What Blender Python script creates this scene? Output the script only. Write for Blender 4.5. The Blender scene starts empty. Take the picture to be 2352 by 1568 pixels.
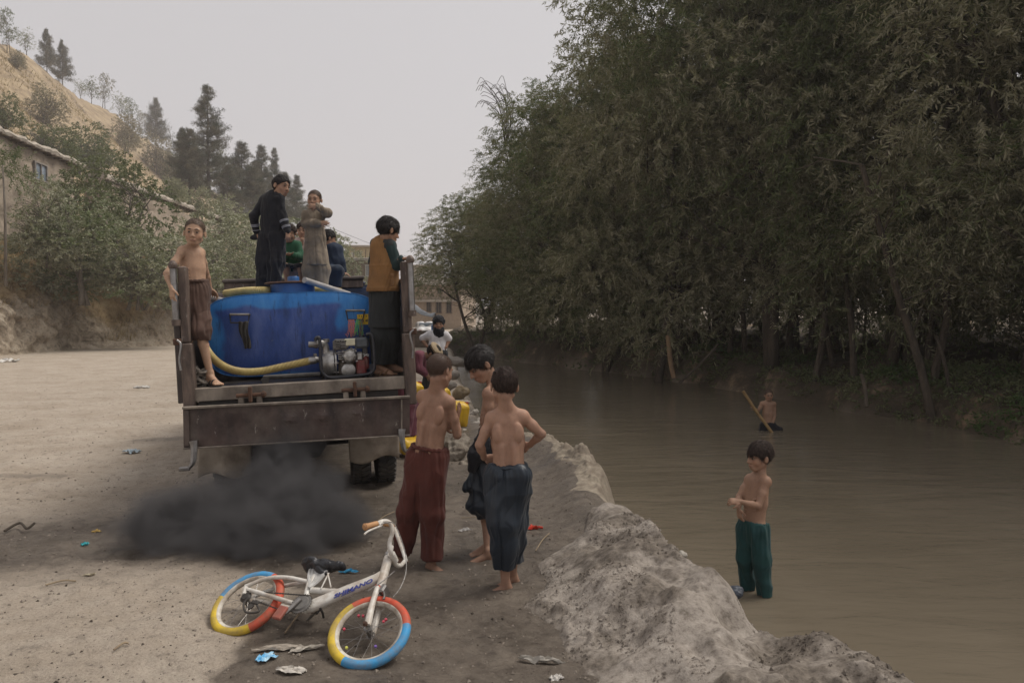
import bpy, math, random
import numpy as np
from mathutils import Vector, Matrix

# ------------------------------------------------------------------ camera, sky, sun, exposure
SC = bpy.context.scene
COL = SC.collection
CAM_H, FOC, CX, CY, HOR = 1.65, 1693.0, 1176.0, 784.0, 729.0
PITCH = math.atan((CY - HOR) / FOC)
cam_data = bpy.data.cameras.new('camera')
cam_data.sensor_width = 36.0
cam_data.lens = FOC / 2352.0 * 36.0
cam_data.clip_start = 0.1
cam_data.clip_end = 3000
cam = bpy.data.objects.new('camera', cam_data)
COL.objects.link(cam)
cam.location = (0, 0, CAM_H)
cam.rotation_euler = (math.pi / 2 - PITCH, 0, 0)
SC.camera = cam

SUN_EL, SUN_AZ = math.radians(58), math.radians(70)      # azimuth clockwise from +Y (north)
world = bpy.data.worlds.new("World")
SC.world = world
world.use_nodes = True
wn = world.node_tree
wn.nodes.clear()
wo = wn.nodes.new('ShaderNodeOutputWorld')
wb = wn.nodes.new('ShaderNodeBackground')
sky = wn.nodes.new('ShaderNodeTexSky')
sky.sky_type = 'NISHITA'
sky.sun_disc = False
sky.sun_elevation = SUN_EL
sky.sun_rotation = SUN_AZ
sky.air_density = 1.0
sky.dust_density = 6.0
sky.ozone_density = 1.5
hsv = wn.nodes.new('ShaderNodeHueSaturation')
hsv.inputs['Saturation'].default_value = 0.22
mixc = wn.nodes.new('ShaderNodeMixRGB')                   # overcast dust veil: evens the clear-sky gradient out
mixc.blend_type = 'MIX'
mixc.inputs['Fac'].default_value = 0.68
mixc.inputs['Color2'].default_value = (7.0, 6.75, 6.85, 1)
wn.links.new(sky.outputs[0], hsv.inputs['Color'])
wn.links.new(hsv.outputs[0], mixc.inputs['Color1'])
wn.links.new(mixc.outputs[0], wb.inputs['Color'])
wb.inputs['Strength'].default_value = 0.096
wn.links.new(wb.outputs[0], wo.inputs['Surface'])

sl = bpy.data.lights.new('sun', 'SUN')
sl.energy = 2.5
sl.angle = math.radians(28)
sl.color = (1.0, 0.94, 0.86)
so = bpy.data.objects.new('sun', sl)
COL.objects.link(so)
sd = Vector((math.sin(SUN_AZ) * math.cos(SUN_EL), math.cos(SUN_AZ) * math.cos(SUN_EL), math.sin(SUN_EL)))
so.rotation_euler = sd.to_track_quat('Z', 'Y').to_euler()
SC.view_settings.view_transform = 'Standard'
SC.view_settings.look = 'None'
SC.view_settings.exposure = 0.12
SC.view_settings.gamma = 1
SC.view_settings.use_curve_mapping = False
SC.render.film_transparent = False
SC.cycles.max_bounces = 6
SC.cycles.diffuse_bounces = 3
SC.cycles.glossy_bounces = 3
SC.cycles.transmission_bounces = 4
SC.cycles.volume_bounces = 1
SC.cycles.transparent_max_bounces = 8
SC.cycles.use_denoising = True

HAZE = 0.0009
# ------------------------------------------------------------------ helpers
CP, SP = math.cos(PITCH), math.sin(PITCH)
def U(qx, qy, D):
    """world point at forward distance D (metres) on the sight line through a picture point"""
    a, b = (qx - CX) / FOC, -(qy - CY) / FOC
    dy, dz = CP + b * SP, -SP + b * CP
    return np.array([a / dy * D, D, CAM_H + dz / dy * D])
def G(qx, qy, z=0.0):
    """world point where that sight line meets the level z"""
    a, b = (qx - CX) / FOC, -(qy - CY) / FOC
    dy, dz = CP + b * SP, -SP + b * CP
    t = (z - CAM_H) / dz
    return np.array([a * t, dy * t, z])

def hsh(i, j, k, s):
    n = (i * 374761393 + j * 668265263 + k * 2147483647 + s * 1274126177) & 0xFFFFFFFF
    n = ((n ^ (n >> 13)) * 1274126177) & 0xFFFFFFFF
    return ((n ^ (n >> 16)) & 0xFFFF) / 32767.5 - 1.0
def vn(x, y, z=None, s=0):
    """value noise in -1..1, vectorised"""
    x = np.asarray(x, float); y = np.asarray(y, float)
    z = np.zeros_like(x) if z is None else np.asarray(z, float) + np.zeros_like(x)
    x = x + s * 17.31; y = y - s * 9.7
    xi, yi, zi = np.floor(x), np.floor(y), np.floor(z)
    fx, fy, fz = x - xi, y - yi, z - zi
    fx = fx * fx * (3 - 2 * fx); fy = fy * fy * (3 - 2 * fy); fz = fz * fz * (3 - 2 * fz)
    xi = xi.astype(np.int64); yi = yi.astype(np.int64); zi = zi.astype(np.int64)
    r = 0
    for a in (0, 1):
        wa = fx if a else 1 - fx
        for b in (0, 1):
            wb_ = fy if b else 1 - fy
            for c in (0, 1):
                r = r + wa * wb_ * (fz if c else 1 - fz) * hsh(xi + a, yi + b, zi + c, s)
    return r
def fbm(x, y, z=None, s=0, o=4, g=0.5):
    r, a, f = 0, 1.0, 1.0
    for i in range(o):
        r = r + a * vn(np.asarray(x) * f, np.asarray(y) * f, None if z is None else np.asarray(z) * f, s + i * 3)
        a *= g; f *= 2.03
    return r
def sst(a, b, x):
    t = np.clip((np.asarray(x, float) - a) / (b - a), 0, 1)
    return t * t * (3 - 2 * t)

def raw_mesh(name, V, F, col=None, smooth=True, uv=None):
    """mesh from numpy arrays; F is a list of (n,k) index arrays, k may differ"""
    V = np.asarray(V, np.float32)
    Fs = [np.asarray(f, np.int32) for f in (F if isinstance(F, list) else [F]) if len(f)]
    me = bpy.data.meshes.new(name)
    me.vertices.add(len(V))
    me.vertices.foreach_set('co', V.ravel())
    nl = sum(f.size for f in Fs); nf = sum(len(f) for f in Fs)
    me.loops.add(nl); me.polygons.add(nf)
    me.loops.foreach_set('vertex_index', np.concatenate([f.ravel() for f in Fs]))
    tot = np.concatenate([np.full(len(f), f.shape[1], np.int32) for f in Fs])
    st = np.concatenate([[0], np.cumsum(tot)[:-1]]).astype(np.int32)
    me.polygons.foreach_set('loop_start', st)
    me.polygons.foreach_set('loop_total', tot)
    me.polygons.foreach_set('use_smooth', np.full(nf, bool(smooth)))
    if col is not None:
        ca = me.color_attributes.new('Col', 'FLOAT_COLOR', 'POINT')
        c = np.ones((len(V), 4), np.float32); c[:, :col.shape[1]] = col
        ca.data.foreach_set('color', c.ravel())
    me.update(calc_edges=True)
    me.validate()
    return me
def link(name, me, mat=None, parent=None, loc=None):
    o = bpy.data.objects.new(name, me)
    COL.objects.link(o)
    if me is not None and mat is not None and len(me.materials) == 0:
        me.materials.append(mat)
    if parent is not None:
        o.parent = parent
    if loc is not None:
        o.location = loc
    return o
def tag(o, label=None, cat=None, group=None, kind=None):
    if label: o['label'] = label
    if cat: o['category'] = cat
    if group: o['group'] = group
    if kind: o['kind'] = kind
    return o
def thing(name, label, cat, loc=(0, 0, 0), rz=0, group=None):
    o = link(name, None)
    o.location = loc
    o.rotation_euler = (0, 0, rz)
    return tag(o, label, cat, group)

class MB:
    """collects simple solids into one mesh"""
    def __init__(s): s.V = []; s.F = {}; s.n = 0
    def add(s, V, F):
        V = np.asarray(V, float).reshape(-1, 3)
        for f in (F if isinstance(F, list) else [F]):
            f = np.asarray(f, int)
            if len(f): s.F.setdefault(f.shape[1], []).append(f + s.n)
        s.V.append(V); s.n += len(V)
        return s
    def box(s, c, d, R=None, bev=0.0):
        """box centre c, full size d, optional 3x3 rotation, optional chamfer"""
        d = np.asarray(d, float) / 2
        b = min(bev, d.min() * 0.98)
        if b <= 0:
            V = np.array([[x, y, z] for x in (-1, 1) for y in (-1, 1) for z in (-1, 1)]) * d
            F = [[0, 1, 3, 2], [4, 6, 7, 5], [0, 4, 5, 1], [2, 3, 7, 6], [0, 2, 6, 4], [1, 5, 7, 3]]
            FF = [np.array(F)]
        else:
            V = []; idx = {}
            for sx in (-1, 1):
                for sy in (-1, 1):
                    for sz in (-1, 1):
                        for ax in range(3):
                            p = np.array([sx, sy, sz]) * (d - b)
                            p[ax] = (sx, sy, sz)[ax] * d[ax]
                            idx[(sx, sy, sz, ax)] = len(V); V.append(p)
            Q = []; T = []
            for ax in range(3):
                o1, o2 = (ax + 1) % 3, (ax + 2) % 3
                for sg in (-1, 1):
                    r = []
                    for a_, b_ in ((-1, -1), (1, -1), (1, 1), (-1, 1)):
                        k = [0, 0, 0]; k[ax] = sg; k[o1] = a_; k[o2] = b_
                        r.append(idx[(k[0], k[1], k[2], ax)])
                    Q.append(r if sg > 0 else r[::-1])
                for a_ in (-1, 1):
                    for b_ in (-1, 1):
                        r = []
                        for sg, w in ((-1, o1), (1, o1), (1, o2), (-1, o2)):
                            k = [0, 0, 0]; k[ax] = sg; k[o1] = a_; k[o2] = b_
                            r.append(idx[(k[0], k[1], k[2], w)])
                        Q.append(r if a_ * b_ > 0 else r[::-1])
            for sx in (-1, 1):
                for sy in (-1, 1):
                    for sz in (-1, 1):
                        r = [idx[(sx, sy, sz, a_)] for a_ in range(3)]
                        T.append(r if sx * sy * sz > 0 else r[::-1])
            V = np.array(V); FF = [np.array(Q), np.array(T)]
        if R is not None: V = V @ np.asarray(R).T
        return s.add(V + np.asarray(c, float), FF)
    def tube(s, P, r, n=8, cap=True, closed=False):
        """tube along points P with radius r (scalar or list)"""
        P = np.asarray(P, float); m = len(P)
        r = np.full(m, r, float) if np.isscalar(r) else np.asarray(r, float)
        T = np.gradient(P, axis=0) if not closed else np.roll(P, -1, 0) - np.roll(P, 1, 0)
        T /= np.linalg.norm(T, axis=1)[:, None] + 1e-12
        up = np.array([0, 0, 1.0]) if abs(T[0][2]) < 0.9 else np.array([1.0, 0, 0])
        u = np.cross(T[0], up); u /= np.linalg.norm(u)
        V = []
        a = np.arange(n) * 2 * np.pi / n
        for i in range(m):
            u = u - T[i] * np.dot(u, T[i]); u /= np.linalg.norm(u) + 1e-12
            w = np.cross(T[i], u)
            V.append(P[i] + r[i] * (np.cos(a)[:, None] * u + np.sin(a)[:, None] * w))
        V = np.concatenate(V)
        F = []
        rng = range(m) if closed else range(m - 1)
        for i in rng:
            j = (i + 1) % m
            k = np.arange(n); k2 = (k + 1) % n
            F.append(np.stack([i * n + k, i * n + k2, j * n + k2, j * n + k], 1))
        F = [np.concatenate(F)]
        if cap and not closed:
            F.append(np.array([list(range(n))[::-1]])); F.append(np.array([[(m - 1) * n + k for k in range(n)]]))
        return s.add(V, F)
    def prism(s, outline, axis_vec, base=(0, 0, 0)):
        """outline: (n,3) polygon, swept along axis_vec"""
        O = np.asarray(outline, float) + np.asarray(base, float); n = len(O)
        V = np.concatenate([O, O + np.asarray(axis_vec, float)])
        k = np.arange(n); k2 = (k + 1) % n
        return s.add(V, [np.stack([k, k2, k2 + n, k + n], 1), np.array([k[::-1]]), np.array([k + n])])
    def lathe(s, prof, n=24, M=None, c=(0, 0, 0)):
        """profile [(r,z)..] spun round Z"""
        prof = np.asarray(prof, float); m = len(prof)
        a = np.arange(n) * 2 * np.pi / n
        V = np.concatenate([np.stack([r * np.cos(a), r * np.sin(a), np.full(n, z)], 1) for r, z in prof])
        F = []
        k = np.arange(n); k2 = (k + 1) % n
        for i in range(m - 1):
            F.append(np.stack([i * n + k, i * n + k2, (i + 1) * n + k2, (i + 1) * n + k], 1))
        F = [np.concatenate(F), np.array([k[::-1]]), np.array([(m - 1) * n + k])]
        if M is not None: V = V @ np.asarray(M).T
        return s.add(V + np.asarray(c, float), F)
    def build(s, name, mat, parent=None, smooth=False, col=None, M=None, off=None):
        V = np.concatenate(s.V)
        if M is not None: V = V @ np.asarray(M).T
        if off is not None: V = V + np.asarray(off)
        me = raw_mesh(name, V, [np.concatenate(f) for f in s.F.values()], smooth=smooth, col=col)
        if smooth:
            try: me.set_sharp_from_angle(angle=math.radians(40))
            except Exception: pass
        return link(name, me, mat, parent)

def frame_z(d, up=(0, 0, 1)):
    """rotation matrix whose columns are x,y,z with z along d"""
    z = np.asarray(d, float); z = z / np.linalg.norm(z)
    x = np.cross(np.asarray(up, float), z)
    if np.linalg.norm(x) < 1e-6: x = np.cross([1.0, 0, 0], z)
    x /= np.linalg.norm(x)
    return np.stack([x, np.cross(z, x), z], 1)
def spline(P, n=10):
    """Catmull-Rom through P"""
    P = np.asarray(P, float)
    Q = np.concatenate([[2 * P[0] - P[1]], P, [2 * P[-1] - P[-2]]])
    out = []
    for i in range(1, len(Q) - 2):
        t = np.linspace(0, 1, n, endpoint=False)[:, None]
        a, b, c, d = Q[i - 1], Q[i], Q[i + 1], Q[i + 2]
        out.append(0.5 * (2 * b + (c - a) * t + (2 * a - 5 * b + 4 * c - d) * t ** 2 + (3 * b - a - 3 * c + d) * t ** 3))
    out.append(P[-1][None])
    return np.concatenate(out)

# ---- materials
def mat_new(name):
    m = bpy.data.materials.new(name); m.use_nodes = True
    nt = m.node_tree
    return m, nt, nt.nodes['Principled BSDF']
def N(nt, t, **kw):
    n = nt.nodes.new(t)
    for k, v in kw.items():
        if k in n.inputs.keys(): n.inputs[k].default_value = v
        else: setattr(n, k, v)
    return n
def ramp(nt, src, pts, interp='LINEAR'):
    r = nt.nodes.new('ShaderNodeValToRGB')
    cr = r.color_ramp; cr.interpolation = interp
    while len(cr.elements) > 2: cr.elements.remove(cr.elements[-1])
    for i, (p, c) in enumerate(pts):
        e = cr.elements[i] if i < 2 else cr.elements.new(p)
        e.position = p
        e.color = (c, c, c, 1) if np.isscalar(c) else (*c, 1)
    nt.links.new(src, r.inputs[0])
    return r
def noise(nt, scale, detail=4, rough=0.55, coord='Object', stretch=None, dist=0.0):
    tc = nt.nodes.new('ShaderNodeTexCoord')
    n = N(nt, 'ShaderNodeTexNoise', Scale=scale, Detail=detail, Roughness=rough, Distortion=dist)
    if stretch:
        mp = nt.nodes.new('ShaderNodeMapping'); mp.inputs['Scale'].default_value = stretch
        nt.links.new(tc.outputs[coord], mp.inputs[0]); nt.links.new(mp.outputs[0], n.inputs['Vector'])
    else:
        nt.links.new(tc.outputs[coord], n.inputs['Vector'])
    return n
def mixc_(nt, f, a, b, mode='MIX'):
    m = nt.nodes.new('ShaderNodeMixRGB'); m.blend_type = mode
    for s, v in ((0, f), (1, a), (2, b)):
        if hasattr(v, 'is_linked') or hasattr(v, 'links'): nt.links.new(v, m.inputs[s])
        else: m.inputs[s].default_value = v if s == 0 else (*v, 1)
    return m.outputs[0]
def bump(nt, bs, src, strength=0.3, dist=0.01):
    b = N(nt, 'ShaderNodeBump', Strength=strength, Distance=dist)
    nt.links.new(src, b.inputs['Height'])
    nt.links.new(b.outputs[0], bs.inputs['Normal'])
    return b
_MC = {}
def simple(name, c1, c2=None, rough=0.7, scale=8, metal=0.0, bmp=0.15, bd=0.004, dirt=None, dirt_amt=0.5, dscale=3, stretch=None, spec=0.4, wear=None, wear_t=0.62):
    """base colour pair broken by noise, with optional dirt and worn patches"""
    if name in _MC: return _MC[name]
    m, nt, bs = mat_new(name)
    c2 = c2 or tuple(x * 0.72 for x in c1)
    n = noise(nt, scale, 5, 0.6, stretch=stretch)
    out = ramp(nt, n.outputs[0], [(0.35, c1), (0.65, c2)]).outputs[0]
    if wear is not None:
        w = noise(nt, scale * 2.7, 6, 0.7, stretch=stretch)
        f = ramp(nt, w.outputs[0], [(wear_t, 0.0), (wear_t + 0.05, 1.0)]).outputs[0]
        out = mixc_(nt, f, out, wear)
    if dirt is not None:
        d = noise(nt, dscale, 6, 0.65)
        f = ramp(nt, d.outputs[0], [(0.42, 0.0), (0.7, dirt_amt)]).outputs[0]
        out = mixc_(nt, f, out, dirt)
    nt.links.new(out, bs.inputs['Base Color'])
    bs.inputs['Roughness'].default_value = rough
    bs.inputs['Metallic'].default_value = metal
    bs.inputs['Specular IOR Level'].default_value = spec
    if bmp: bump(nt, bs, n.outputs[0], bmp, bd)
    _MC[name] = m
    return m

# ---- signed-distance modelling: smooth unions on a grid, turned into one skin
class Vox:
    def __init__(s, lo, hi, h):
        s.h = h; s.lo = np.asarray(lo, float)
        s.n = np.ceil((np.asarray(hi, float) - s.lo) / h).astype(int) + 1
        s.d = np.full(s.n, 9.0, np.float32)
    def block(s, lo, hi):
        i0 = np.clip(np.floor((np.asarray(lo) - s.lo) / s.h).astype(int), 0, s.n - 1)
        i1 = np.clip(np.ceil((np.asarray(hi) - s.lo) / s.h).astype(int) + 1, 1, s.n)
        g = np.stack(np.meshgrid(*[s.lo[a] + s.h * np.arange(i0[a], max(i1[a], i0[a])) for a in range(3)], indexing='ij'), -1)
        return tuple(slice(i0[a], max(i1[a], i0[a])) for a in range(3)), g
    def comb(s, sl, d, k, op):
        D = s.d[sl]
        if D.size == 0: return
        if op < 0:          # smooth subtract
            d = -d
            h = np.clip(0.5 - 0.5 * (D - d) / k, 0, 1)
            s.d[sl] = D * (1 - h) + d * h + k * h * (1 - h)
        else:
            h = np.clip(0.5 + 0.5 * (D - d) / k, 0, 1)
            s.d[sl] = D * (1 - h) + d * h - k * h * (1 - h)
    def cone(s, a, b, ra, rb, k=0.01, flat=None, op=1):
        """round cone a-b; flat=(axis, factor>1) squeezes it along axis"""
        a = np.asarray(a, float); b = np.asarray(b, float)
        m = max(ra, rb) + k * 1.5 + s.h * 2
        sl, g = s.block(np.minimum(a, b) - m, np.maximum(a, b) + m)
        if g.size == 0: return s
        ba = b - a; L = max(np.dot(ba, ba), 1e-9)
        p = g - a
        t = np.clip(p @ ba / L, 0, 1)
        v = p - t[..., None] * ba
        if flat is not None:
            ax = np.asarray(flat[0], float); ax = ax / np.linalg.norm(ax)
            v = v + ((flat[1] - 1) * (v @ ax))[..., None] * ax
        d = np.sqrt((v * v).sum(-1)) - (ra + (rb - ra) * t)
        s.comb(sl, d.astype(np.float32), k, op)
        return s
    def ell(s, c, r, R=None, k=0.01, op=1):
        c = np.asarray(c, float); r = np.asarray(r, float)
        m = r.max() + k * 1.5 + s.h * 2
        sl, g = s.block(c - m, c + m)
        if g.size == 0: return s
        p = g - c
        if R is not None: p = p @ np.asarray(R)
        k0 = np.sqrt(((p / r) ** 2).sum(-1)); k1 = np.sqrt(((p / (r * r)) ** 2).sum(-1)) + 1e-9
        s.comb(sl, (k0 * (k0 - 1) / k1).astype(np.float32), k, op)
        return s
    def mesh(s):
        d = s.d.copy()
        d[0] = d[-1] = 1; d[:, 0] = d[:, -1] = 1; d[:, :, 0] = d[:, :, -1] = 1
        ins = d < 0
        nx, ny, nz = d.shape
        cnt = sum(ins[a:nx - 1 + a, b:ny - 1 + b, c:nz - 1 + c].astype(np.int8) for a in (0, 1) for b in (0, 1) for c in (0, 1))
        act = (cnt > 0) & (cnt < 8)
        ii = np.argwhere(act)
        idx = np.full(act.shape, -1, np.int32); idx[act] = np.arange(len(ii))
        S = np.zeros((len(ii), 3)); C = np.zeros(len(ii))
        cor = [(a, b, c) for a in (0, 1) for b in (0, 1) for c in (0, 1)]
        vals = {q: d[ii[:, 0] + q[0], ii[:, 1] + q[1], ii[:, 2] + q[2]] for q in cor}
        for q in cor:
            for ax in range(3):
                if q[ax] == 0:
                    q2 = list(q); q2[ax] = 1; q2 = tuple(q2)
                    va, vb = vals[q], vals[q2]
                    m = (va < 0) != (vb < 0)
                    t = np.where(m, va / (va - vb + 1e-12), 0)
                    P = np.tile(np.array(q, float), (len(ii), 1)); P[:, ax] += t
                    S += P * m[:, None]; C += m
        V = s.lo + s.h * (ii + S / np.maximum(C, 1)[:, None])
        F = []
        for ax in range(3):
            o1, o2 = (ax + 1) % 3, (ax + 2) % 3
            A = np.take(ins, range(0, ins.shape[ax] - 1), ax); B = np.take(ins, range(1, ins.shape[ax]), ax)
            e = np.argwhere(A != B)
            e = e[(e[:, o1] > 0) & (e[:, o2] > 0)]
            if len(e) == 0: continue
            a_in = ins[e[:, 0], e[:, 1], e[:, 2]]
            def at(d1, d2):
                f = e.copy(); f[:, o1] -= d1; f[:, o2] -= d2
                return idx[f[:, 0], f[:, 1], f[:, 2]]
            q = np.stack([at(1, 1), at(0, 1), at(0, 0), at(1, 0)], 1)
            q[~a_in] = q[~a_in][:, ::-1]
            F.append(q)
        return V, np.concatenate(F)
def relax(V, F, it=2, lam=0.5):
    n = len(V)
    E = np.concatenate([F[:, [0, 1]], F[:, [1, 2]], F[:, [2, 3]], F[:, [3, 0]]])
    a = np.concatenate([E[:, 0], E[:, 1]]); b = np.concatenate([E[:, 1], E[:, 0]])
    c = np.bincount(a, minlength=n)
    for _ in range(it):
        m = np.stack([np.bincount(a, V[b, k], n) for k in range(3)], 1) / np.maximum(c, 1)[:, None]
        V = V + lam * (m - V)
    return V
def normals(V, F):
    n = np.cross(V[F[:, 2]] - V[F[:, 0]], V[F[:, 3]] - V[F[:, 1]])
    r = np.stack([np.bincount(F.ravel(), np.repeat(n[:, k], 4), len(V)) for k in range(3)], 1)
    return r / (np.linalg.norm(r, axis=1)[:, None] + 1e-12)
# ------------------------------------------------------------------ ground, river
WATER = -0.45
# lip of the near river bank (world x for each forward distance y)
_lip = np.array([(-6, 3.4), (0, 2.4), (2.0, 1.9), (3.03, 1.56), (3.5, 1.29), (3.95, 1.2), (4.54, 1.03), (5.58, .99), (6.55, .92), (7.27, .96), (8.2, .84), (9.0, .71),
                 (9.9, .43), (11.0, -.15), (12.1, -.5), (16.3, -1.0), (23, -1.7), (39.6, -3.2), (47, -4.5), (400, -6)])
def lip(y): return np.interp(y, _lip[:, 0], _lip[:, 1])
# foot of the far bank
_far = np.array([(-6, 12.5), (4, 11.0), (12.4, 8.6), (18, 7.3), (25, 5.5), (30, 3.0), (35, 0.35), (40, -2.0), (46, -5), (400, -5.5)])
def farb(y): return np.interp(y, _far[:, 0], _far[:, 1])
def off_(x, y): return -(x + 0.104 * y)
def bank_base(y):
    return np.interp(y, [0, 30, 39, 40.5, 43, 60, 90, 400], [21, 19.2, 18.5, 17.0, 15.2, 15.0, 13.5, 13.5])
def ground_z(x, y, detail=True):
    x = np.asarray(x, float); y = np.asarray(y, float)
    s = lip(y) - x + 0.07 * vn(x * 2.1, y * 2.1, s=5) * (y < 20)            # >0 on land
    z = 0.02 * fbm(x * .6, y * .6, s=2, o=3)
    # near lip: a rounded rim of trodden mud, higher by the sand rock
    near = sst(11.5, 8.5, y)
    rim = 0.13 * np.exp(-((s - 0.28) / 0.25) ** 2) * near * sst(4.5, 6.5, y)
    z = z + rim
    z = z - 0.05 * np.exp(-((s - 0.95) / 0.4) ** 2) * sst(6, 7.5, y) * near
    drop = sst(0.12, -0.5, s)
    bed = -1.25 + 0.1 * vn(x * .5, y * .5, s=8)
    z = z * (1 - drop) + bed * drop
    # ruts and tyre tracks on the wet patch and fine relief
    if detail:
        nr = sst(30, 8, y)
        z = z + nr * (1 - drop) * (0.016 * fbm(x * 2.2, y * 3.6, s=11, o=4) + 0.007 * fbm(x * 11, y * 17, s=12, o=3))
        z = z + nr * (1 - drop) * 0.010 * np.maximum(0, vn(x * 6 + y * 2, y * 9, s=14)) ** 2
    # far side of the river
    q = x - farb(y)
    fb = sst(-0.9, 0.5, q + 0.35 * vn(x * .9, y * .9, s=21))
    fz = 0.25 + 0.5 * sst(0, 2.0, q) + 0.35 * fbm(x * .5, y * .5, s=22, o=3) + 0.02 * np.maximum(q, 0)
    z = np.where(q > -1.5, z * (1 - fb) + fz * fb, z)
    z = np.maximum(z, (.25 + .1 * vn(x, y, s=9)) * sst(46, 49, y) - 1.3 * (1 - sst(46, 49, y)))
    # left earth bank, terrace and hillside
    o = off_(x, y); b0 = bank_base(y) + 0.45 * fbm(y * .35, 0 * x, s=31, o=3) * sst(60, 45, y)
    e = o - b0
    farw = np.clip((y - 46) * .12, 0, 5)                                    # softer, lower banks further off
    cut = np.exp(-((y - 41.3) / 1.6) ** 2)                                  # the dirt track that climbs between the banks
    cliff = (2.2 + 0.5 * vn(y * .2, 3.3, s=33)) * sst(0, 0.9 + 2.8 * cut + farw, e) * (1 - 0.1 * cut)
    slope = np.clip(e - 0.9, 0, 3.0) * 1.15 * (1 - .35 * cut)
    lowf = sst(110, 70, y) * .7 + .3
    bz = (cliff + slope) * lowf
    rug = 0.16 * fbm(x * 1.3, y * 1.3, bz * 1.2, s=34, o=4) * sst(0.1, 0.5, e) * (e < 2.2) * sst(60, 45, y)
    hs = np.clip(o - 29, 0, None)
    crest = 50 * np.interp(y, [0, 60, 150, 200, 260, 330, 400], [1.05, 1.0, 1.0, .93, .7, .3, .1])
    hill = np.where(hs < 60, hs * 0.98, 60 * .98)
    hill = np.where(hill > crest, crest - 0.02 * (hill - crest), hill)
    hill = hill + sst(0, 10, hs) * (1.3 * fbm(x * .06, y * .06, s=41, o=4) + 0.25 * fbm(x * .5, y * .5, s=42, o=3))
    z = np.where(e > 0, z + bz + rug + hill, z)
    # rising ground beyond the street
    z = z + sst(120, 300, y) * 6 * sst(-60, 0, x)
    return z
nu, nv = 620, 520
uu = np.concatenate([np.linspace(-3.2, -.85, 70, endpoint=False), np.linspace(-.85, .75, 470, endpoint=False), np.linspace(.75, 3.2, 80)])
yy = np.concatenate([np.linspace(-6, 2.3, 20, endpoint=False), np.geomspace(2.3, 450, nv - 20)])
nu = len(uu)
gy = np.repeat(yy[:, None], nu, 1)
gx = uu[None, :] * np.maximum(gy, 3.0)
gz = ground_z(gx, gy)
V = np.stack([gx, gy, gz], -1).reshape(-1, 3)
i = np.arange(nu - 1)[None, :] + nu * np.arange(len(yy) - 1)[:, None]
F = np.stack([i, i + 1, i + 1 + nu, i + nu], -1).reshape(-1, 4)
X, Y = V[:, 0], V[:, 1]
# colour masks: R wet mud, G dry grass, B pale dust, A soil of the banks
s_ = lip(Y) - X
left = X + 0.25 * Y                              # wet belt under and behind the truck runs towards the lower left
n1 = fbm(X * .8, Y * 1.1, s=51, o=5)
belt = sst(-4.3, -2.3, X - 0.10 * (Y - 5) + 0.55 * n1) * sst(0.05, .4, s_ + 1)
wet = belt * sst(15, 10.5, Y + n1)
tr = np.exp(-((Y - (5.55 + 0.30 * (X + 2.5))) / 0.75) ** 2) * sst(-6.6, -3.2, X + .5 * n1)      # dark runnel going left
nearb = 4.75 - 3.2 * sst(-1.9, -.45, X + .30 * n1)                          # dry soil lies in front, but not at the right
wet = np.maximum(wet * sst(-.45, .45, Y + 0.35 * n1 - nearb), .92 * tr)
p2 = np.exp(-((Y - 10.8 - .15 * X) / .45) ** 2) * sst(-8, -4.5, X + n1) * (X < -1.5) * sst(-.2, .5, n1 + .1)
p3 = np.exp(-((Y - 7.6) / .13) ** 2) * sst(-7, -6, X + n1) * (X < -4.6)
wet = np.maximum(wet, np.maximum(.55 * p2, .5 * p3))
wet = np.clip(wet + 0.0, 0, 1)
o_ = off_(X, Y); e_ = o_ - bank_base(Y)
grass = sst(1.0, 1.5, e_ + .35 * vn(X * 1.1, Y * 1.1, s=61))
soil = sst(-0.1, .2, e_) * (1 - grass)
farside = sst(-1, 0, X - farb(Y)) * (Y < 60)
C = np.stack([wet, grass, farside, soil], 1)
me = raw_mesh('ground', V, F, col=C)
m, nt, bs = mat_new('earth')
ca = N(nt, 'ShaderNodeVertexColor', layer_name='Col')
sp = nt.nodes.new('ShaderNodeSeparateColor'); nt.links.new(ca.outputs[0], sp.inputs[0])
nA = noise(nt, 1.1, 10, .72, dist=.4); nB = noise(nt, 9, 9, .78, dist=.3); nC = noise(nt, 70, 4, .75)
dry = ramp(nt, nA.outputs[0], [(.3, (.30, .245, .185)), (.5, (.385, .325, .26)), (.72, (.46, .40, .33))]).outputs[0]
grit = ramp(nt, nC.outputs[0], [(.38, .80), (.5, 1.0), (.68, 1.10)]).outputs[0]
dry = mixc_(nt, 1.0, dry, grit, 'MULTIPLY')
blot = ramp(nt, nB.outputs[0], [(.36, .60), (.46, 1.0), (.6, 1.06)]).outputs[0]
dry = mixc_(nt, .8, dry, blot, 'MULTIPLY')
wetc = ramp(nt, nB.outputs[0], [(.34, (.065, .050, .038)), (.46, (.118, .095, .074)), (.62, (.165, .137, .108))]).outputs[0]
wetc = mixc_(nt, .8, wetc, ramp(nt, nA.outputs[0], [(.38, .72), (.5, 1.0), (.62, 1.25)]).outputs[0], 'MULTIPLY')
wm = N(nt, 'ShaderNodeMath', operation='ADD'); nt.links.new(sp.outputs[0], wm.inputs[0])
wmn = ramp(nt, nA.outputs[0], [(.3, -.0), (.7, .35)]); 
wsub = N(nt, 'ShaderNodeMath', operation='SUBTRACT'); wsub.inputs[1].default_value = .18
nt.links.new(wmn.outputs[0], wsub.inputs[0]); nt.links.new(wsub.outputs[0], wm.inputs[1])
wm2 = N(nt, 'ShaderNodeMath', operation='MULTIPLY_ADD'); nt.links.new(noise(nt, 5, 8, .75, dist=.5).outputs[0], wm2.inputs[0]); wm2.inputs[1].default_value = .7; nt.links.new(wm.outputs[0], wm2.inputs[2])
wf = ramp(nt, wm2.outputs[0], [(.42, 0.0), (.78, .55), (1.25, 1.0)]).outputs[0]
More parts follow.
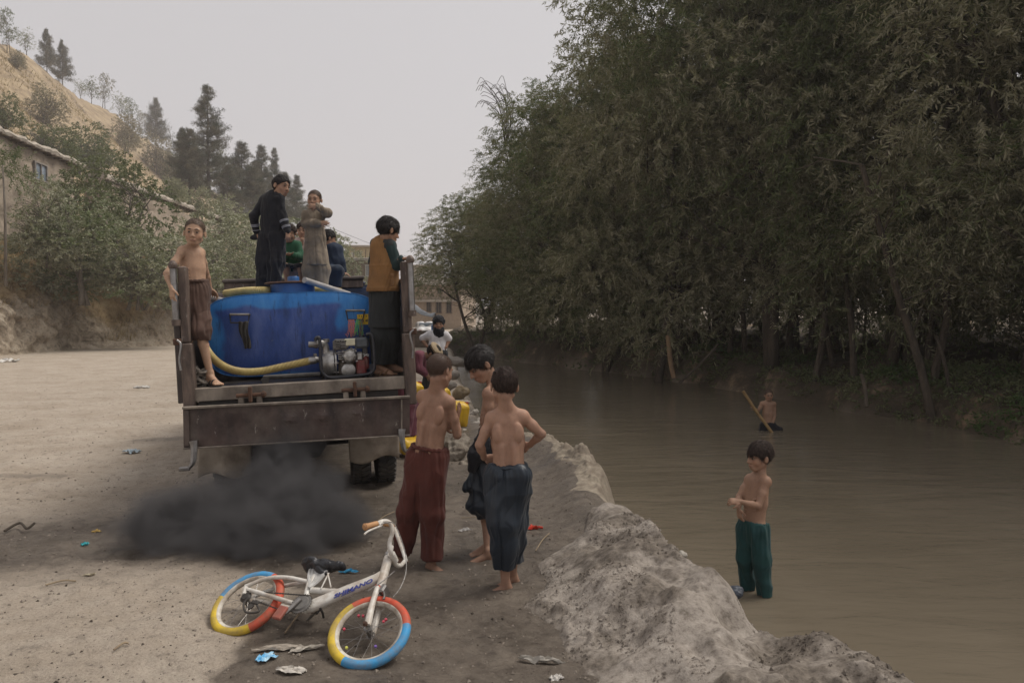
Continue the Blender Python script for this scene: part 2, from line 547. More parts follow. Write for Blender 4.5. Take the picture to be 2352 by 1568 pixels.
col = mixc_(nt, wf, dry, wetc)
gr = ramp(nt, noise(nt, .35, 8, .7).outputs[0], [(.36, (.17, .13, .085)), (.48, (.30, .225, .14)), (.64, (.41, .32, .20))]).outputs[0]
gr = mixc_(nt, .7, gr, ramp(nt, noise(nt, 5, 6, .8).outputs[0], [(.35, .45), (.6, 1.1)]).outputs[0], 'MULTIPLY')
col = mixc_(nt, sp.outputs[1], col, gr)
so_ = ramp(nt, noise(nt, 2.2, 8, .7).outputs[0], [(.3, (.14, .11, .08)), (.5, (.28, .225, .17)), (.7, (.37, .31, .245))]).outputs[0]
col = mixc_(nt, ca.outputs[1], col, so_)
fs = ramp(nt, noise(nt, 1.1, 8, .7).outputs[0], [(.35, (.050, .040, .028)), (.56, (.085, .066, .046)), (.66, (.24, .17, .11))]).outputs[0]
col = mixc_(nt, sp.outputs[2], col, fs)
nt.links.new(col, bs.inputs['Base Color'])
rr = mixc_(nt, wf, (.95, .95, .95), ramp(nt, nA.outputs[0], [(.40, .30), (.56, .72)]).outputs[0])
nt.links.new(rr, bs.inputs['Roughness'])
bs.inputs['Specular IOR Level'].default_value = .35
b1 = N(nt, 'ShaderNodeBump', Strength=.9, Distance=.035); nt.links.new(nB.outputs[0], b1.inputs['Height'])
b2 = N(nt, 'ShaderNodeBump', Strength=.8, Distance=.006); nt.links.new(nC.outputs[0], b2.inputs['Height'])
nt.links.new(b1.outputs[0], b2.inputs['Normal']); nt.links.new(b2.outputs[0], bs.inputs['Normal'])
M_EARTH = m
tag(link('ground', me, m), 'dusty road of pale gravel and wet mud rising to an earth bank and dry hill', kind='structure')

# river sheet
wy = np.concatenate([np.linspace(-6, 3, 10, endpoint=False), np.geomspace(3, 56, 60)])
wa = lip(wy) - 1.2; wb2 = farb(wy) + 1.5
t = np.linspace(0, 1, 40)
wx = wa[:, None] * (1 - t) + wb2[:, None] * t
V = np.stack([wx, np.repeat(wy[:, None], 40, 1), np.full_like(wx, WATER)], -1).reshape(-1, 3)
i = np.arange(39)[None, :] + 40 * np.arange(len(wy) - 1)[:, None]
F = np.stack([i, i + 1, i + 41, i + 40], -1).reshape(-1, 4)
m, nt, bs = mat_new('river_water')
nA = noise(nt, .35, 5, .55, stretch=(1.0, .55, 1))
nt.links.new(ramp(nt, nA.outputs[0], [(.3, (.132, .109, .078)), (.7, (.184, .153, .112))]).outputs[0], bs.inputs['Base Color'])
bs.inputs['Roughness'].default_value = .10
bs.inputs['IOR'].default_value = 1.33
tc = nt.nodes.new('ShaderNodeTexCoord')
mp = nt.nodes.new('ShaderNodeMapping'); mp.inputs['Rotation'].default_value = (0, 0, math.radians(-14)); mp.inputs['Scale'].default_value = (1, 3.2, 1)
nt.links.new(tc.outputs['Object'], mp.inputs[0])
w1 = N(nt, 'ShaderNodeTexNoise', Scale=2.6, Detail=5, Roughness=.6, Distortion=.6); nt.links.new(mp.outputs[0], w1.inputs['Vector'])
w2 = N(nt, 'ShaderNodeTexNoise', Scale=.45, Detail=2, Roughness=.5, Distortion=1.2); nt.links.new(mp.outputs[0], w2.inputs['Vector'])
b1 = N(nt, 'ShaderNodeBump', Strength=.5, Distance=.07); nt.links.new(w2.outputs[0], b1.inputs['Height'])
b2 = N(nt, 'ShaderNodeBump', Strength=.30, Distance=.035); nt.links.new(w1.outputs[0], b2.inputs['Height'])
nt.links.new(b1.outputs[0], b2.inputs['Normal']); nt.links.new(b2.outputs[0], bs.inputs['Normal'])
tag(link('river_water', raw_mesh('river_water', V, F), m), 'calm brown river with small ripples under the trees', kind='structure')

# heap of dredged grey mud and sand along the lip, own fine mesh
py = np.linspace(2.2, 6.3, 460); pt = np.linspace(-1.75, .42, 270)
PY = np.repeat(py[:, None], len(pt), 1); PX = lip(PY) + pt[None, :] + .05 * vn(PY * 2, PY * 0, s=70)
S = pt[None, :] + 0 * PY
wid = np.interp(PY, [2.2, 3.2, 4.2, 5.0, 5.6, 6.3], [1.45, 1.30, 1.10, .85, .5, .1])
prof = sst(-wid, -wid * .35, S + .12 * vn(PX * 2.6, PY * 2.6, s=71)) * sst(.30, -.02, S)
big = fbm(PX * 3.2, PY * 3.2, s=72, o=3)
h = prof * np.interp(PY, [2.2, 3.5, 5.2, 5.7, 6.3], [.20, .23, .21, .10, 0.0]) * (1 + .45 * big)
lump = np.clip(fbm(PX * 9, PY * 9, s=73, o=3), 0, 1.0) ** 1.4
clod = np.clip(fbm(PX * 26, PY * 26, s=74, o=3), 0, .9) ** 1.2
mask = sst(-.1, .35, fbm(PX * 1.7, PY * 1.7, s=75, o=3))                   # cloddy areas against smooth ones
ed = sst(0, .2, prof)
h = h + ed * (0.045 * lump * (.3 + .8 * mask) + 0.020 * clod * (.15 + 1.0 * mask) - .045 * np.maximum(0, vn(PX * 5, PY * 5, s=77) - .45))
base = ground_z(PX, PY, False)
PZ = base + h - 0.05 * (1 - ed)
C = np.stack([mask.ravel(), clod.ravel(), (1 - ed).ravel()], 1)
V = np.stack([PX, PY, PZ], -1).reshape(-1, 3)
n2 = len(pt)
i = np.arange(n2 - 1)[None, :] + n2 * np.arange(len(py) - 1)[:, None]
F = np.stack([i, i + 1, i + 1 + n2, i + n2], -1).reshape(-1, 4)
m, nt, bs = mat_new('dredged_mud')
ca = N(nt, 'ShaderNodeVertexColor', layer_name='Col')
sp = nt.nodes.new('ShaderNodeSeparateColor'); nt.links.new(ca.outputs[0], sp.inputs[0])
nB = noise(nt, 22, 7, .75); nC = noise(nt, 120, 3, .7); nA = noise(nt, 2.4, 5, .6)
light = ramp(nt, nB.outputs[0], [(.36, (.15, .125, .10)), (.47, (.265, .23, .195)), (.65, (.36, .32, .275))]).outputs[0]
dark = ramp(nt, nB.outputs[0], [(.36, (.075, .060, .047)), (.62, (.20, .168, .135))]).outputs[0]
f = ramp(nt, nA.outputs[0], [(.44, 0.0), (.56, 1.0)]).outputs[0]
f2 = ramp(nt, sp.outputs[2], [(.1, 0.0), (.75, 1.0)]).outputs[0]
f = mixc_(nt, 1.0, f, f2, 'LIGHTEN')
nt.links.new(mixc_(nt, f, light, dark), bs.inputs['Base Color'])
bs.inputs['Roughness'].default_value = .9
b1 = N(nt, 'ShaderNodeBump', Strength=.8, Distance=.012); nt.links.new(nB.outputs[0], b1.inputs['Height'])
b2 = N(nt, 'ShaderNodeBump', Strength=.5, Distance=.003); nt.links.new(nC.outputs[0], b2.inputs['Height'])
nt.links.new(b1.outputs[0], b2.inputs['Normal']); nt.links.new(b2.outputs[0], bs.inputs['Normal'])
tag(link('mud_heap', raw_mesh('mud_heap', V, F, col=C), m), 'long lumpy heap of grey dredged mud along the river edge', kind='structure')

# eroded clay face of the left bank, finer than the terrain sheet
by = np.concatenate([np.linspace(22, 40.3, 430), np.linspace(40.4, 47, 90)]); be = np.linspace(-.35, 3.4, 120)
BY = np.repeat(by[:, None], len(be), 1); b0 = bank_base(BY) + .45 * fbm(BY * .35, 0 * BY, s=31, o=3)
cutm = np.exp(-((BY - 41.3) / 1.6) ** 2)
E_ = be[None, :] + 0 * BY
hgt = (2.3 + .4 * vn(BY * .2, 3.3 + 0 * BY, s=33)) * sst(0, .75 + 2.8 * cutm, E_) + np.clip(E_ - .8, 0, 3) * 1.15 * (1 - .35 * cutm)
on = sst(-.1, .35, E_) * sst(3.3, 2.4, E_)
rg_ = fbm(BY * 1.5, E_ * 1.2, hgt * 1.1, s=36, o=5, g=.6)
ledge = np.abs(vn(BY * .9, hgt * 2.6, s=37))
BXo = b0 + E_ - on * (.20 + .28 * rg_ - .22 * ledge) * (1 - .6 * cutm)
BX = -BXo - .104 * BY
BZ_ = hgt + .04 + .10 * on * fbm(BY * 3, E_ * 3, s=38, o=3) - .12 * (1 - sst(-.3, 0, E_)) - .25 * sst(3.0, 3.4, E_)
gsm = sst(1.05, 1.5, E_ + .3 * vn(BY * 1.1, E_ * 2, s=61))
k = np.arange(len(by) - 1)[:, None] * len(be) + np.arange(len(be) - 1)[None]
C = np.stack([0 * E_.ravel(), gsm.ravel(), 0 * E_.ravel()], 1)
me = raw_mesh('earth_bank', np.stack([BX, BY, BZ_], -1).reshape(-1, 3), np.stack([k, k + len(be), k + len(be) + 1, k + 1], -1).reshape(-1, 4), col=C)
mb_, nt, bs = mat_new('bank_clay')
ca = N(nt, 'ShaderNodeVertexColor', layer_name='Col'); sp = nt.nodes.new('ShaderNodeSeparateColor'); nt.links.new(ca.outputs[0], sp.inputs[0])
n1_ = noise(nt, 1.6, 9, .75, dist=.4); n2_ = noise(nt, 7, 8, .75)
cl = ramp(nt, n1_.outputs[0], [(.36, (.20, .16, .115)), (.5, (.35, .29, .22)), (.62, (.42, .36, .28))]).outputs[0]
cl = mixc_(nt, .8, cl, ramp(nt, n2_.outputs[0], [(.38, .5), (.5, 1.0)]).outputs[0], 'MULTIPLY')
gg = ramp(nt, n1_.outputs[0], [(.36, (.17, .12, .07)), (.5, (.32, .235, .135)), (.65, (.42, .33, .20))]).outputs[0]
nt.links.new(mixc_(nt, sp.outputs[1], cl, gg), bs.inputs['Base Color']); bs.inputs['Roughness'].default_value = .97; bs.inputs['Specular IOR Level'].default_value = .1
bump(nt, bs, n2_.outputs[0], .8, .12)
tag(link('earth_bank', me, mb_), 'eroded pale clay bank with dry grass on top along the left of the road', kind='structure')

# dusty air over the whole valley
hz, nt, bs = mat_new('haze_air')
nt.nodes.remove(bs)
pv = N(nt, 'ShaderNodeVolumePrincipled', Density=HAZE, Anisotropy=.2)
pv.inputs['Color'].default_value = (.93, .90, .91, 1)
nt.links.new(pv.outputs[0], nt.nodes['Material Output'].inputs['Volume'])
if HAZE > 0:
    tag(MB().box((0, 215, 34), (3300, 700, 75)).build('haze', hz), 'thin dusty haze filling the valley', kind='stuff')
# ------------------------------------------------------------------ vegetation
def leaf_cloud(P, D, L, n, size, rng, droop=.25, wide=.24, spread=.8, tone=None):
    """sprays of leaves: P base points, D directions, L twig lengths, n leaves per spray"""
    m = len(P)
    t = (np.arange(n) + .5) / n
    t = t[None, :] + rng.uniform(-.4, .4, (m, n)) / n
    pos = P[:, None] + D[:, None] * (L[:, None] * t)[..., None]
    pos[..., 2] -= droop * (L[:, None] * t ** 2)
    sd_ = np.cross(D, rng.normal(size=(m, 3))); sd_ /= np.linalg.norm(sd_, axis=1)[:, None] + 1e-9
    sgn = np.where(np.arange(n) % 2, 1, -1)[None, :, None]
    ld = D[:, None] * .55 + sd_[:, None] * sgn * spread + rng.normal(size=(m, n, 3)) * .38
    ld[..., 2] -= droop * .8
    ld /= np.linalg.norm(ld, axis=2)[..., None] + 1e-9
    w = np.cross(ld, rng.normal(size=(m, n, 3))); w /= np.linalg.norm(w, axis=2)[..., None] + 1e-9
    nn = np.cross(ld, w)
    s = size * rng.uniform(.6, 1.25, (m, n, 1))
    a = pos; c = pos + ld * s
    mid = pos + ld * s * .45
    b = mid + w * s * wide * .5 + nn * s * .05; d = mid - w * s * wide * .5 + nn * s * .05
    V = np.stack([a, b, c, d], 2).reshape(-1, 3)
    q = np.arange(m * n)[:, None] * 4 + np.arange(4)[None, :]
    tn = rng.uniform(0, 1, (m, 1)) if tone is None else tone[:, None]
    tn = np.clip(tn + rng.normal(size=(m, n)) * .12, 0, 1)
    C = np.repeat(np.stack([tn, rng.uniform(0, 1, (m, n)), tn * 0], -1).reshape(-1, 3), 4, 0)
    return V, q, C
def shell(c, r, n, rng, inner=.5, up=.15, bottom=-.75):
    """points in the outer part of an ellipsoid lobe with outward directions"""
    d = rng.normal(size=(n * 2, 3)); d /= np.linalg.norm(d, axis=1)[:, None]
    d = d[d[:, 2] > bottom][:n]
    k = rng.uniform(inner, 1, len(d)) ** .6
    P = np.asarray(c) + d * np.asarray(r) * k[:, None]
    D = d + rng.normal(size=d.shape) * .45; D[:, 2] += up
    D /= np.linalg.norm(D, axis=1)[:, None]
    return P, D
def mat_leaf(name, greens, dusty, trans=.25, rough=.6, nscale=.5):
    m, nt, bs = mat_new(name)
    ca = N(nt, 'ShaderNodeVertexColor', layer_name='Col')
    sp = nt.nodes.new('ShaderNodeSeparateColor'); nt.links.new(ca.outputs[0], sp.inputs[0])
    nn = noise(nt, nscale, 3, .6)
    ad = N(nt, 'ShaderNodeMath', operation='ADD'); nt.links.new(sp.outputs[0], ad.inputs[0]); nt.links.new(nn.outputs[0], ad.inputs[1])
    f = ramp(nt, ad.outputs[0], [(.55, 0.0), (1.35, 1.0)]).outputs[0]
    g = ramp(nt, sp.outputs[1], [(0, greens[0]), (1, greens[1])]).outputs[0]
    dd = ramp(nt, sp.outputs[1], [(0, dusty[0]), (1, dusty[1])]).outputs[0]
    c = mixc_(nt, f, g, dd)
    nt.links.new(c, bs.inputs['Base Color'])
    bs.inputs['Roughness'].default_value = rough
    bs.inputs['Specular IOR Level'].default_value = .12
    tr = nt.nodes.new('ShaderNodeBsdfTranslucent')
    nt.links.new(mixc_(nt, 1.0, c, (.9, 1.15, .5), 'MULTIPLY'), tr.inputs['Color'])
    mx = nt.nodes.new('ShaderNodeMixShader'); mx.inputs[0].default_value = trans
    out = nt.nodes['Material Output']
    nt.links.new(bs.outputs[0], mx.inputs[1]); nt.links.new(tr.outputs[0], mx.inputs[2])
    nt.links.new(mx.outputs[0], out.inputs['Surface'])
    return m
M_WILLOW = mat_leaf('willow_leaf', ((.070, .090, .038), (.145, .168, .078)), ((.165, .150, .098), (.32, .29, .205)), .24)
M_BROAD = mat_leaf('dusty_broad_leaf', ((.095, .125, .055), (.18, .21, .105)), ((.22, .22, .15), (.38, .37, .28)), .15)
M_SUMAC = mat_leaf('green_sumac_leaf', ((.05, .085, .03), (.09, .14, .05)), ((.12, .13, .07), (.17, .18, .10)), .2)
M_PINE = mat_leaf('pine_needle', ((.055, .070, .050), (.09, .105, .072)), ((.13, .12, .09), (.19, .17, .125)), .08)
M_SCRUB = mat_leaf('dry_scrub_leaf', ((.11, .12, .07), (.17, .17, .10)), ((.23, .20, .14), (.30, .26, .18)), .1)
M_BARK = simple('dark_bark', (.10, .080, .060), (.055, .044, .034), rough=.95, scale=9, bmp=.8, bd=.03, stretch=(1, 1, .25))
M_BARKG = simple('grey_bark', (.20, .175, .145), (.11, .095, .08), rough=.95, scale=12, bmp=.8, bd=.02, stretch=(1, 1, .3))

def limb(mb, a, d, L, r, rng, depth, tips, n=6, bend=.25, kids=(2, 3), upb=.15):
    d = np.asarray(d, float); d /= np.linalg.norm(d)
    P = [np.asarray(a, float)]
    k = 5
    for i in range(k):
        d = d + rng.normal(size=3) * bend / k; d[2] += upb / k; d /= np.linalg.norm(d)
        P.append(P[-1] + d * L / k)
    P = np.array(P)
    mb.tube(P, np.linspace(r, r * .5, k + 1), n)
    if depth == 0:
        tips.append((P[-1], d)); tips.append((P[-3], d)); return
    for j in range(rng.integers(kids[0], kids[1] + 1)):
        q = P[rng.integers(2, k + 1)]
        nd = d + rng.normal(size=3) * .75
        limb(mb, q, nd, L * rng.uniform(.5, .75), r * .5, rng, depth - 1, tips, max(4, n - 1), bend, kids, upb)
def make_tree(kind, seed, hgt, rad, mat, nsp, nl, leaf, trunk_r=.18, lobes=None, bark=None, base=.25, wide=.24, droop=.3, stems=1, name='tree', low=0.0, hi=1.0):
    rng = np.random.default_rng(seed)
    mb = MB(); tips = []
    for s in range(stems):
        a = np.array([rng.normal() * .25 * (stems > 1), rng.normal() * .25 * (stems > 1), -.3])
        d = np.array([rng.normal() * .07 * stems ** .7, rng.normal() * .07 * stems ** .7, 1.0])
        k = 7; P = [a]
        for i in range(k):
            d = d + rng.normal(size=3) * .035; d[2] = abs(d[2]); d /= np.linalg.norm(d)
            P.append(P[-1] + d * hgt * .72 / k)
        P = np.array(P)
        mb.tube(P, np.linspace(trunk_r, trunk_r * .3, k + 1), 8)
        for i in range(2, k + 1):
            for j in range(2):
                an = rng.uniform(0, 6.28)
                limb(mb, P[i], (math.cos(an), math.sin(an), rng.uniform(.2, .9)), rad * rng.uniform(.28, .55), trunk_r * .34, rng, 1, tips, 5)
    V = []; Q = []; C = []; nb = 0
    if lobes is None:
        lobes = []
        for i in range(13):
            an = rng.uniform(0, 6.28); zz = rng.uniform(base, .92) * hgt
            rr = rad * (.62 if zz < .8 * hgt else .3) * rng.uniform(.5, 1)
            lr = rad * rng.uniform(.30, .48)
            lobes.append(((rr * math.cos(an), rr * math.sin(an), zz), (lr, lr, lr * rng.uniform(.75, 1.1))))
        lobes.append(((0, 0, hgt * .88), (rad * .34, rad * .34, hgt * .13)))
    w = np.array([l[1][0] * l[1][2] for l in lobes]); w = w / w.sum()
    for li, (c, r) in enumerate(lobes):
        m = max(8, int(nsp * w[li]))
        Pp, Dd = shell(c, r, m, rng, .35, .12)
        lt = np.clip(low + (hi - low) * (rng.uniform(0, 1) ** 1.3) * 1.15 + rng.normal(size=len(Pp)) * .10, 0, 1)
        v, q, cc = leaf_cloud(Pp, Dd, rng.uniform(.35, .85, len(Pp)) * max(leaf, .165) * 4.6, nl, leaf, rng, droop, wide, tone=lt)
        V.append(v); Q.append(q + nb); C.append(cc); nb += len(v)
    tr = raw_mesh(name + '_trunk', np.concatenate(mb.V), [np.concatenate(f) for f in mb.F.values()])
    tr.materials.append(bark or M_BARK)
    cr = raw_mesh(name + '_crown', np.concatenate(V), np.concatenate(Q), col=np.concatenate(C), smooth=False)
    cr.materials.append(mat)
    return tr, cr
def pine_meshes(seed, hgt, rad, mat, thin=1.0):
    rng = np.random.default_rng(seed); mb = MB()
    mb.tube([(0, 0, -.3), (rng.normal() * .1, 0, hgt * .5), (0, rng.normal() * .1, hgt)], [hgt * .018, hgt * .011, .02], 7)
    Ps = []; Ds = []; tn = []
    z = hgt * .12
    while z < hgt * .99:
        f = 1 - (z / hgt)
        R = rad * (f ** .75 * 1.15 + .06) * rng.uniform(.75, 1.1)
        nb = int(7 * thin) + 2
        for j in range(nb):
            an = rng.uniform(0, 6.28); Lb = R * rng.uniform(.55, 1.1)
            d = np.array([math.cos(an), math.sin(an), rng.uniform(-.05, .35)])
            tip = np.array([0, 0, z]) + d * Lb
            mb.tube([(0, 0, z), (tip + np.array([0, 0, z])) / 2 + np.array([0, 0, -.05]), tip + np.array([0, 0, Lb * .12])], [.035, .025, .012], 4, cap=False)
            k = int(8 + 14 * Lb)
            tt = rng.uniform(.25, 1.05, k)
            Ps.append(np.array([0, 0, z]) + d * Lb * tt[:, None] + rng.normal(size=(k, 3)) * (.10 + .13 * Lb * .3)); 
            dd = d * .6 + rng.normal(size=(k, 3)) * .6; dd[:, 2] += .55
            Ds.append(dd / np.linalg.norm(dd, axis=1)[:, None]); tn.append(np.full(k, rng.uniform(0, .7)))
        z += hgt * rng.uniform(.035, .055)
    Ps = np.concatenate(Ps); Ds = np.concatenate(Ds)
    v, q, cc = leaf_cloud(Ps, Ds, np.full(len(Ps), .42), 9, .24, rng, .05, .16, .9, tone=np.concatenate(tn))
    tr = raw_mesh('pine_trunk', np.concatenate(mb.V), [np.concatenate(f) for f in mb.F.values()]); tr.materials.append(M_BARK)
    cr = raw_mesh('pine_crown', v, q, col=cc, smooth=False); cr.materials.append(mat)
    return tr, cr
def place_tree(meshes, name, label, cat, x, y, s=1.0, rz=0.0, group=None, sz=None, z=None, tilt=(0, 0), mat=None):
    zz = float(ground_z(x, y, False)) if z is None else z
    t = thing(name, label, cat, (x, y, zz - .05), rz, group)
    t.rotation_euler = (tilt[0], tilt[1], rz)
    t.scale = (s, s, sz or s)
    link('trunk', meshes[0], None, t)
    c = link('crown', meshes[1], None, t)
    if mat is not None:
        c.material_slots[0].link = 'OBJECT'; c.material_slots[0].material = mat
    return t

R_ = np.random.default_rng(7)
def willow_lobes(seed, hgt, rad, z0=.10):
    g = np.random.default_rng(seed); out = []
    for k in range(34):
        zz = (z0 + (.94 - z0) * ((k + g.uniform(0, 1)) / 34)) * hgt
        an = k * 2.4 + g.uniform(-.5, .5)
        env = rad * np.interp(zz / hgt, [0, .15, .4, .75, 1], [.62, .85, 1.0, .8, .35])
        lr = g.uniform(.95, 1.7) * rad / 3.9
        out.append(((max(0, env - lr * .8) * math.cos(an) * g.uniform(.75, 1.05), max(0, env - lr * .8) * math.sin(an) * g.uniform(.75, 1.05), zz), (lr, lr, lr * g.uniform(.6, .9))))
    out.append(((0, 0, hgt * .95), (1.0, 1.0, 1.3)))
    return out
W = [make_tree('w', 11 + i, 13.5, 3.9, M_WILLOW, 4000, 26, .138, .14, wide=.22, droop=.45, stems=2, name='willow', low=.0 + .12 * i, hi=.8 + .1 * i, lobes=willow_lobes(40 + i, 13.5, 4.3)) for i in range(3)]
W.append(make_tree('w', 19, 13.5, 3.9, M_WILLOW, 3600, 26, .138, .15, wide=.22, droop=.45, stems=2, name='willow', low=.0, hi=.9, lobes=willow_lobes(51, 13.5, 4.3, .22)))
W.append(make_tree('w', 17, 13.5, 3.9, M_WILLOW, 3200, 26, .138, .14, wide=.22, droop=.45, stems=2, name='willow', low=.1, hi=.9, lobes=willow_lobes(47, 13.5, 4.3, .42)))
# front row on the far bank, then two rows behind it
side_words = ['']
rows = [
 # x offset from bank foot, forward distance, scale, height scale
 [(4.4, 8.0, 1.0, 1.05), (3.8, 11.2, .98, 1.12), (2.2, 14.4, .95, 1.0), (1.9, 17.6, 1.0, 1.10), (.6, 20.6, 1.08, 1.12), (-.6, 24.2, 1.08, 1.12),
  (-.4, 28.3, 1.0, .98), (.2, 32.0, .95, .86), (1.2, 35.8, .92, .84), (-.2, 39.5, .95, .72), (2.2, 43.0, .85, .66), (3.6, 46.3, .8, .58), (3.0, 19.2, .95, 1.15), (2.6, 22.6, .98, 1.12), (2.4, 26.4, .95, 1.0), (2.2, 30.2, .92, .92)],
 [(5.0, 10.2, 1.05, 1.2), (5.2, 13.4, 1.05, 1.2), (5.0, 16.8, 1.0, 1.25), (4.7, 20.5, 1.05, 1.2), (4.6, 24, 1.0, 1.15), (4.3, 28, 1.0, 1.05), (4.2, 32.5, 1, .95), (4, 37, 1, .85), (4, 42, 1, .78)],
 [(9.0, 12, 1.1, 1.25), (9.2, 16, 1.1, 1.3), (9.0, 20.5, 1.1, 1.2), (8.5, 25.5, 1.1, 1.15), (8.5, 31, 1.1, 1.0), (8.5, 38, 1.1, .9)],
]
WL = {
 0: ['willow on the far bank closest to the right edge of the water', 'willow leaning over the right end of the far bank', 'willow just right of the wading child with the pole, on the far bank', 'thick willow standing behind the wading child with the pole', 'willow on the far bank left of the wading child with the pole',
     'tall willow whose crown fills the top middle against the sky', 'willow with a ragged top stepping down towards the sky', 'willow with olive crown midway along the far bank', 'willow on the far bank above the distant water', 'lighter willow on the far bank nearer the village',
     'willow reaching out over the far end of the river', 'pale green willow at the left end of the far bank', 'willow set back behind the one left of the wading child', 'willow set back behind the tall one against the sky', 'willow filling the gap behind the ragged top', 'willow filling the gap midway along the far bank'],
 1: None, 2: None}
wi = 0
for ri, row in enumerate(rows):
    for k, (dx, y, s, sz) in enumerate(row):
        x = float(farb(y)) + dx
        wi += 1
        lab = WL[ri][k] if WL[ri] else ['first', 'second', 'third', 'fourth', 'fifth', 'sixth', 'seventh', 'eighth', 'ninth'][k] + [' willow from the right in the dark second row of the far bank', ' willow from the right in the dark back row of the wood'][ri - 1]
        grp = ['willows along the far bank', 'willows of the second row behind the far bank', 'willows of the back row behind the far bank'][ri]
        place_tree(W[4] if (ri == 0 and k in (9, 10, 11)) else W[3] if (ri == 0 and k < 3) else W[(wi * 7 + ri) % 4], 'willow_tree', lab, 'tree', x, y, s, wi * 2.4, grp, sz * s, tilt=(R_.normal() * .03, -.05 - .04 * (ri == 0)))
# thin standing trunks along the bank
def trunk_mesh(seed, h, r):
    rng = np.random.default_rng(seed); mb = MB(); tips = []
    P = [np.array([0, 0, -.3])]; d = np.array([rng.normal() * .12, rng.normal() * .1, 1.0])
    for i in range(8):
        d = d + rng.normal(size=3) * .06; d[2] = 1; P.append(P[-1] + d * h / 8)
    mb.tube(np.array(P), np.linspace(r, r * .55, 9), 8)
    for i in range(3, 9):
        if rng.random() < .7:
            limb(mb, P[i], (rng.normal(), rng.normal(), .7), h * .2, r * .3, rng, 1, tips, 5)
    return mb
tks = [trunk_mesh(200 + i, 6.5, .11).build('trunk', M_BARK, smooth=True) for i in range(4)]
tk_me = [o.data for o in tks]
for o in tks: bpy.data.objects.remove(o)
spr_rng = np.random.default_rng(60)
spr_meshes = []
for i in range(3):
    Pp = []; Dd = []
    for (c, r, n) in (((0, 0, 5.4), (1.5, 1.5, 1.6), 260), ((-.9, -.3, 3.9), (1.0, 1.0, .8), 110), ((.3, .7, 3.6), (1.1, .9, .7), 90)):
        a, b = shell(np.array(c) + spr_rng.normal(size=3) * .3, r, n, spr_rng, .3, .05); Pp.append(a); Dd.append(b)
    Pp = np.concatenate(Pp); Dd = np.concatenate(Dd)
    v, q, cc = leaf_cloud(Pp, Dd, spr_rng.uniform(.4, .9, len(Pp)), 20, .15, spr_rng, .45, .21, tone=spr_rng.uniform(.2, 1, len(Pp)))
    me = raw_mesh('slim_crown', v, q, col=cc, smooth=False); me.materials.append(M_WILLOW); spr_meshes.append(me)
ORD = ['first', 'second', 'third', 'fourth', 'fifth', 'sixth', 'seventh', 'eighth', 'ninth', 'tenth', 'eleventh', 'twelfth', 'thirteenth', 'fourteenth', 'fifteenth', 'sixteenth', 'seventeenth', 'eighteenth', 'nineteenth', 'twentieth', 'twenty-first', 'twenty-second', 'twenty-third', 'twenty-fourth']
tspots = [(9.5, 12.9), (8.4, 14.6), (8.95, 15.6), (8.2, 17.6), (7.7, 18.6), (8.6, 19.6), (7.5, 20.8), (7.2, 22.6), (7.0, 23.6), (6.4, 25.8), (5.9, 26.8), (9.6, 17.0), (10.2, 14.3), (8.9, 22.0)]
tspots.sort(key=lambda t: -t[0] / t[1])
for i, (x, y) in enumerate(tspots):
    t = thing('slim_tree', ORD[i] + ' slim dark trunk from the right end of the far bank', 'tree', (x, y, float(ground_z(x, y, False)) - .1), i * 1.7, 'slim trunks among the far bank willows')
    t.scale = (.8, .8, .66 + .07 * (i % 3))
    link('trunk', tk_me[i % 4], None, t)
    link('crown', spr_meshes[i % 3], None, t)
# understory bushes that close the wood
B0 = [make_tree('b', 300 + i, 3.6, 2.2, M_WILLOW, 420, 22, .15, .06, stems=3, base=.12, wide=.26, droop=.25, name='bush', low=0, hi=.5) for i in range(2)]
ub = [(11.5, 12.2), (11, 13), (12, 16.5), (12.8, 10.5), (10.8, 19.5), (10.4, 23), (9.2, 26.5), (8, 29.5), (4.2, 31), (2.6, 34), (5.5, 34.5), (.4, 37.5), (-.8, 40.5), (3.2, 38), (14.8, 13.5), (14.5, 18.5), (13.5, 22.5), (12, 27.5), (5.2, 28.3), (16.5, 16)]
ub.sort(key=lambda t: -t[0] / t[1])
for i, (x, y) in enumerate(ub):
    place_tree(B0[i % 2], 'understory_bush', ORD[i] + ' dark understory bush from the right in the far bank wood', 'bush', x, y, .85 + .3 * ((i * 37) % 10) / 10, i * 1.3, 'understory bushes in the far bank wood', z=float(ground_z(x, y, False)))

# ---- left side: walnut-like trees over the earth bank, scrub, pines and ridge trees
def PT(qx, D): return (qx - CX) / FOC * D * 1.0
BR = [make_tree('a', 401, 8.0, 4.3, M_BROAD, 1500, 18, .17, .16, base=.14, wide=.5, droop=.2, stems=2, bark=M_BARKG, name='broad', low=.1, hi=.9),
      make_tree('a', 402, 6.5, 3.6, M_BROAD, 1100, 18, .16, .12, base=.12, wide=.5, droop=.25, stems=3, bark=M_BARKG, name='broad', low=.3, hi=1.0),
      make_tree('a', 403, 4.6, 2.8, M_BROAD, 800, 16, .16, .08, base=.10, wide=.45, droop=.2, stems=4, bark=M_BARKG, name='broad', low=.2, hi=1.0)]
def hit(qx, qy, y0=26.0, y1=330.0):
    """where the sight line through a picture point first meets the ground beyond y0"""
    ds = np.linspace(y0, y1, 1500)
    x = (qx - CX) / FOC * ds; z = CAM_H + (HOR - qy) / FOC * ds
    g = ground_z(x, ds, False)
    k = np.argmax(g >= z)
    if g[k] < z[k]: k = int(np.argmin(z - g))
    return float(x[k]), float(ds[k]), float(g[k])
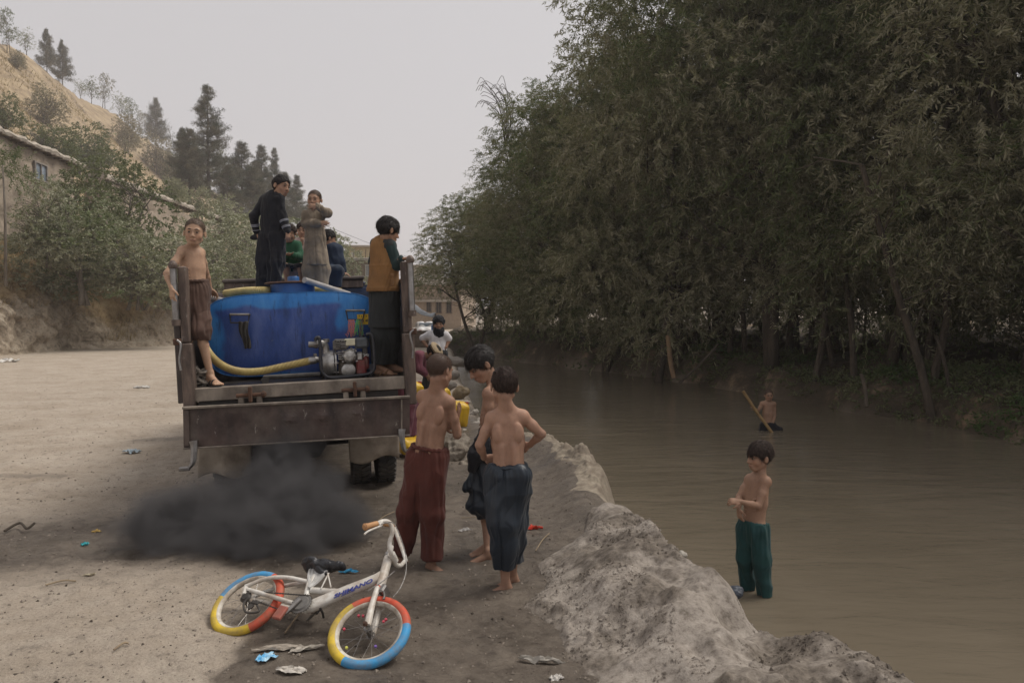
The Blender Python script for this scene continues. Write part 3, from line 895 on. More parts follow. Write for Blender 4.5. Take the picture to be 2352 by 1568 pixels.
def px_tree(ms, h0, qx, qtop, qbase, lab, name, cat, mt=None, D=None, wide=1.0, sink=.0):
    """plant a tree with its foot at a picture point on the ground (or at distance D) and its top at qtop"""
    if D is None: x, D, zb = hit(qx, qbase)
    else:
        x = PT(qx, D); zb = CAM_H + (HOR - qbase) / FOC * D
    zt = CAM_H + (HOR - qtop) / FOC * D
    s = max(.15, (zt - zb) / h0)
    return place_tree(ms, name, lab, cat, x, D, s * wide, qx * .7, z=zb - sink, sz=s, mat=mt)
H0 = [9.3, 7.7, 5.7]
for i, (k, qx, qt, qb, D, lab, nm, mt, wd) in enumerate([
 (0, 195, 395, 690, 37.0, 'large dusty walnut tree in front of the mud house wall', 'broadleaf_tree', None, 1.25),
 (1, 275, 305, 620, 41.5, 'green tree rising behind the large walnut tree', 'broadleaf_tree', M_SUMAC, 1.0),
 (2, 112, 375, 600, 35.5, 'smaller dusty tree between the mud house window and the walnut', 'broadleaf_tree', None, .9),
 (2, 320, 500, 700, 38.5, 'dusty bush hanging over the earth bank right of the walnut', 'bush', None, 1.5),
 (2, 405, 505, 690, 44.0, 'pale dusty bush behind the bare-chested boy on the tailboard', 'bush', None, 1.6),
 (1, 480, 520, 700, 47.0, 'dense dusty tree left of the boy in black', 'broadleaf_tree', None, 1.1),
 (1, 545, 440, 700, 52.0, 'dusty tree just behind the boy in black', 'broadleaf_tree', None, 1.2),
 (1, 625, 440, 705, 58.0, 'grey-green tree between the two standing boys', 'broadleaf_tree', None, 1.1),
 (0, 690, 470, 705, 62.0, 'grey-green tree behind the boy in the tan tunic', 'broadleaf_tree', None, 1.1),
 (1, 762, 500, 710, 66.0, 'grey-green tree right of the boy in the tan tunic', 'broadleaf_tree', None, 1.0),
 (2, 800, 560, 712, 60.0, 'small tree in front of the brick house', 'broadleaf_tree', None, .8),
 (2, 455, 300, 425, None, 'olive bush between the tallest pine and the ridge', 'bush', M_SUMAC, 1.1),
 (2, 300, 255, 350, None, 'scrub on the slope above the walnut tree', 'bush', M_SCRUB, 1.0),
 (2, 190, 270, 410, None, 'green sumac thicket on the slope above the house roof', 'bush', M_SUMAC, 1.5),
 (2, 105, 270, 385, None, 'sumac bush on the slope left of the green thicket', 'bush', M_SUMAC, 1.5),
 (2, 20, 205, 310, None, 'dark green sumac bush at the left edge above the house', 'bush', M_SUMAC, 1.0),
 (2, 115, 190, 290, None, 'brownish scrub bush higher on the slope', 'bush', M_SCRUB, 1.0),
 (2, 235, 300, 400, None, 'small sumac at the right end of the thicket', 'bush', M_SUMAC, .8),
 (2, 415, 330, 440, None, 'green bush at the foot of the tall pine', 'bush', M_SUMAC, .9),
 (2, 365, 300, 400, None, 'brown scrub bush left of the tall pine', 'bush', M_SCRUB, .8),
 (2, 400, 400, 465, 64, 'scrub on top of the ruined mud wall', 'bush', None, 1.2),
 (2, 460, 420, 500, 70, 'scrub at the right end of the ruined mud wall', 'bush', None, 1.2),
 (2, 520, 440, 540, 78, 'dusty scrub between the ruined wall and the pines', 'bush', None, 1.2),
 (2, 50, 115, 165, None, 'brown scrub patch high on the hillside', 'bush', M_SCRUB, 1.0)]):
    px_tree(BR[k], H0[k], qx, qt, qb, lab, nm, 'tree' if 'tree' in nm else 'bush', mt, D, wd)
PN = [pine_meshes(501, 14, 3.6, M_PINE, .9), pine_meshes(502, 11, 3.0, M_PINE, .8), pine_meshes(503, 8, 3.4, M_PINE, .7)]
for (k, h0, qx, qt, qb, D, lab, wd) in [
 (0, 14, 484, 205, 450, 100, 'tallest dark pine standing on the slope against the sky', 1.0),
 (1, 11, 560, 330, 480, 105, 'pine right of the tallest pine', 1.25),
 (1, 11, 605, 338, 480, 112, 'narrow pine above the boy in black', 1.0),
 (0, 14, 634, 345, 500, 118, 'dark pine just left of the head of the boy in black', .7),
 (1, 11, 685, 405, 520, 122, 'small pine between the two standing boys', .9),
 (2, 8, 365, 233, 330, None, 'bushy pine on the ridge left of the tallest pine', .7),
 (2, 8, 425, 300, 400, 108, 'green pine on the slope beside the tallest pine', .8),
 (1, 11, 528, 380, 520, 92, 'short pine at the foot of the slope', 1.3),
 (1, 11, 440, 300, 470, 96, 'bushy pine left of and below the tallest pine', 1.2),
 (1, 11, 585, 385, 520, 100, 'dark low pine filling the gap behind the boy in black', 1.4),
 (2, 8, 655, 400, 520, 110, 'round-topped pine behind the two standing boys', 1.0),
 (1, 11, 720, 450, 560, 116, 'last small pine right of the boy in the tan tunic', 1.2),
 (2, 8, 120, 78, 152, None, 'dark tree on the ridge, left of the pair', .6),
 (2, 8, 155, 103, 172, None, 'dark tree on the ridge, right of the pair', .6)]:
    px_tree(PN[k], h0, qx, qt, qb, lab, 'pine_tree', 'tree', None, D, wd)
TR = [make_tree('t', 601, 7, 2.4, M_SCRUB, 260, 12, .2, .09, base=.35, wide=.4, stems=2, bark=M_BARK, name='thin'),
      make_tree('t', 602, 6, 2.6, M_BROAD, 220, 12, .2, .08, base=.35, wide=.4, stems=2, bark=M_BARK, name='thin')]
for k, (qx, qt, qb, D, lab) in enumerate([(30, 22, 130, 118, 'crooked dark tree at the top left corner of the hill'), (75, 60, 108, 122, 'thin tree beside the crooked one on the ridge'), (8, 30, 90, 116, 'leafy tree cut by the left edge on the ridge'),
    (220, 168, 225, 145, 'small bush on the ridge right of the dark pair'), (250, 170, 250, 142, 'thin leaning tree midway down the ridge'), (285, 205, 270, 146, 'thin tree with bare twigs on the ridge'), (305, 225, 290, 148, 'sparse grey tree low on the ridge'), (195, 180, 205, 143, 'tiny bush on the ridge'), (330, 255, 310, 140, 'sparse tree left of the bushy ridge pine'),
    (110, 190, 260, 90, 'bare brown shrub on the open hillside'), (295, 320, 370, 100, 'lone shrub low on the golden slope'), (55, 120, 170, 108, 'shrub under the crooked ridge tree')]):
    px_tree(TR[k % 2], 7.4, qx, qt, qb, lab, 'ridge_tree', 'tree', M_SUMAC if k % 3 == 0 else None, None, .8)
# the thin poplar in front of the house
x, y = PT(15, 31), 31.0
rng = np.random.default_rng(9); mb = MB(); mb.tube([(0, 0, -1), (.05, 0, 2), (-.02, 0, 4.3)], [.07, .05, .02], 7)
a, b = shell((0, 0, 4.0), (.9, .9, .75), 130, rng, .1, .3)
v, q, cc = leaf_cloud(a, b, rng.uniform(.4, .8, len(a)), 20, .14, rng, .3, .25)
tm = raw_mesh('sapling_trunk', np.concatenate(mb.V), [np.concatenate(f) for f in mb.F.values()]); tm.materials.append(M_BARKG)
cm = raw_mesh('sapling_crown', v, q, col=cc, smooth=False); cm.materials.append(M_SUMAC)
place_tree((tm, cm), 'sapling', 'slender sapling with a pale trunk at the left edge before the mud house', 'tree', x, y, 1.0, z=CAM_H + (HOR - 600) / FOC * 31)
# bare weeping twigs that stick out of the far willows
mb = MB(); rng = np.random.default_rng(12)
b0 = U(1165, 335, 33)
for i in range(26):
    tip = U(1104 + rng.uniform(0, 60), 176 + rng.uniform(0, 60), 33 + rng.uniform(-.4, .4))
    midp = (b0 + tip) / 2 + np.array([rng.uniform(.1, .35), 0, rng.uniform(.2, .6)])
    mb.tube(spline([b0 + rng.normal(size=3) * .08, midp, tip, tip + np.array([-.25, 0, -.3 * rng.random()])], 4), .012, 3, cap=False)
tg = mb.build('bare_twigs', M_BARK)
tag(tg, 'bunch of bare arching branches sticking out of the far willows into the sky', 'branch')

# broken pale stake and slanting poles at the far bank
def stick(name, lab, cat, pts, r, mat, group=None, n=7):
    o = MB().tube(spline(pts, 5), r, n).build(name, mat, smooth=True)
    return tag(o, lab, cat, group)
stick('broken_stake', 'pale broken tree stump leaning at the edge of the far bank', 'stump', [U(1548, 868, 21.5), U(1540, 830, 21.6), U(1534, 770, 21.7)], .075, simple('pale_wood', (.30, .20, .11), (.20, .13, .08), scale=14, stretch=(1, 1, .2)))
for k, (a, b, D) in enumerate([((1990, 935), (1978, 858), 13.6), ((1560, 880), (1650, 790), 20.5), ((2180, 890), (2150, 770), 14.6)]):
    stick('leaning_branch', ['grey stake standing in the shallows under the far bank', 'fallen branch slanting from the far bank into the water', 'slanting bare branch against the dark bank at right'][k], 'branch',
          [U(a[0], a[1], D), U((a[0] + b[0]) / 2 + 4, (a[1] + b[1]) / 2, D + .1), U(b[0], b[1], D + .2)], .035, M_BARK)

# undergrowth on the far bank, dry grass on the near slopes: nobody could count these
rng = np.random.default_rng(31)
n = 8200
yy_ = 9 + 38 * rng.uniform(0, 1, n) ** 1.6
xx_ = farb(yy_) + rng.uniform(-.75, 2.4, n) ** 1.0
keep = fbm(xx_ * .8, yy_ * .8, s=90, o=3) > -.25
xx_, yy_ = xx_[keep], yy_[keep]
zz_ = ground_z(xx_, yy_, False)
ok = zz_ > WATER - .05
P = np.stack([xx_, yy_, zz_], 1)[ok]
D = rng.normal(size=P.shape) * .6; D[:, 2] = abs(D[:, 2]) + .4; D[:, 0] -= .25; D /= np.linalg.norm(D, axis=1)[:, None]
v, q, cc = leaf_cloud(P, D, rng.uniform(.15, .45, len(P)), 11, .062, rng, .35, .55, tone=np.clip(.4 + .5 * fbm(P[:, 0], P[:, 1], s=91), 0, 1))
me = raw_mesh('bank_undergrowth', v, q, col=cc, smooth=False)
tag(link('bank_undergrowth', me, M_SUMAC), 'low leafy undergrowth spilling over the far bank to the water', 'undergrowth', kind='stuff')
def blades(n, xs, ys, h, w, name, lab, mat, rng, lean=.5):
    z = ground_z(xs, ys) + (.08 if h < .5 else 0)
    P = np.stack([xs, ys, z - .03], 1)
    an = rng.uniform(0, 6.28, len(P)); hh = h * rng.uniform(.5, 1.3, len(P))
    dx = np.stack([np.cos(an), np.sin(an), 0 * an], 1)
    tip = P + np.stack([rng.normal(size=len(P)) * lean * hh, rng.normal(size=len(P)) * lean * hh, hh], 1)
    V = np.stack([P - dx * w, P + dx * w, tip], 1).reshape(-1, 3)
    me = raw_mesh(name, V, np.arange(len(P) * 3).reshape(-1, 3), smooth=False, col=np.repeat(np.stack([rng.uniform(0, 1, len(P)), rng.uniform(0, 1, len(P)), an * 0], 1), 3, 0))
    return tag(link(name, me, mat), lab, 'grass', kind='stuff')
M_HAY = mat_leaf('dry_grass_blade', ((.24, .17, .09), (.34, .25, .13)), ((.38, .29, .17), (.46, .37, .24)), .1)
n = 26000
ys = 27 + 22 * rng.uniform(0, 1, n); e = .7 + 3.6 * rng.uniform(0, 1, n) ** .8
xs = -(bank_base(ys) + .45 * fbm(ys * .35, 0 * ys, s=31, o=3) + e) - .104 * ys
blades(n, xs, ys, .46, .022, 'dry_bank_grass', 'dry golden grass covering the earth bank at left', M_HAY, rng)
n = 36000
ys = 45 + 110 * rng.uniform(0, 1, n) ** 1.2; o1 = 27 + 50 * rng.uniform(0, 1, n)
kp = fbm(o1 * .15, ys * .15, s=95) > -.2
ys, o1 = ys[kp], o1[kp]
blades(len(ys), -o1 - .104 * ys, ys, .55, .07, 'dry_hill_grass', 'dry golden grass tufts over the hillside', M_HAY, rng)

# ------------------------------------------------------------------ buildings
M_MUD = simple('mud_plaster', (.37, .305, .235), (.24, .195, .15), rough=.97, scale=2.2, bmp=1.0, bd=.12, dirt=(.18, .145, .11), dirt_amt=.5, dscale=.5)
M_MUDTOP = simple('mud_roof', (.42, .37, .31), (.31, .27, .22), rough=.97, scale=3, bmp=.8, bd=.06)
M_WOODD = simple('weathered_beam', (.16, .12, .09), (.09, .07, .05), rough=.9, scale=6)
M_WHITEP = simple('flaky_white_paint', (.62, .60, .55), (.45, .43, .39), rough=.7, scale=9)
M_GLASS = simple('dull_glass', (.22, .26, .30), (.12, .15, .18), rough=.15, scale=1.5, bmp=0)
M_BRICK = simple('tan_brick', (.34, .27, .20), (.26, .205, .155), rough=.95, scale=4, bmp=.6, bd=.03, dirt=(.2, .16, .12), dscale=.6)
M_CONC = simple('pale_concrete', (.42, .38, .33), (.33, .30, .26), rough=.9, scale=2, dirt=(.24, .2, .17), dscale=.8)
M_DARK = simple('dark_opening', (.03, .028, .026), (.02, .02, .02), rough=.9)
sdir = np.array([-.104, 1, 0]) / np.linalg.norm([-.104, 1, 0]); snrm = np.array([-sdir[1], sdir[0], 0])      # away from the street
def on_wall(y, o=22.45): return np.array([-o - .104 * y, y, 0.0])
def wall_mesh(y0, y1, z0, z1, thick, seed, name, parent, amp=.10):
    """hand-built mud wall: uneven slab along the street direction"""
    L = (y1 - y0); nx = int(L / .25); nz = int((z1 - z0) / .25)
    yv = np.linspace(y0, y1, nx); zv = np.linspace(z0, z1, nz)
    Y_, Z_ = np.meshgrid(yv, zv, indexing='ij')
    b = on_wall(0); X_ = -22.45 - .104 * Y_
    off = amp * fbm(Y_ * .8, Z_ * 1.0, s=seed, o=4)
    front = np.stack([X_ + off, Y_, Z_], -1).reshape(-1, 3)
    back = np.stack([X_ - thick + 0 * off, Y_, Z_], -1).reshape(-1, 3)
    k = np.arange(nx - 1)[:, None] * nz + np.arange(nz - 1)[None, :]
    Ff = np.stack([k, k + nz, k + nz + 1, k + 1], -1).reshape(-1, 4)
    m0 = len(front)
    ring = [i * nz for i in range(nx)] + [(nx - 1) * nz + j for j in range(1, nz)] + [i * nz + nz - 1 for i in range(nx - 2, -1, -1)] + [j for j in range(nz - 2, 0, -1)]
    r = np.array(ring); r2 = np.roll(r, -1)
    side = np.stack([r2, r, r + m0, r2 + m0], 1)
    me = raw_mesh(name, np.concatenate([front, back]), [Ff, (Ff + m0)[:, ::-1], side])
    return link(name, me, M_MUD, parent)
def roof_strip(y0, y1, z, parent, seed, over=.35, beams=True, h=.28, zdrop=0.0):
    rng = np.random.default_rng(seed)
    k = int((y1 - y0) / .35); ys = np.linspace(y0, y1, k)
    prof = [(-.9, 0), (over, -.02), (over + .05, h * .5), (over - .03, h), (-.9, h + .1)]
    V = []
    for y in ys:
        jz = .05 * rng.normal(); jo = .06 * rng.normal()
        for (o, dz) in prof:
            V.append((-22.45 - .104 * y + (o + (jo if o > 0 else 0)), y, z + dz + jz * (dz > 0) + zdrop * (y - y0) / (y1 - y0)))
    n = len(prof); k2 = np.arange(n)
    F = np.concatenate([np.stack([i * n + k2, i * n + (k2 + 1) % n, (i + 1) * n + (k2 + 1) % n, (i + 1) * n + k2], 1) for i in range(len(ys) - 1)])
    link('roof', raw_mesh('roof', np.array(V), [F[:, ::-1], np.array([list(range(n)), [(len(ys) - 1) * n + j for j in range(n)][::-1]])], smooth=False), M_MUDTOP, parent)
    if beams:
        bm = MB().tube([(-.3, 0, 0), (over + .12, 0, 0)], .055, 6); me = None
        for y in np.arange(y0 + .4, y1 - .2, .75):
            if me is None:
                o = bm.build('roof_beam', M_WOODD, parent); me = o.data
            else: o = link('roof_beam', me, None, parent)
            o.location = (-22.45 - .104 * y, y + .08 * rng.normal(), z - .06 + zdrop * (y - y0) / (y1 - y0))
def window_on(parent, y, z, w, h, name='window', bars=1):
    """window set in a wall that runs along the street"""
    R = np.stack([sdir, -snrm, [0, 0, 1]], 1); c = on_wall(y) + np.array([0, 0, z]) - snrm * .12
    fr = MB()
    for (a, b, ww, hh) in ((0, h / 2, w + .16, .09), (0, -h / 2, w + .16, .09), (-w / 2, 0, .09, h - .09), (w / 2, 0, .09, h - .09)):
        fr.box(c + R @ np.array([a, 0, b]), (ww, .12, hh), R)
    for k in range(bars):
        fr.box(c + R @ np.array([(k + 1) * w / (bars + 1) - w / 2, .003, 0]), (.05, .10, h - .1), R)
    o = fr.build(name, simple('grey_window_wood', (.26, .23, .20), (.17, .15, .13), rough=.85, scale=8), parent)
    MB().box(c + R @ np.array([0, -.03, 0]), (w - .05, .02, h - .05), R).build('pane', M_GLASS, o)
h1 = thing('mud_house', 'mud brick house with a crumbling flat roof edge above the earth bank', 'house', (0, 0, 0))
wall_mesh(24, 46.3, 3.6, 11.1, 5.5, 81, 'wall', h1)
roof_strip(24, 46.9, 11.1, h1, 5)
yw = 22.45 / ((1176 - 96) / 1693 - .104)
window_on(h1, yw, CAM_H + (HOR - 398) / FOC * yw, 1.25, .95)
h2 = thing('ruined_mud_wall', 'low mud compound wall with a crumbling top behind the boy on the tailboard', 'wall', (0, 0, 0))
wall_mesh(50, 79, 3.6, 11.0, 1.2, 82, 'wall', h2, .18)
roof_strip(50, 79.4, 11.0, h2, 6, over=.2, beams=True, h=.35, zdrop=.9)

def block_house(name, lab, D, qx0, qx1, qtop, depth, mat, wins, z0=-.5, rz=.1, storeys=None, slab=True, rebars=0):
    x0, x1 = PT(qx0, D), PT(qx1, D); zt = CAM_H + (HOR - qtop) / FOC * D
    t = thing(name, lab, 'building', ((x0 + x1) / 2, D, 0), rz)
    w = x1 - x0
    MB().box((0, depth / 2, (zt + z0) / 2), (w, depth, zt - z0)).build('wall', mat, t)
    if slab: MB().box((0, depth / 2 - .15, zt + .12), (w + .7, depth + .7, .24), bev=.03).build('roof', M_CONC, t)
    if storeys:
        for q in storeys:
            MB().box((0, -.15, CAM_H + (HOR - q) / FOC * D), (w + .2, .6, .25)).build('ledge', M_CONC, t)
    for (qx, qy, qw, qh, kind) in wins:
        cx = PT(qx, D) - (x0 + x1) / 2; cz = CAM_H + (HOR - qy) / FOC * D; ww = qw / FOC * D; hh = qh / FOC * D
        fr = MB()
        for (a, b, c_, d_) in ((0, hh / 2, ww + .16, .1), (0, -hh / 2, ww + .16, .1), (-ww / 2, 0, .1, hh - .1), (ww / 2, 0, .1, hh - .1), (0, 0, .06, hh - .1)):
            fr.box((cx + a, -.03, cz + b), (c_, .12, d_))
        o = fr.build('window' if kind else 'shutter_door', M_WHITEP if kind else M_WOODD, t)
        MB().box((cx, -.005, cz), (ww - .06, .03, hh - .06)).build('pane', M_GLASS if kind else M_DARK, o)
    for k in range(rebars):
        MB().tube([(-w / 2 + (k + .5) * w / rebars, .3, zt + .2), (-w / 2 + (k + .5) * w / rebars + .05, .3, zt + 1.0)], .03, 4).build('rebar', M_WOODD, t)
    return t
block_house('brick_house', 'tan brick house with a white window behind the boy in the vest', 62, 806, 900, 600, 9, M_BRICK, [(846, 622, 9, 25, 1), (872, 625, 9, 22, 1)], storeys=[655], rebars=7)
block_house('shop_building', 'tan two-storey building with dark shop openings at the end of the street', 84, 946, 1060, 655, 10, M_BRICK, [(972, 678, 0.1, .1, 0), (1010, 668, 9, 12, 0), (985, 704, 10, 24, 0), (1008, 706, 12, 26, 0), (1032, 706, 12, 26, 0)][1:], storeys=[691], rz=-.12)
block_house('pale_house', 'pale house with small windows above the shops at the end of the street', 120, 925, 1012, 612, 12, M_CONC, [(938, 630, 5, 14, 1), (970, 632, 6, 10, 1), (990, 636, 7, 10, 1)], rz=.05)
block_house('distant_house', 'flat-roofed pale house half hidden behind the far willows', 135, 1000, 1090, 640, 12, M_CONC, [(1012, 655, 6, 8, 1), (1030, 655, 6, 8, 1)], rz=-.05)
block_house('yellow_house', 'yellowish house with a pitched roof edge behind the seated boy in blue', 105, 795, 850, 568, 12, simple('ochre_plaster', (.46, .38, .22), (.36, .29, .17), scale=2), [(812, 585, 5, 9, 1), (828, 585, 5, 9, 1)])
# street stalls: tarpaulin on poles
st = thing('market_stall', 'street stall under a grey-blue tarpaulin at the end of the street', 'stall', (0, 0, 0))
D = 40
a, b, c, d = U(936, 703, D), U(996, 728, D + .3), U(1000, 720, D + 3), U(940, 692, D + 3)
nn = 14
s_g, t_g = np.meshgrid(np.linspace(0, 1, nn), np.linspace(0, 1, nn), indexing='ij')
P = (a[None, None] * ((1 - s_g) * (1 - t_g))[..., None] + b * (s_g * (1 - t_g))[..., None] + c * (s_g * t_g)[..., None] + d * ((1 - s_g) * t_g)[..., None])
P[..., 2] += .10 * vn(s_g * 4, t_g * 4, s=3) - .25 * np.sin(np.pi * s_g) * .5
k = np.arange(nn - 1)[:, None] * nn + np.arange(nn - 1)[None]
F = np.stack([k, k + nn, k + nn + 1, k + 1], -1).reshape(-1, 4)
o = link('tarpaulin', raw_mesh('tarpaulin', P.reshape(-1, 3), F), simple('faded_tarp', (.30, .34, .40), (.42, .44, .46), rough=.6, scale=3), st)
md = o.modifiers.new('thickness', 'SOLIDIFY'); md.thickness = .02
for p in (a, b, c, d):
    MB().tube([(p[0], p[1], 0), (p[0], p[1], p[2])], .04, 6).build('pole', M_WOODD, st)
MB().box(((a[0] + b[0]) / 2, D + 1.6, .45), (1.5, 1.4, .9), bev=.03).build('counter', M_WOODD, st)
# ------------------------------------------------------------------ the water truck
TO = np.array([-1.754, 6.115, 0.0]); TRZ = math.radians(14.1); TRY = math.radians(-2.3)
TM = np.array(Matrix.Rotation(TRZ, 3, 'Z') @ Matrix.Rotation(TRY, 3, 'Y'))
def L(qx, qy, yt):
    """truck coordinates of a picture point on the truck's cross-section yt metres ahead of its tail"""
    o = TM.T @ (np.array([0, 0, CAM_H]) - TO)
    w = U(qx, qy, 10.0) - np.array([0, 0, CAM_H]); d = TM.T @ w
    t = (yt - o[1]) / d[1]
    return o + d * t
def TW(p): return TM @ np.asarray(p, float) + TO
M_GATE = simple('rusty_brown_steel', (.088, .058, .050), (.040, .029, .027), rough=.5, scale=6, metal=.15, bmp=.4, bd=.008, dirt=(.19, .155, .125), dirt_amt=.5, dscale=5, wear=(.30, .27, .24), wear_t=.63, stretch=(1, 1, .35))
M_BEAM = simple('dusty_bed_steel', (.31, .265, .215), (.19, .16, .13), rough=.75, scale=7, metal=.1, bmp=.4, bd=.006, dirt=(.06, .045, .038), dirt_amt=.9, dscale=4, stretch=(1, 1, .3))
M_POST = simple('worn_brown_post', (.17, .125, .10), (.060, .044, .038), rough=.6, scale=16, metal=.2, bmp=.4, bd=.004, wear=(.33, .30, .27), wear_t=.62, stretch=(1, 1, .25))
M_INNER = simple('dark_sideboard', (.075, .06, .055), (.045, .038, .035), rough=.7, scale=4, dirt=(.16, .13, .11), dscale=3)
M_WETBED = simple('wet_bed_floor', (.055, .045, .038), (.03, .026, .022), rough=.25, scale=6, spec=.6)
M_FLAP = simple('dusty_mud_flap', (.42, .355, .28), (.32, .265, .205), rough=.8, scale=4, bmp=.3, bd=.01, dirt=(.14, .10, .075), dirt_amt=.8, dscale=5)
M_TYRE = simple('dusty_tyre', (.045, .042, .040), (.028, .027, .026), rough=.85, scale=10, dirt=(.17, .15, .125), dirt_amt=.6, dscale=5)
M_CHAS = simple('greasy_chassis', (.035, .030, .027), (.02, .018, .017), rough=.6, scale=6, dirt=(.10, .085, .07), dscale=4)
M_STEEL = simple('bare_worn_steel', (.36, .35, .34), (.22, .21, .20), rough=.38, metal=.85, scale=14, dirt=(.14, .11, .085), dirt_amt=.55, dscale=8)
M_ALU = simple('cast_aluminium', (.50, .49, .47), (.36, .35, .33), rough=.42, metal=.75, scale=18, bmp=.3, bd=.002, dirt=(.16, .125, .09), dirt_amt=.6, dscale=9)
M_BLK = simple('chipped_black_paint', (.022, .022, .026), (.035, .036, .042), rough=.4, scale=20, wear=(.20, .20, .21), wear_t=.66)
M_RUST = simple('rust', (.11, .055, .032), (.06, .035, .026), rough=.9, scale=22)
M_NAVY = simple('dusty_navy_paint', (.035, .055, .115), (.025, .038, .075), rough=.5, scale=5, dirt=(.16, .14, .13), dirt_amt=.4)
M_CREAM = simple('cream_label', (.62, .58, .42), (.50, .47, .34), rough=.5, scale=14)
M_REDP = simple('faded_red_paint', (.22, .030, .030), (.13, .022, .022), rough=.5, scale=12, dirt=(.14, .10, .08), dirt_amt=.6, dscale=10)
M_GREYP = simple('sooty_grey_plastic', (.20, .19, .175), (.11, .105, .10), rough=.6, scale=12, dirt=(.05, .045, .04), dirt_amt=.8, dscale=7)

truck = thing('water_truck', 'old brown flatbed truck with its tailgate down, loaded with a blue water tank', 'truck', TO)
truck.rotation_euler = (0, TRY, TRZ)
bl, br = L(428, 894, 0), L(929, 864, 0)
BZ = (bl[2] + br[2]) / 2; HW = (br[0] - bl[0]) / 2; XC = (br[0] + bl[0]) / 2
BL = 4.15
def tb(name, mat, *boxes, parent=None, bev=.006, smooth=False):
    m = MB()
    for (x0, x1, y0, y1, z0, z1) in boxes:
        m.box(((x0 + x1) / 2, (y0 + y1) / 2, (z0 + z1) / 2), (abs(x1 - x0), abs(y1 - y0), abs(z1 - z0)), bev=bev)
    return m.build(name, mat, parent or truck, smooth=smooth)
xl, xr = XC - HW, XC + HW
tb('bed_floor', M_WETBED, (xl + .05, xr - .05, .06, BL, BZ - .05, BZ - .002))
tb('rear_beam', M_BEAM, (xl, xr, -.03, .058, BZ - .105, BZ + .004))
tb('rear_sill', M_CHAS, (xl + .08, xr - .06, .0, .055, BZ - .21, BZ - .108))
for s, x0, x1 in ((-1, xl - .085, xl - .035), (1, xr + .035, xr + .085)):
    sb = tb('sideboard', M_INNER, (x0, x1, .09, BL, BZ - .12, BZ + .80))
    for k in range(5):
        yk = .5 + k * .85
        tb('stake', M_POST, (x1 if s > 0 else x0 - .04, x1 + .04 if s > 0 else x0, yk, yk + .07, BZ - .14, BZ + .83), parent=sb)
    tb('top_rail', M_POST, (x0 - .012, x1 + .012, .085, BL + .01, BZ + .802, BZ + .85), parent=sb)
# corner posts with their pipe hinges
def post(qa, qb, qtop, side):
    a = L(qa, qtop, -.02)[0]; b = L(qb, qtop, -.02)[0]; zt = L((qa + qb) / 2, qtop, -.02)[2]
    o = tb('corner_post', M_POST, (a, b, -.06, .085, BZ - .24, BZ + .37), (a + .012, b - .012, -.045, .07, BZ + .373, zt), bev=.01)
    return o, a, b, zt
p1, a1, b1, zt1 = post(404, 432, 612, -1)
p2, a2, b2, zt2 = post(917, 943, 600, 1)
def pipe(P, r, mat, name, parent, n=10, sm=True, k=8):
    return MB().tube(spline(P, k) if len(P) > 2 else np.asarray(P, float), r, n).build(name, mat, parent, smooth=sm)
for (xx, zt, par, sgn) in ((a1 - .012, zt1, p1, -1), (b2 - .01, zt2, p2, 1)):
    pipe([(xx, -.075, zt - .42), (xx, -.075, zt - .02)], .026, M_STEEL, 'hinge_pipe', par)
    o = MB(); o.lathe([(.0, -.02), (.03, -.018), (.036, .0), (.034, .02), (.018, .042), (0, .048)], 12, c=(xx, -.075, zt)); o.lathe([(.0, -.03), (.034, -.028), (.034, .02), (0, .022)], 12, c=(xx, -.075, zt - .44))
    o.build('pipe_cap', M_POST, par, smooth=True)
    pipe([(xx + .002, -.09, BZ + .40), (xx - .03 * sgn, -.10, BZ + .36), (xx - .012 * sgn, -.10, BZ + .24), (xx - .02 * sgn, -.10, BZ + .16)], .009, M_STEEL, 'latch_hook', par)
    tb('latch_plate', M_RUST, (xx - .03, xx + .03, -.088, -.062, BZ + .36, BZ + .41), parent=par)
# tailgate hanging down
tg = [L(420, 936, -.10), L(941, 910, -.10), L(941, 998, -.10), L(422, 1029, -.10)]
mb = MB(); nX, nZ = 60, 12
gridp = []
gr_ = np.random.default_rng(4)
s_g, t_g = np.meshgrid(np.linspace(0, 1, nX), np.linspace(0, 1, nZ), indexing='ij')
P = tg[0] * ((1 - s_g) * (1 - t_g))[..., None] + tg[1] * (s_g * (1 - t_g))[..., None] + tg[2] * (s_g * t_g)[..., None] + tg[3] * ((1 - s_g) * t_g)[..., None]
dent = .006 * vn(s_g * 7, t_g * 3, s=12)
for (u0, v0, am, w) in ((.455, .42, -.020, .022), (.60, .40, -.018, .025), (.75, .36, -.012, .015), (.2, .55, .01, .05)):
    dent = dent + am * np.exp(-(((s_g - u0) / w) ** 2 + ((t_g - v0) / (w * 5)) ** 2))
F_ = P.copy(); F_[..., 1] += dent; B_ = P.copy(); B_[..., 1] += .035
n_ = nX * nZ
k = np.arange(nX - 1)[:, None] * nZ + np.arange(nZ - 1)[None]
Fq = np.stack([k, k + 1, k + nZ + 1, k + nZ], -1).reshape(-1, 4)
ring = np.array([i * nZ for i in range(nX)] + [(nX - 1) * nZ + j for j in range(1, nZ)] + [i * nZ + nZ - 1 for i in range(nX - 2, -1, -1)] + [j for j in range(nZ - 2, 0, -1)])
r2 = np.roll(ring, -1)
tail = link('tailgate', raw_mesh('tailgate', np.concatenate([F_.reshape(-1, 3), B_.reshape(-1, 3)]), [Fq, (Fq + n_)[:, ::-1], np.stack([ring, r2, r2 + n_, ring + n_], 1)], smooth=False), M_GATE, truck)
def bar(a, b, w, d, mat, name, parent):
    a, b = np.asarray(a, float), np.asarray(b, float); R = frame_z(b - a, (0, 1, 0))
    return MB().box((a + b) / 2, (w, d, np.linalg.norm(b - a)), R, bev=min(w, d) * .2).build(name, mat, parent)
y_ = np.array([0, -.022, 0])
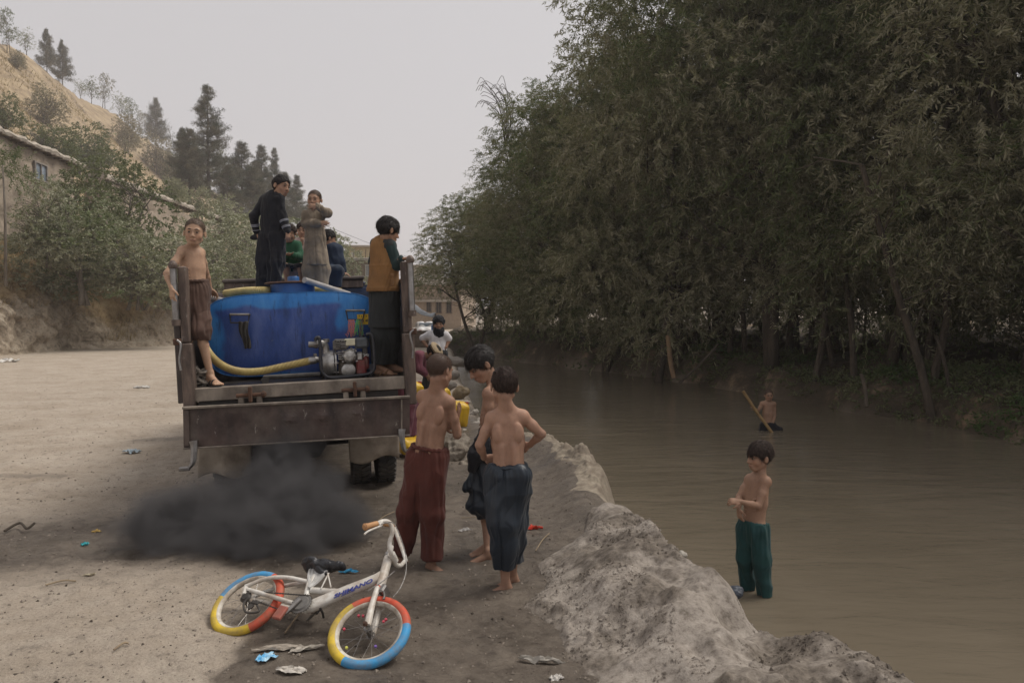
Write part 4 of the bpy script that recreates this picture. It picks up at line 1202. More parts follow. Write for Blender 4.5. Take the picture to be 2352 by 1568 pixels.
bar(tg[0] + y_, tg[1] + y_, .022, .03, M_BEAM, 'edge_rail', tail); bar(tg[3] + y_, tg[2] + y_, .012, .02, M_BEAM, 'edge_rail', tail)
bar(tg[0] + y_ + (.03, 0, -.02), tg[3] + y_ + (.03, 0, .02), .035, .016, M_GATE, 'end_rib', tail); bar(tg[1] + y_ + (-.07, 0, -.02), tg[2] + y_ + (-.07, 0, .02), .012, .014, M_BEAM, 'end_rib', tail)
for (q, sg) in (((444, 1012), -1), ((923, 985), 1)):
    p = L(q[0], q[1], -.14)
    pts = [p, p + (0 - .004 * sg, -.01, -.06), p + (.0 - .01 * (1 if sg < 0 else -1), -.02, -.17), p + ((-.055, 0, -.215) if sg < 0 else (.045, 0, -.19))]
    mb = MB().tube(spline(pts, 6), np.linspace(.034, .014, 19) if True else .02, 6)
    if sg < 0: mb.box(p + (-.075, 0, -.215), (.085, .05, .03), bev=.006)
    mb.build('tailgate_arm', M_STEEL, tail, smooth=False)
for (qx, qy) in ((576, 906), (815, 894)):
    p = L(qx, qy, -.07)
    h = MB().box(p + (-.075, -.01, -.06), (.045, .03, .11), bev=.008).box(p + (.065, -.01, -.06), (.045, .03, .11), bev=.008).build('hinge_lug', M_BEAM, tail)
    MB().tube([p + (-.11, -.02, .0), p + (.09, -.02, .0)], .016, 8).box(p + (0, -.03, .005), (.03, .05, .13), bev=.008).box(p + (.10, -.02, .0), (.045, .045, .05), bev=.015).build('hinge_pin', M_RUST, h)
# mud flaps, wheels, chassis
def flap(qs, yt, seed, name='mud_flap'):
    """bent sheet through four picture corners, wavy lower edge"""
    C4 = [L(x, y, yt) for x, y in qs]
    s_, t_ = np.meshgrid(np.linspace(0, 1, 24), np.linspace(0, 1, 16), indexing='ij')
    P = C4[0] * ((1 - s_) * (1 - t_))[..., None] + C4[1] * (s_ * (1 - t_))[..., None] + C4[2] * (s_ * t_)[..., None] + C4[3] * ((1 - s_) * t_)[..., None]
    P[..., 1] += .03 * vn(s_ * 3, t_ * 2, s=seed) * t_ + .02 * np.abs(s_ - .5) 
    P[..., 2] += t_ ** 3 * .03 * np.sin(s_ * 6.3) * (1 if seed % 2 else -1)
    k = np.arange(23)[:, None] * 16 + np.arange(15)[None]
    o = link(name, raw_mesh(name, P.reshape(-1, 3), np.stack([k, k + 1, k + 17, k + 16], -1).reshape(-1, 4)), M_FLAP, truck)
    o.modifiers.new('thickness', 'SOLIDIFY').thickness = .008
    return o
flap([(452, 1000), (578, 1000), (577, 1088), (455, 1098)], .50, 1)
flap([(798, 985), (918, 980), (917, 1052), (803, 1060)], .50, 2)
def wheel_mesh(r=.42, w=.19):
    prof = [(r * .58, -w * .42), (r * .62, -w * .5), (r * .9, -w * .5), (r * .985, -w * .42), (r, -w * .3), (r, w * .3), (r * .985, w * .42), (r * .9, w * .5), (r * .62, w * .5), (r * .58, w * .42)]
    M = np.array([[0, 0, 1], [0, 1, 0], [-1, 0, 0]], float)
    t = MB().lathe(prof, 48, M)
    for i in range(40):                       # tread blocks
        a = i / 40 * 2 * math.pi
        for s in (-1, 1):
            c = np.array([s * w * .24, math.cos(a + s * .04) * (r + .004), math.sin(a + s * .04) * (r + .004)])
            R = np.array(Matrix.Rotation(a, 3, 'X') @ Matrix.Rotation(s * .5, 3, 'Y'))
            t.box(c, (w * .42, .026, .034), R)
    rim = MB().lathe([(0, -.03), (.10, -.03), (.12, -.01), (r * .45, -.02), (r * .58, -w * .4), (r * .6, -w * .43), (r * .6, w * .43), (r * .5, .0), (.1, .02), (0, .02)], 32, M)
    return t, rim
tw, rw = wheel_mesh()
for i, (x, y) in enumerate([(L(829, 1100, 1.2)[0], 1.2), (L(885, 1100, 1.2)[0], 1.2), (-L(829, 1100, 1.2)[0] + 2 * XC, 1.2), (-L(885, 1100, 1.2)[0] + 2 * XC, 1.2), (XC - .78, 5.15), (XC + .78, 5.15)]):
    zc = .425 - (0.035 if x > 0 else -.035)
    wt = thing('wheel', '', '', (x, y, zc)); wt.parent = truck
    for kk in ('label', 'category'):
        if kk in wt: del wt[kk]
    if i == 0:
        to = tw.build('tyre', M_TYRE, wt); ro = rw.build('rim', M_GREYP, wt); tme, rme = to.data, ro.data
    else:
        link('tyre', tme, None, wt); link('rim', rme, None, wt)
tb('chassis_rail', M_CHAS, (XC - .42, XC - .34, .1, 5.6, BZ - .36, BZ - .2)); tb('chassis_rail', M_CHAS, (XC + .34, XC + .42, .1, 5.6, BZ - .36, BZ - .2))
tb('cross_member', M_CHAS, (XC - .34, XC + .34, .25, .33, BZ - .34, BZ - .22)); tb('cross_member', M_CHAS, (XC - .34, XC + .34, 2.2, 2.3, BZ - .34, BZ - .22))
for k in range(5): tb('floor_bearer', M_CHAS, (xl + .04, xr - .04, .3 + k * .85, .38 + k * .85, BZ - .198, BZ - .052))
m = MB().tube([(XC - .9, 1.2, .43), (XC + .9, 1.2, .43)], .06, 12); m.lathe([(0, -.17), (.1, -.16), (.17, -.06), (.18, 0), (.17, .06), (.1, .16), (0, .17)], 16, c=(XC + .02, 1.2, .43)); m.build('rear_axle', M_CHAS, truck, smooth=True)
for s in (-1, 1):
    sp = MB()
    for k in range(5): sp.box((XC + s * .47, 1.2, .56 + k * .014), (.06, 1.3 - .2 * k, .012))
    sp.build('leaf_spring', M_CHAS, truck)
pipe([(XC + .15, 3.2, .55), (XC + .18, 1.7, .55), (XC + .1, 1.0, .62), (XC - .05, .35, .5), (XC - .05, .18, .46)], .035, M_RUST, 'exhaust_pipe', truck)
tb('inner_fender', M_CHAS, (XC - .86, XC - .40, .62, .66, .55, BZ - .20)); tb('inner_fender', M_CHAS, (XC + .40, XC + .86, .62, .66, .55, BZ - .20))
# headboard and cab
hl, hr = L(515, 640, BL + .05), L(833, 636, BL + .05)
hz = (hl[2] + hr[2]) / 2
hb = tb('headboard', M_NAVY, (xl - .03, xr + .03, BL + .015, BL + .06, BZ - .1, hz - .16))
tb('headboard_band', M_POST, (hl[0], hr[0], BL - .02, BL + .06, hz - .158, hz - .055), parent=hb)
tb('headboard_cap', M_INNER, (hl[0] - .02, hr[0] + .02, BL - .06, BL + .30, hz - .05, hz), parent=hb, bev=.015)
cab = MB()
cyl0, cyl1 = BL + .12, BL + 1.75
cab.prism([(XC - .88, cyl0, .62), (XC - .88, cyl1 + .25, .62), (XC - .88, cyl1 + .25, 1.25), (XC - .88, cyl1 - .05, 1.42), (XC - .86, cyl1 - .3, hz - .12), (XC - .86, cyl0, hz - .12)], (1.76, 0, 0))
cb = cab.build('cab', M_NAVY, truck)
MB().box((XC, BL + .85, hz - .09), (1.62, 1.3, .05), bev=.02).build('cab_roof', M_NAVY, cb)
for s in (-1, 1):
    d = MB().box((XC + s * .886, BL + .95, 1.05), (.014, .95, .8), bev=.005).build('door', M_NAVY, truck)
    MB().box((XC + s * .893, BL + .95, 1.68), (.012, .8, .42), bev=.004).build('side_window', M_GLASS, d)
    MB().box((XC + s * .90, BL + .6, 1.15), (.02, .12, .03), bev=.006).build('door_handle', M_STEEL, d)
MB().box((XC, cyl1 - .12, 1.70), (1.4, .03, .5), np.array(Matrix.Rotation(math.radians(-22), 3, 'X'))).build('windscreen', M_GLASS, truck)
for s in (-1, 1):
    MB().lathe([(0, -.02), (.09, -.02), (.09, .01), (.06, .03), (0, .035)], 16, np.array(Matrix.Rotation(math.radians(-90), 3, 'X')), (XC + s * .62, cyl1 + .26, .92)).build('headlight', M_GLASS, truck, smooth=True)
tb('bumper', M_STEEL, (XC - .9, XC + .9, cyl1 + .3, cyl1 + .38, .48, .64))

# ---- the tank: rounded box section with a slightly domed end; a cargo of the truck, a thing of its own
TY0, TY1 = .62, 3.15
def hang(name, label, cat, group=None):
    o = link(name, None); o.location = TO; o.rotation_euler = (0, TRY, TRZ)
    return tag(o, label, cat, group)
tank = hang('water_tank', 'blue painted steel water tank with a round hatch on the truck bed', 'tank')
tl, tt, tr_, tbm = L(475, 760, TY0)[0], L(690, 679, TY0)[2], L(866, 760, TY0)[0], BZ + .03
cx0, cz0 = (tl + tr_) / 2, (tt + tbm) / 2; hw, hh = (tr_ - tl) / 2, (tt - tbm) / 2
n_pr = 128; ang = np.arange(n_pr) * 2 * np.pi / n_pr
ex = 2 / 5.5
px = hw * np.sign(np.cos(ang)) * np.abs(np.cos(ang)) ** ex; pz = hh * np.sign(np.sin(ang)) * np.abs(np.sin(ang)) ** ex
# narrower towards the bottom, gently crowned on top
px = px * (1 - .035 * np.clip(-pz / hh, 0, 1)); pz = pz + np.where(pz > 0, .03 * (1 - (px / hw) ** 2), 0)
rings = []; C = []
def tone(x, z, y, side):
    """1 = newer light blue paint, 0 = older deep blue"""
    fx = (x - cx0) / hw; fz = (z - cz0) / hh
    n = .10 * fbm(x * 5, z * 5, s=7)
    dark = sst(-.90, -.80, fx + n) * sst(.60, .50, fx + .5 * n) * sst(.80, .68, fz + n * .6) + sst(.5, .62, fx + n) * sst(.35, .15, fz + n)
    edge = sst(-.9, -.96, fz) * (fx < .1)
    return np.clip(1 - dark + edge * .8, 0, 1) * (1 if side else 1)
for f in np.linspace(0.02, .985, 46):
    y = TY0 - .045 * math.cos(f * math.pi / 2) ** .7
    rings.append(np.stack([cx0 + px * f, np.full(n_pr, y), cz0 + pz * f], 1)); C.append(np.stack([tone(cx0 + px * f, cz0 + pz * f, y, 0), f + 0 * px], 1))
for (dy, s) in ((0.0, 1.0), (-.006, 1.008), (-.004, 1.014), (.012, 1.014), (.016, 1.004)):   # folded seam round the end
    rings.append(np.stack([cx0 + px * s, np.full(n_pr, TY0 + dy), cz0 + pz * s], 1)); C.append(np.stack([.9 + 0 * px, .5 + 0 * px], 1))
for y in np.linspace(TY0 + .04, TY1, 30):
    rings.append(np.stack([cx0 + px, np.full(n_pr, y), cz0 + pz], 1)); C.append(np.stack([.85 + .3 * vn(px * 3, pz * 3 + y, s=6), .5 + 0 * px], 1))
for f in (.99, .7, .3, .02):
    rings.append(np.stack([cx0 + px * f, np.full(n_pr, TY1 + .03), cz0 + pz * f], 1)); C.append(np.stack([1 + 0 * px, .5 + 0 * px], 1))
m_ = len(rings); V = np.concatenate(rings); k = np.arange(n_pr); k2 = (k + 1) % n_pr
F = np.concatenate([np.stack([i * n_pr + k, (i + 1) * n_pr + k, (i + 1) * n_pr + k2, i * n_pr + k2], 1) for i in range(m_ - 1)])
me = raw_mesh('tank_shell', V, [F, np.array([k])], col=np.concatenate(C))
M_TANK, nt, bs = mat_new('tank_blue_paint')
ca = N(nt, 'ShaderNodeVertexColor', layer_name='Col'); sp = nt.nodes.new('ShaderNodeSeparateColor'); nt.links.new(ca.outputs[0], sp.inputs[0])
na = noise(nt, 4, 6, .65, stretch=(1, 1, .35)); nb_ = noise(nt, 16, 6, .7, stretch=(1, 1, .12)); nd = noise(nt, 34, 5, .7)
deep = ramp(nt, na.outputs[0], [(.36, (.015, .038, .135)), (.5, (.026, .064, .24)), (.64, (.065, .105, .29))]).outputs[0]
lite = ramp(nt, na.outputs[0], [(.36, (.014, .10, .30)), (.5, (.022, .16, .45)), (.64, (.05, .21, .50))]).outputs[0]
c = mixc_(nt, sp.outputs[0], deep, lite)
c = mixc_(nt, ramp(nt, nb_.outputs[0], [(.34, .65), (.43, .0)]).outputs[0], c, (.012, .022, .055))
c = mixc_(nt, ramp(nt, nb_.outputs[0], [(.68, .0), (.76, .8)]).outputs[0], c, (.10, .05, .035))
c = mixc_(nt, ramp(nt, nd.outputs[0], [(.66, .0), (.72, .55)]).outputs[0], c, (.15, .16, .18))
nt.links.new(c, bs.inputs['Base Color']); bs.inputs['Roughness'].default_value = .5
bs.inputs['Specular IOR Level'].default_value = .35
bump(nt, bs, na.outputs[0], .25, .02)
link('tank_shell', me, M_TANK, tank)
M_LB = simple('light_blue_paint', (.014, .12, .36), (.012, .085, .26), rough=.4, scale=8, wear=(.10, .07, .06), wear_t=.64, dirt=(.10, .12, .16))
hc = L(673, 676, 1.05); hzt = cz0 + hh + .025
M0 = None
ht = MB().lathe([(0, -.02), (.205, -.02), (.205, .10), (0, .10)], 40, c=(hc[0], 1.05, hzt)).build('hatch_collar', M_LB, tank, smooth=True)
MB().lathe([(0, .103), (.255, .103), (.258, .112), (.25, .12), (0, .124)], 40, c=(hc[0], 1.05, hzt)).build('hatch_flange', M_RUST, ht, smooth=True)
MB().lathe([(0, .126), (.055, .126), (.055, .165), (.048, .175), (0, .178)], 20, c=(hc[0] + .01, 1.05, hzt)).build('hatch_cap', M_LB, ht, smooth=True)
MB().lathe([(0, 0), (.05, 0), (.035, .007), (0, .009)], 14, np.array(Matrix.Rotation(math.radians(90), 3, 'X')), L(683, 686, TY0 - .0) + (0, -.0, 0)).build('rust_patch', M_RUST, tank)
def handle(q0, q1, q2, q3):
    pts = [L(*q, TY0 - .07) for q in (q0, q1, q2, q3)]
    back = [p + (0, .09, 0) for p in pts]
    h = MB().tube([back[0], pts[0], pts[1], pts[2], pts[3], back[3]], .0075, 8).build('grab_handle', M_BLK, tank)
    MB().tube([pts[0] + (0, 0, 0), pts[3]], .011, 8).build('handle_grip', M_STEEL, h)
    return h
h1_ = handle((528, 722), (530, 741), (570, 741), (573, 722)); h2_ = handle((795, 713), (799, 734), (833, 734), (838, 713))
# rag on the left handle
def cloth_strip(pts, w, mat, name, parent, seed, amp=.01, n=10, thick=.004):
    P = spline(pts, 6); V = []
    for i, p in enumerate(P):
        for j in range(n + 1):
            a = j / n - .5; wi = w[0] + (w[1] - w[0]) * i / len(P)
            V.append(p + np.array([a * wi, amp * math.sin(a * 14 + i * .35 + seed), .004 * math.sin(i * .9 + j)]))
    V = np.array(V); k = np.arange(len(P) - 1)[:, None] * (n + 1) + np.arange(n)[None]
    o = link(name, raw_mesh(name, V, np.stack([k, k + 1, k + n + 2, k + n + 1], -1).reshape(-1, 4)), mat, parent)
    o.modifiers.new('thickness', 'SOLIDIFY').thickness = thick
    return o
rag = cloth_strip([L(559, 738, TY0 - .085), L(560, 760, TY0 - .085), L(566, 780, TY0 - .08), L(569, 800, TY0 - .075)], (.085, .05), simple('oily_rag', (.055, .05, .045), (.035, .033, .03), rough=.9, scale=25), 'rag', None, 1, .012)
rag.location = TO; rag.rotation_euler = (0, TRY, TRZ); tag(rag, 'dark oily rag hanging from the left handle of the blue tank', 'rag')
# coloured threads on the right handle
th = hang('thread_bundle', 'tangle of pink and green threads hanging from the right tank handle', 'threads')
rg = np.random.default_rng(3)
M_PINK = simple('pink_thread', (.50, .20, .20), (.40, .16, .15), rough=.9); M_GRN = simple('green_thread', (.12, .38, .16), (.08, .28, .12), rough=.9)
for nm, mt, x0, x1, cnt, lo in (('pink_thread', M_PINK, 799, 815, 14, 774), ('green_thread', M_GRN, 812, 828, 9, 772), ('brown_thread', simple('brown_thread', (.2, .14, .10)), 826, 834, 5, 775)):
    m = MB()
    for i in range(cnt):
        q0 = rg.uniform(x0, x1); q1 = q0 + rg.uniform(-8, 6)
        m.tube(spline([L(q0, 734, TY0 - .085), L((q0 + q1) / 2 + rg.uniform(-6, 6), 750, TY0 - .09), L(q1, rg.uniform(lo - 12, lo), TY0 - .09), L(q1 + rg.uniform(-4, 6), rg.uniform(lo - 14, lo), TY0 - .10)], 4), .0028, 4)
    m.build(nm, mt, th)
# yellow notice with black marks
sg = hang('yellow_sign', 'small yellow sign with black lettering on the right end of the tank', 'sign')
a, b = L(821, 746, TY0 - .052), L(849, 721, TY0 - .052)
MB().box(((a[0] + b[0]) / 2, a[1], (a[2] + b[2]) / 2), (b[0] - a[0], .004, b[2] - a[2]), bev=.001).build('plate', simple('sign_yellow', (.62, .40, .015), (.52, .33, .012), rough=.5, scale=12, dirt=(.15, .1, .04), dirt_amt=.5), sg)
def text_mesh(name, body, size, mat, parent, loc, rot, ext=.001, extrude_bold=0.0, shear=0.0):
    cu = bpy.data.curves.new(name, 'FONT'); cu.body = body; cu.size = size; cu.extrude = ext; cu.align_x = 'CENTER'; cu.align_y = 'CENTER'; cu.offset = extrude_bold; cu.shear = shear
    o = bpy.data.objects.new(name, cu); COL.objects.link(o)
    dg = bpy.context.evaluated_depsgraph_get(); dg.update()
    me = bpy.data.meshes.new_from_object(o.evaluated_get(dg)); bpy.data.objects.remove(o)
    r = link(name, me, mat, parent, loc); r.rotation_euler = rot
    return r
M_INK = simple('black_ink', (.02, .02, .018), (.03, .03, .028), rough=.6, bmp=0)
text_mesh('lettering', 'ш 40', .032, M_INK, sg, ((a[0] + b[0]) / 2 + .012, a[1] - .004, (a[2] + b[2]) / 2 - .012), (math.pi / 2, 0, 0), extrude_bold=.001)
mk = MB()
for i in range(5): mk.box((a[0] + .02 + i * .021, a[1] - .003, b[2] - .014 - .004 * (i % 2)), (.005, .002, .016))
mk.build('tick_marks', M_INK, sg)
# corrugated suction hose
hs = hang('suction_hose', 'ribbed yellow hose curving from the pump along the foot of the blue tank', 'hose')
def C1(x, y): return ((380 + x / 1.96) / 1.063, (400 + y / 1.96) / 1.063)
def C3(x, y): return ((720 + x / 6.03) / 1.063, (700 + y / 6.03) / 1.063)
def hose(P, r, mat, name, parent, pitch=.011):
    S = spline(P, 40); d = np.concatenate([[0], np.cumsum(np.linalg.norm(np.diff(S, axis=0), axis=1))])
    n = int(d[-1] / (pitch / 3)); t = np.linspace(0, d[-1], n)
    Q = np.stack([np.interp(t, d, S[:, k]) for k in range(3)], 1)
    return MB().tube(Q, r + .0035 * np.where(np.arange(n) % 3 == 0, 1.0, np.where(np.arange(n) % 3 == 1, .6, -1)), 14).build(name, mat, parent, smooth=False)
M_HOSE = simple('pale_yellow_hose', (.50, .40, .16), (.40, .31, .115), rough=.4, scale=8, dirt=(.22, .15, .07), dirt_amt=.6, dscale=9)
pts = [L(*C1(225, 800), .62), L(*C1(232, 860), .50), L(*C1(262, 915), .36), L(*C1(320, 965), .30), L(*C1(400, 992), .28), L(*C1(500, 992), .27), L(*C1(620, 968), .28), L(*C1(738, 942), .30)]
hose(pts, .031, M_HOSE, 'hose_body', hs)
e = pts[-1]
MB().tube([e + (-.01, 0, 0), e + (.05, 0, .004)], .033, 14).build('hose_clamp', M_STEEL, hs, smooth=True)
# hose end and coil lying on the tank top
hose([(hc[0] - .62, 1.15, hzt + .035), (hc[0] - .45, .98, hzt + .045), (hc[0] - .28, .9, hzt + .045), (hc[0] - .10, 1.42, hzt + .05), (hc[0] + .25, 1.38, hzt + .05), (hc[0] + .45, 1.2, hzt + .02)], .033, M_HOSE, 'hose_coil', hs)
gp = hang('grey_pipe', 'grey plastic pipe resting across the hatch on top of the blue tank', 'pipe')
pipe([L(699, 643, .80), L(745, 658, 1.0), L(802, 676, 1.2)], .028, simple('grey_pvc', (.36, .34, .32), (.27, .255, .24), rough=.55, scale=10), 'pipe_body', gp, 14)
gp2 = hang('short_pipe', 'stub of grey pipe sticking out left of the tank behind the boy', 'pipe')
pipe([L(478, 684, 1.1), L(512, 690, .95)], .026, simple('grey_pvc', (.36, .34, .32)), 'pipe_body', gp2, 12)
# outlet below the tank
ot = MB().tube([L(609, 873, .18), L(609, 873, .55)], .026, 14, cap=False).tube([L(609, 873, .175), L(609, 873, .19)], .032, 14).build('outlet_pipe', M_CHAS, tank, smooth=True)
pipe([L(605, 866, .4), L(735, 858, .4)], .018, M_GREYP, 'outlet_manifold', tank)
wd = MB().tube(spline([L(609, 884, .16), L(608, 889, .16), L(609, 893, .16)], 3), [.003] * 7, 5).build('water_drip', simple('water_drop', (.5, .5, .5), rough=.05), None)
wd.location = TO; wd.rotation_euler = (0, TRY, TRZ); tag(wd, 'drip of water falling from the outlet pipe under the tank', 'water')
bg_ = MB().tube(spline([L(592, 854, .50), L(606, 850, .47), L(625, 846, .5)], 6), [.004, .015, .02, .024, .03, .03, .02, .026, .018, .012, .008, .005, .003], 7).build('plastic_bag', simple('violet_blue_plastic', (.09, .10, .42), (.03, .12, .45), rough=.3, scale=9), None)
bg_.location = TO; bg_.rotation_euler = (0, TRY, TRZ); tag(bg_, 'violet and blue plastic bag lying behind the hose at the foot of the tank', 'bag')
# rope knot at the left bottom corner
# ---- pump with its petrol engine inside a tube frame
PY_ = .34
pump = hang('motor_pump', 'petrol water pump in a black tube frame on the tail of the truck', 'pump')
def Q3(x, y, d=0.0): return L(*C3(x, y), PY_ + d)
for d in (-.13, .24):
    fr = [Q3(300, 790, d), Q3(315, 755, d), Q3(350, 748, d), Q3(368, 800, d), Q3(378, 1000, d), Q3(390, 1210, d), Q3(440, 1300, d), Q3(540, 1338, d), Q3(800, 1318, d), Q3(1080, 1282, d), Q3(1150, 1235, d), Q3(1172, 1160, d), Q3(1160, 900, d), Q3(1140, 730, d), Q3(1100, 695, d), Q3(1050, 705, d)]
    MB().tube(spline(fr, 6), .015, 10).build('frame_loop', M_BLK, pump, smooth=True)
for q in ((310, 760), (1060, 705), (540, 1338), (1080, 1282)):
    MB().tube([Q3(*q, -.13), Q3(*q, .24)], .012, 8).build('frame_bar', M_BLK, pump, smooth=True)
X3 = np.array([[0, 0, 1], [0, 1, 0], [-1, 0, 0]], float)      # lathe axis along x
vc = Q3(500, 1120, .05)
vol = MB().lathe([(0, -.06), (.05, -.06), (.085, -.052), (.108, -.02), (.112, .02), (.112, .045), (.095, .05), (.0, .052)], 32, X3, vc).build('volute', M_ALU, pump, smooth=True)
MB().lathe([(.0, .053), (.122, .053), (.124, .06), (.122, .067), (0, .068)], 32, X3, vc).build('flange_ring', M_ALU, vol, smooth=True)
for k in range(8):
    a = k * math.pi / 4
    o = MB().tube([(vc[0] + .04, vc[1] + .117 * math.cos(a), vc[2] + .117 * math.sin(a)), (vc[0] + .082, vc[1] + .117 * math.cos(a), vc[2] + .117 * math.sin(a))], .007, 6).build('bolt', M_STEEL, vol)
pipe([Q3(455, 985, .03), Q3(455, 900, .03), Q3(430, 845, .02), Q3(370, 830, .0), Q3(330, 842, .0)], .030, M_ALU, 'outlet_elbow', pump, 14)
MB().lathe([(0, 0), (.022, 0), (.030, .004), (.030, .03), (.022, .034), (.0, .034)], 16, c=Q3(458, 820, .03)).build('filler_cap', M_STEEL, pump, smooth=True)
mb = MB().tube([Q3(200, 850), Q3(290, 850)], .026, 14)
for k in range(6): mb.tube([Q3(205 + k * 14, 850), Q3(211 + k * 14, 850)], .029, 14)
mb.tube([Q3(285, 850), Q3(340, 848)], .034, 8)
mb.build('threaded_outlet', M_STEEL, pump, smooth=False)
MB().tube([Q3(215, 1075), Q3(265, 1070), Q3(300, 1070), Q3(340, 1070), Q3(420, 1070)], [.030, .030, .036, .028, .028], 14).box(Q3(300, 1030), (.03, .02, .06), bev=.004).build('inlet_coupling', M_STEEL, pump)
eng = MB().box(Q3(770, 1190, .06), (.155, .18, .13), bev=.02).box(Q3(690, 1070, .06), (.05, .12, .09), bev=.012).build('crankcase', simple('oily_casting', (.24, .205, .165), (.13, .11, .09), rough=.55, metal=.4, scale=12, dirt=(.04, .033, .028), dirt_amt=.8, dscale=8), pump)
MB().lathe([(0, 0), (.058, 0), (.064, .01), (.060, .02), (.05, .024), (0, .026)], 20, np.array(Matrix.Rotation(math.radians(90), 3, 'X')), Q3(790, 1225, -.035)).build('side_cover', M_ALU, eng, smooth=True)
mb = MB()
for k in range(5): mb.box(Q3(715 + k * 2, 950 + k * 26, .02), (.10, .13, .006))
mb.build('cooling_fins', M_ALU, eng)
hx = Q3(805, 1020, -.07)
mb = MB().lathe([(0, 0), (.066, 0), (.066, .018), (.052, .04), (.035, .048), (0, .05)], 8, np.array(Matrix.Rotation(math.radians(90), 3, 'X')), hx)
hd = mb.build('valve_cover', M_ALU, pump)
text_mesh('cast_letters', 'OHV', .026, M_STEEL, hd, hx + (-.0, -.052, -.004), (math.pi / 2, 0, 0), ext=.002, extrude_bold=.0008)
for (dx, dz) in ((-.06, -.045), (.06, -.045), (.055, .045), (-.055, .045)):
    MB().tube([hx + (dx, -.012, dz), hx + (dx, .03, dz)], .009, 6).build('bolt', M_STEEL, hd)
mf = MB().box(Q3(672, 848, -.02), (.135, .12, .098), bev=.022).build('muffler', M_GREYP, pump)
for k in range(5):
    MB().box(Q3(600 + k * 36, 800 + (k % 2) * 6, -.083), (.016, .006, .010)).build('muffler_slot', M_DARK, mf)
for k in range(4):
    MB().box(Q3(640 + (k % 2) * 60, 850 + k * 16, -.083), (.045, .006, .005)).build('muffler_slot', M_DARK, mf)
MB().box(Q3(812, 812, -.01), (.10, .14, .062), bev=.008).build('air_guide', M_CREAM, pump)
ft = MB().box(Q3(978, 820, .0), (.125, .19, .098), bev=.02).build('fuel_tank', simple('dark_grey_tank', (.075, .085, .095), (.045, .05, .058), rough=.35, scale=9, dirt=(.2, .19, .18), dirt_amt=.4), pump)
MB().lathe([(0, 0), (.026, 0), (.028, .006), (.026, .02), (0, .022)], 14, c=Q3(985, 748, .0)).build('fuel_cap', M_BLK, ft, smooth=True)
MB().box(Q3(950, 1020, -.03), (.06, .08, .075), bev=.012).tube([Q3(900, 900, -.05), Q3(870, 930, -.07), Q3(820, 900, -.05)], .008, 6).tube([Q3(1000, 990, -.08), Q3(1085, 1020, -.08)], .005, 6).tube([Q3(1010, 1030, -.08), Q3(1060, 990, -.08), Q3(1090, 1000, -.08)], .004, 6).build('carburettor', M_ALU, pump)
MB().box(Q3(1030, 970, .01), (.045, .1, .10), bev=.01).build('recoil_housing', M_GREYP, pump)
MB().box(Q3(975, 1180, -.01), (.085, .14, .13), bev=.015).box(Q3(1045, 1110, .0), (.05, .12, .12), bev=.015).build('fan_shroud', M_REDP, pump)
MB().box(Q3(760, 1295, .05), (.30, .22, .02), bev=.004).build('base_plate', M_CHAS, pump)
# rope bundle by the bare foot
rp = hang('rope_knot', 'dirty knotted rope bundle in the left corner of the truck bed', 'rope')
mb = MB(); rg = np.random.default_rng(8)
c0 = L(*((380 + 395 / 3.675) / 1.063, (860 + 205 / 3.675) / 1.063), .12)
pp = [c0 + np.array([.045 * math.cos(t * 2.3) + .02 * math.sin(t * 5), .04 * math.sin(t * 1.9), .05 * math.sin(t * .9) + .0 + .02 * math.cos(t * 4)]) for t in np.linspace(0, 14, 60)]
mb.tube(np.array(pp), .011, 6).build('rope', simple('dirty_rope', (.28, .25, .21), (.15, .13, .11), rough=.95, scale=40), rp, smooth=True)
# ------------------------------------------------------------------ people
def c1(x, y): return ((380 + x / 1.96) / 1.063, (400 + y / 1.96) / 1.063)
def c3(x, y): return ((720 + x / 6.03) / 1.063, (700 + y / 6.03) / 1.063)
def c4(x, y): return ((380 + x / 3.675) / 1.063, (860 + y / 3.675) / 1.063)
def c7(x, y): return ((940 + x / 4.9) / 1.063, (840 + y / 4.9) / 1.063)
def cb(x, y): return ((940 + x / 2.376) / 1.063, (820 + y / 2.376) / 1.063)
def cr(x, y): return ((1750 + x / 2.8) / 1.063, (920 + y / 2.8) / 1.063)
def z1(x, y): return ((400 + x / 5.226) / 1.063, (420 + y / 5.226) / 1.063)
def z2(x, y): return ((640 + x / 4.9) / 1.063, (400 + y / 4.9) / 1.063)
def cv(x, y): return ((980 + x / 3.016) / 1.063, (560 + y / 3.016) / 1.063)
UP = np.array([0, 0, 1.0])
def nrm(v): v = np.asarray(v, float); return v / (np.linalg.norm(v) + 1e-12)
def fwd(yaw, pitch=0):
    """0 faces the camera, 90 faces picture right, 180 faces away"""
    y, p = math.radians(yaw), math.radians(pitch)
    return np.array([math.sin(y) * math.cos(p), -math.cos(y) * math.cos(p), math.sin(p)])

M_SKIN, nt, bs = mat_new('skin')
ca = N(nt, 'ShaderNodeVertexColor', layer_name='Col')
nn = noise(nt, 7, 6, .65); n2_ = noise(nt, 45, 4, .7)
c = mixc_(nt, 1.0, ca.outputs[0], ramp(nt, nn.outputs[0], [(.3, (.82, .80, .80)), (.5, (1, 1, 1)), (.75, (1.10, 1.08, 1.06))]).outputs[0], 'MULTIPLY')
c = mixc_(nt, .35, c, ramp(nt, n2_.outputs[0], [(.35, .72), (.55, 1.05)]).outputs[0], 'MULTIPLY')
nt.links.new(c, bs.inputs['Base Color']); bs.inputs['Roughness'].default_value = .55; bs.inputs['Specular IOR Level'].default_value = .22
bs.inputs['Subsurface Weight'].default_value = .08; bs.inputs['Subsurface Radius'].default_value = (.012, .004, .002); bs.inputs['Subsurface Scale'].default_value = 1.0
bump(nt, bs, n2_.outputs[0], .12, .002)
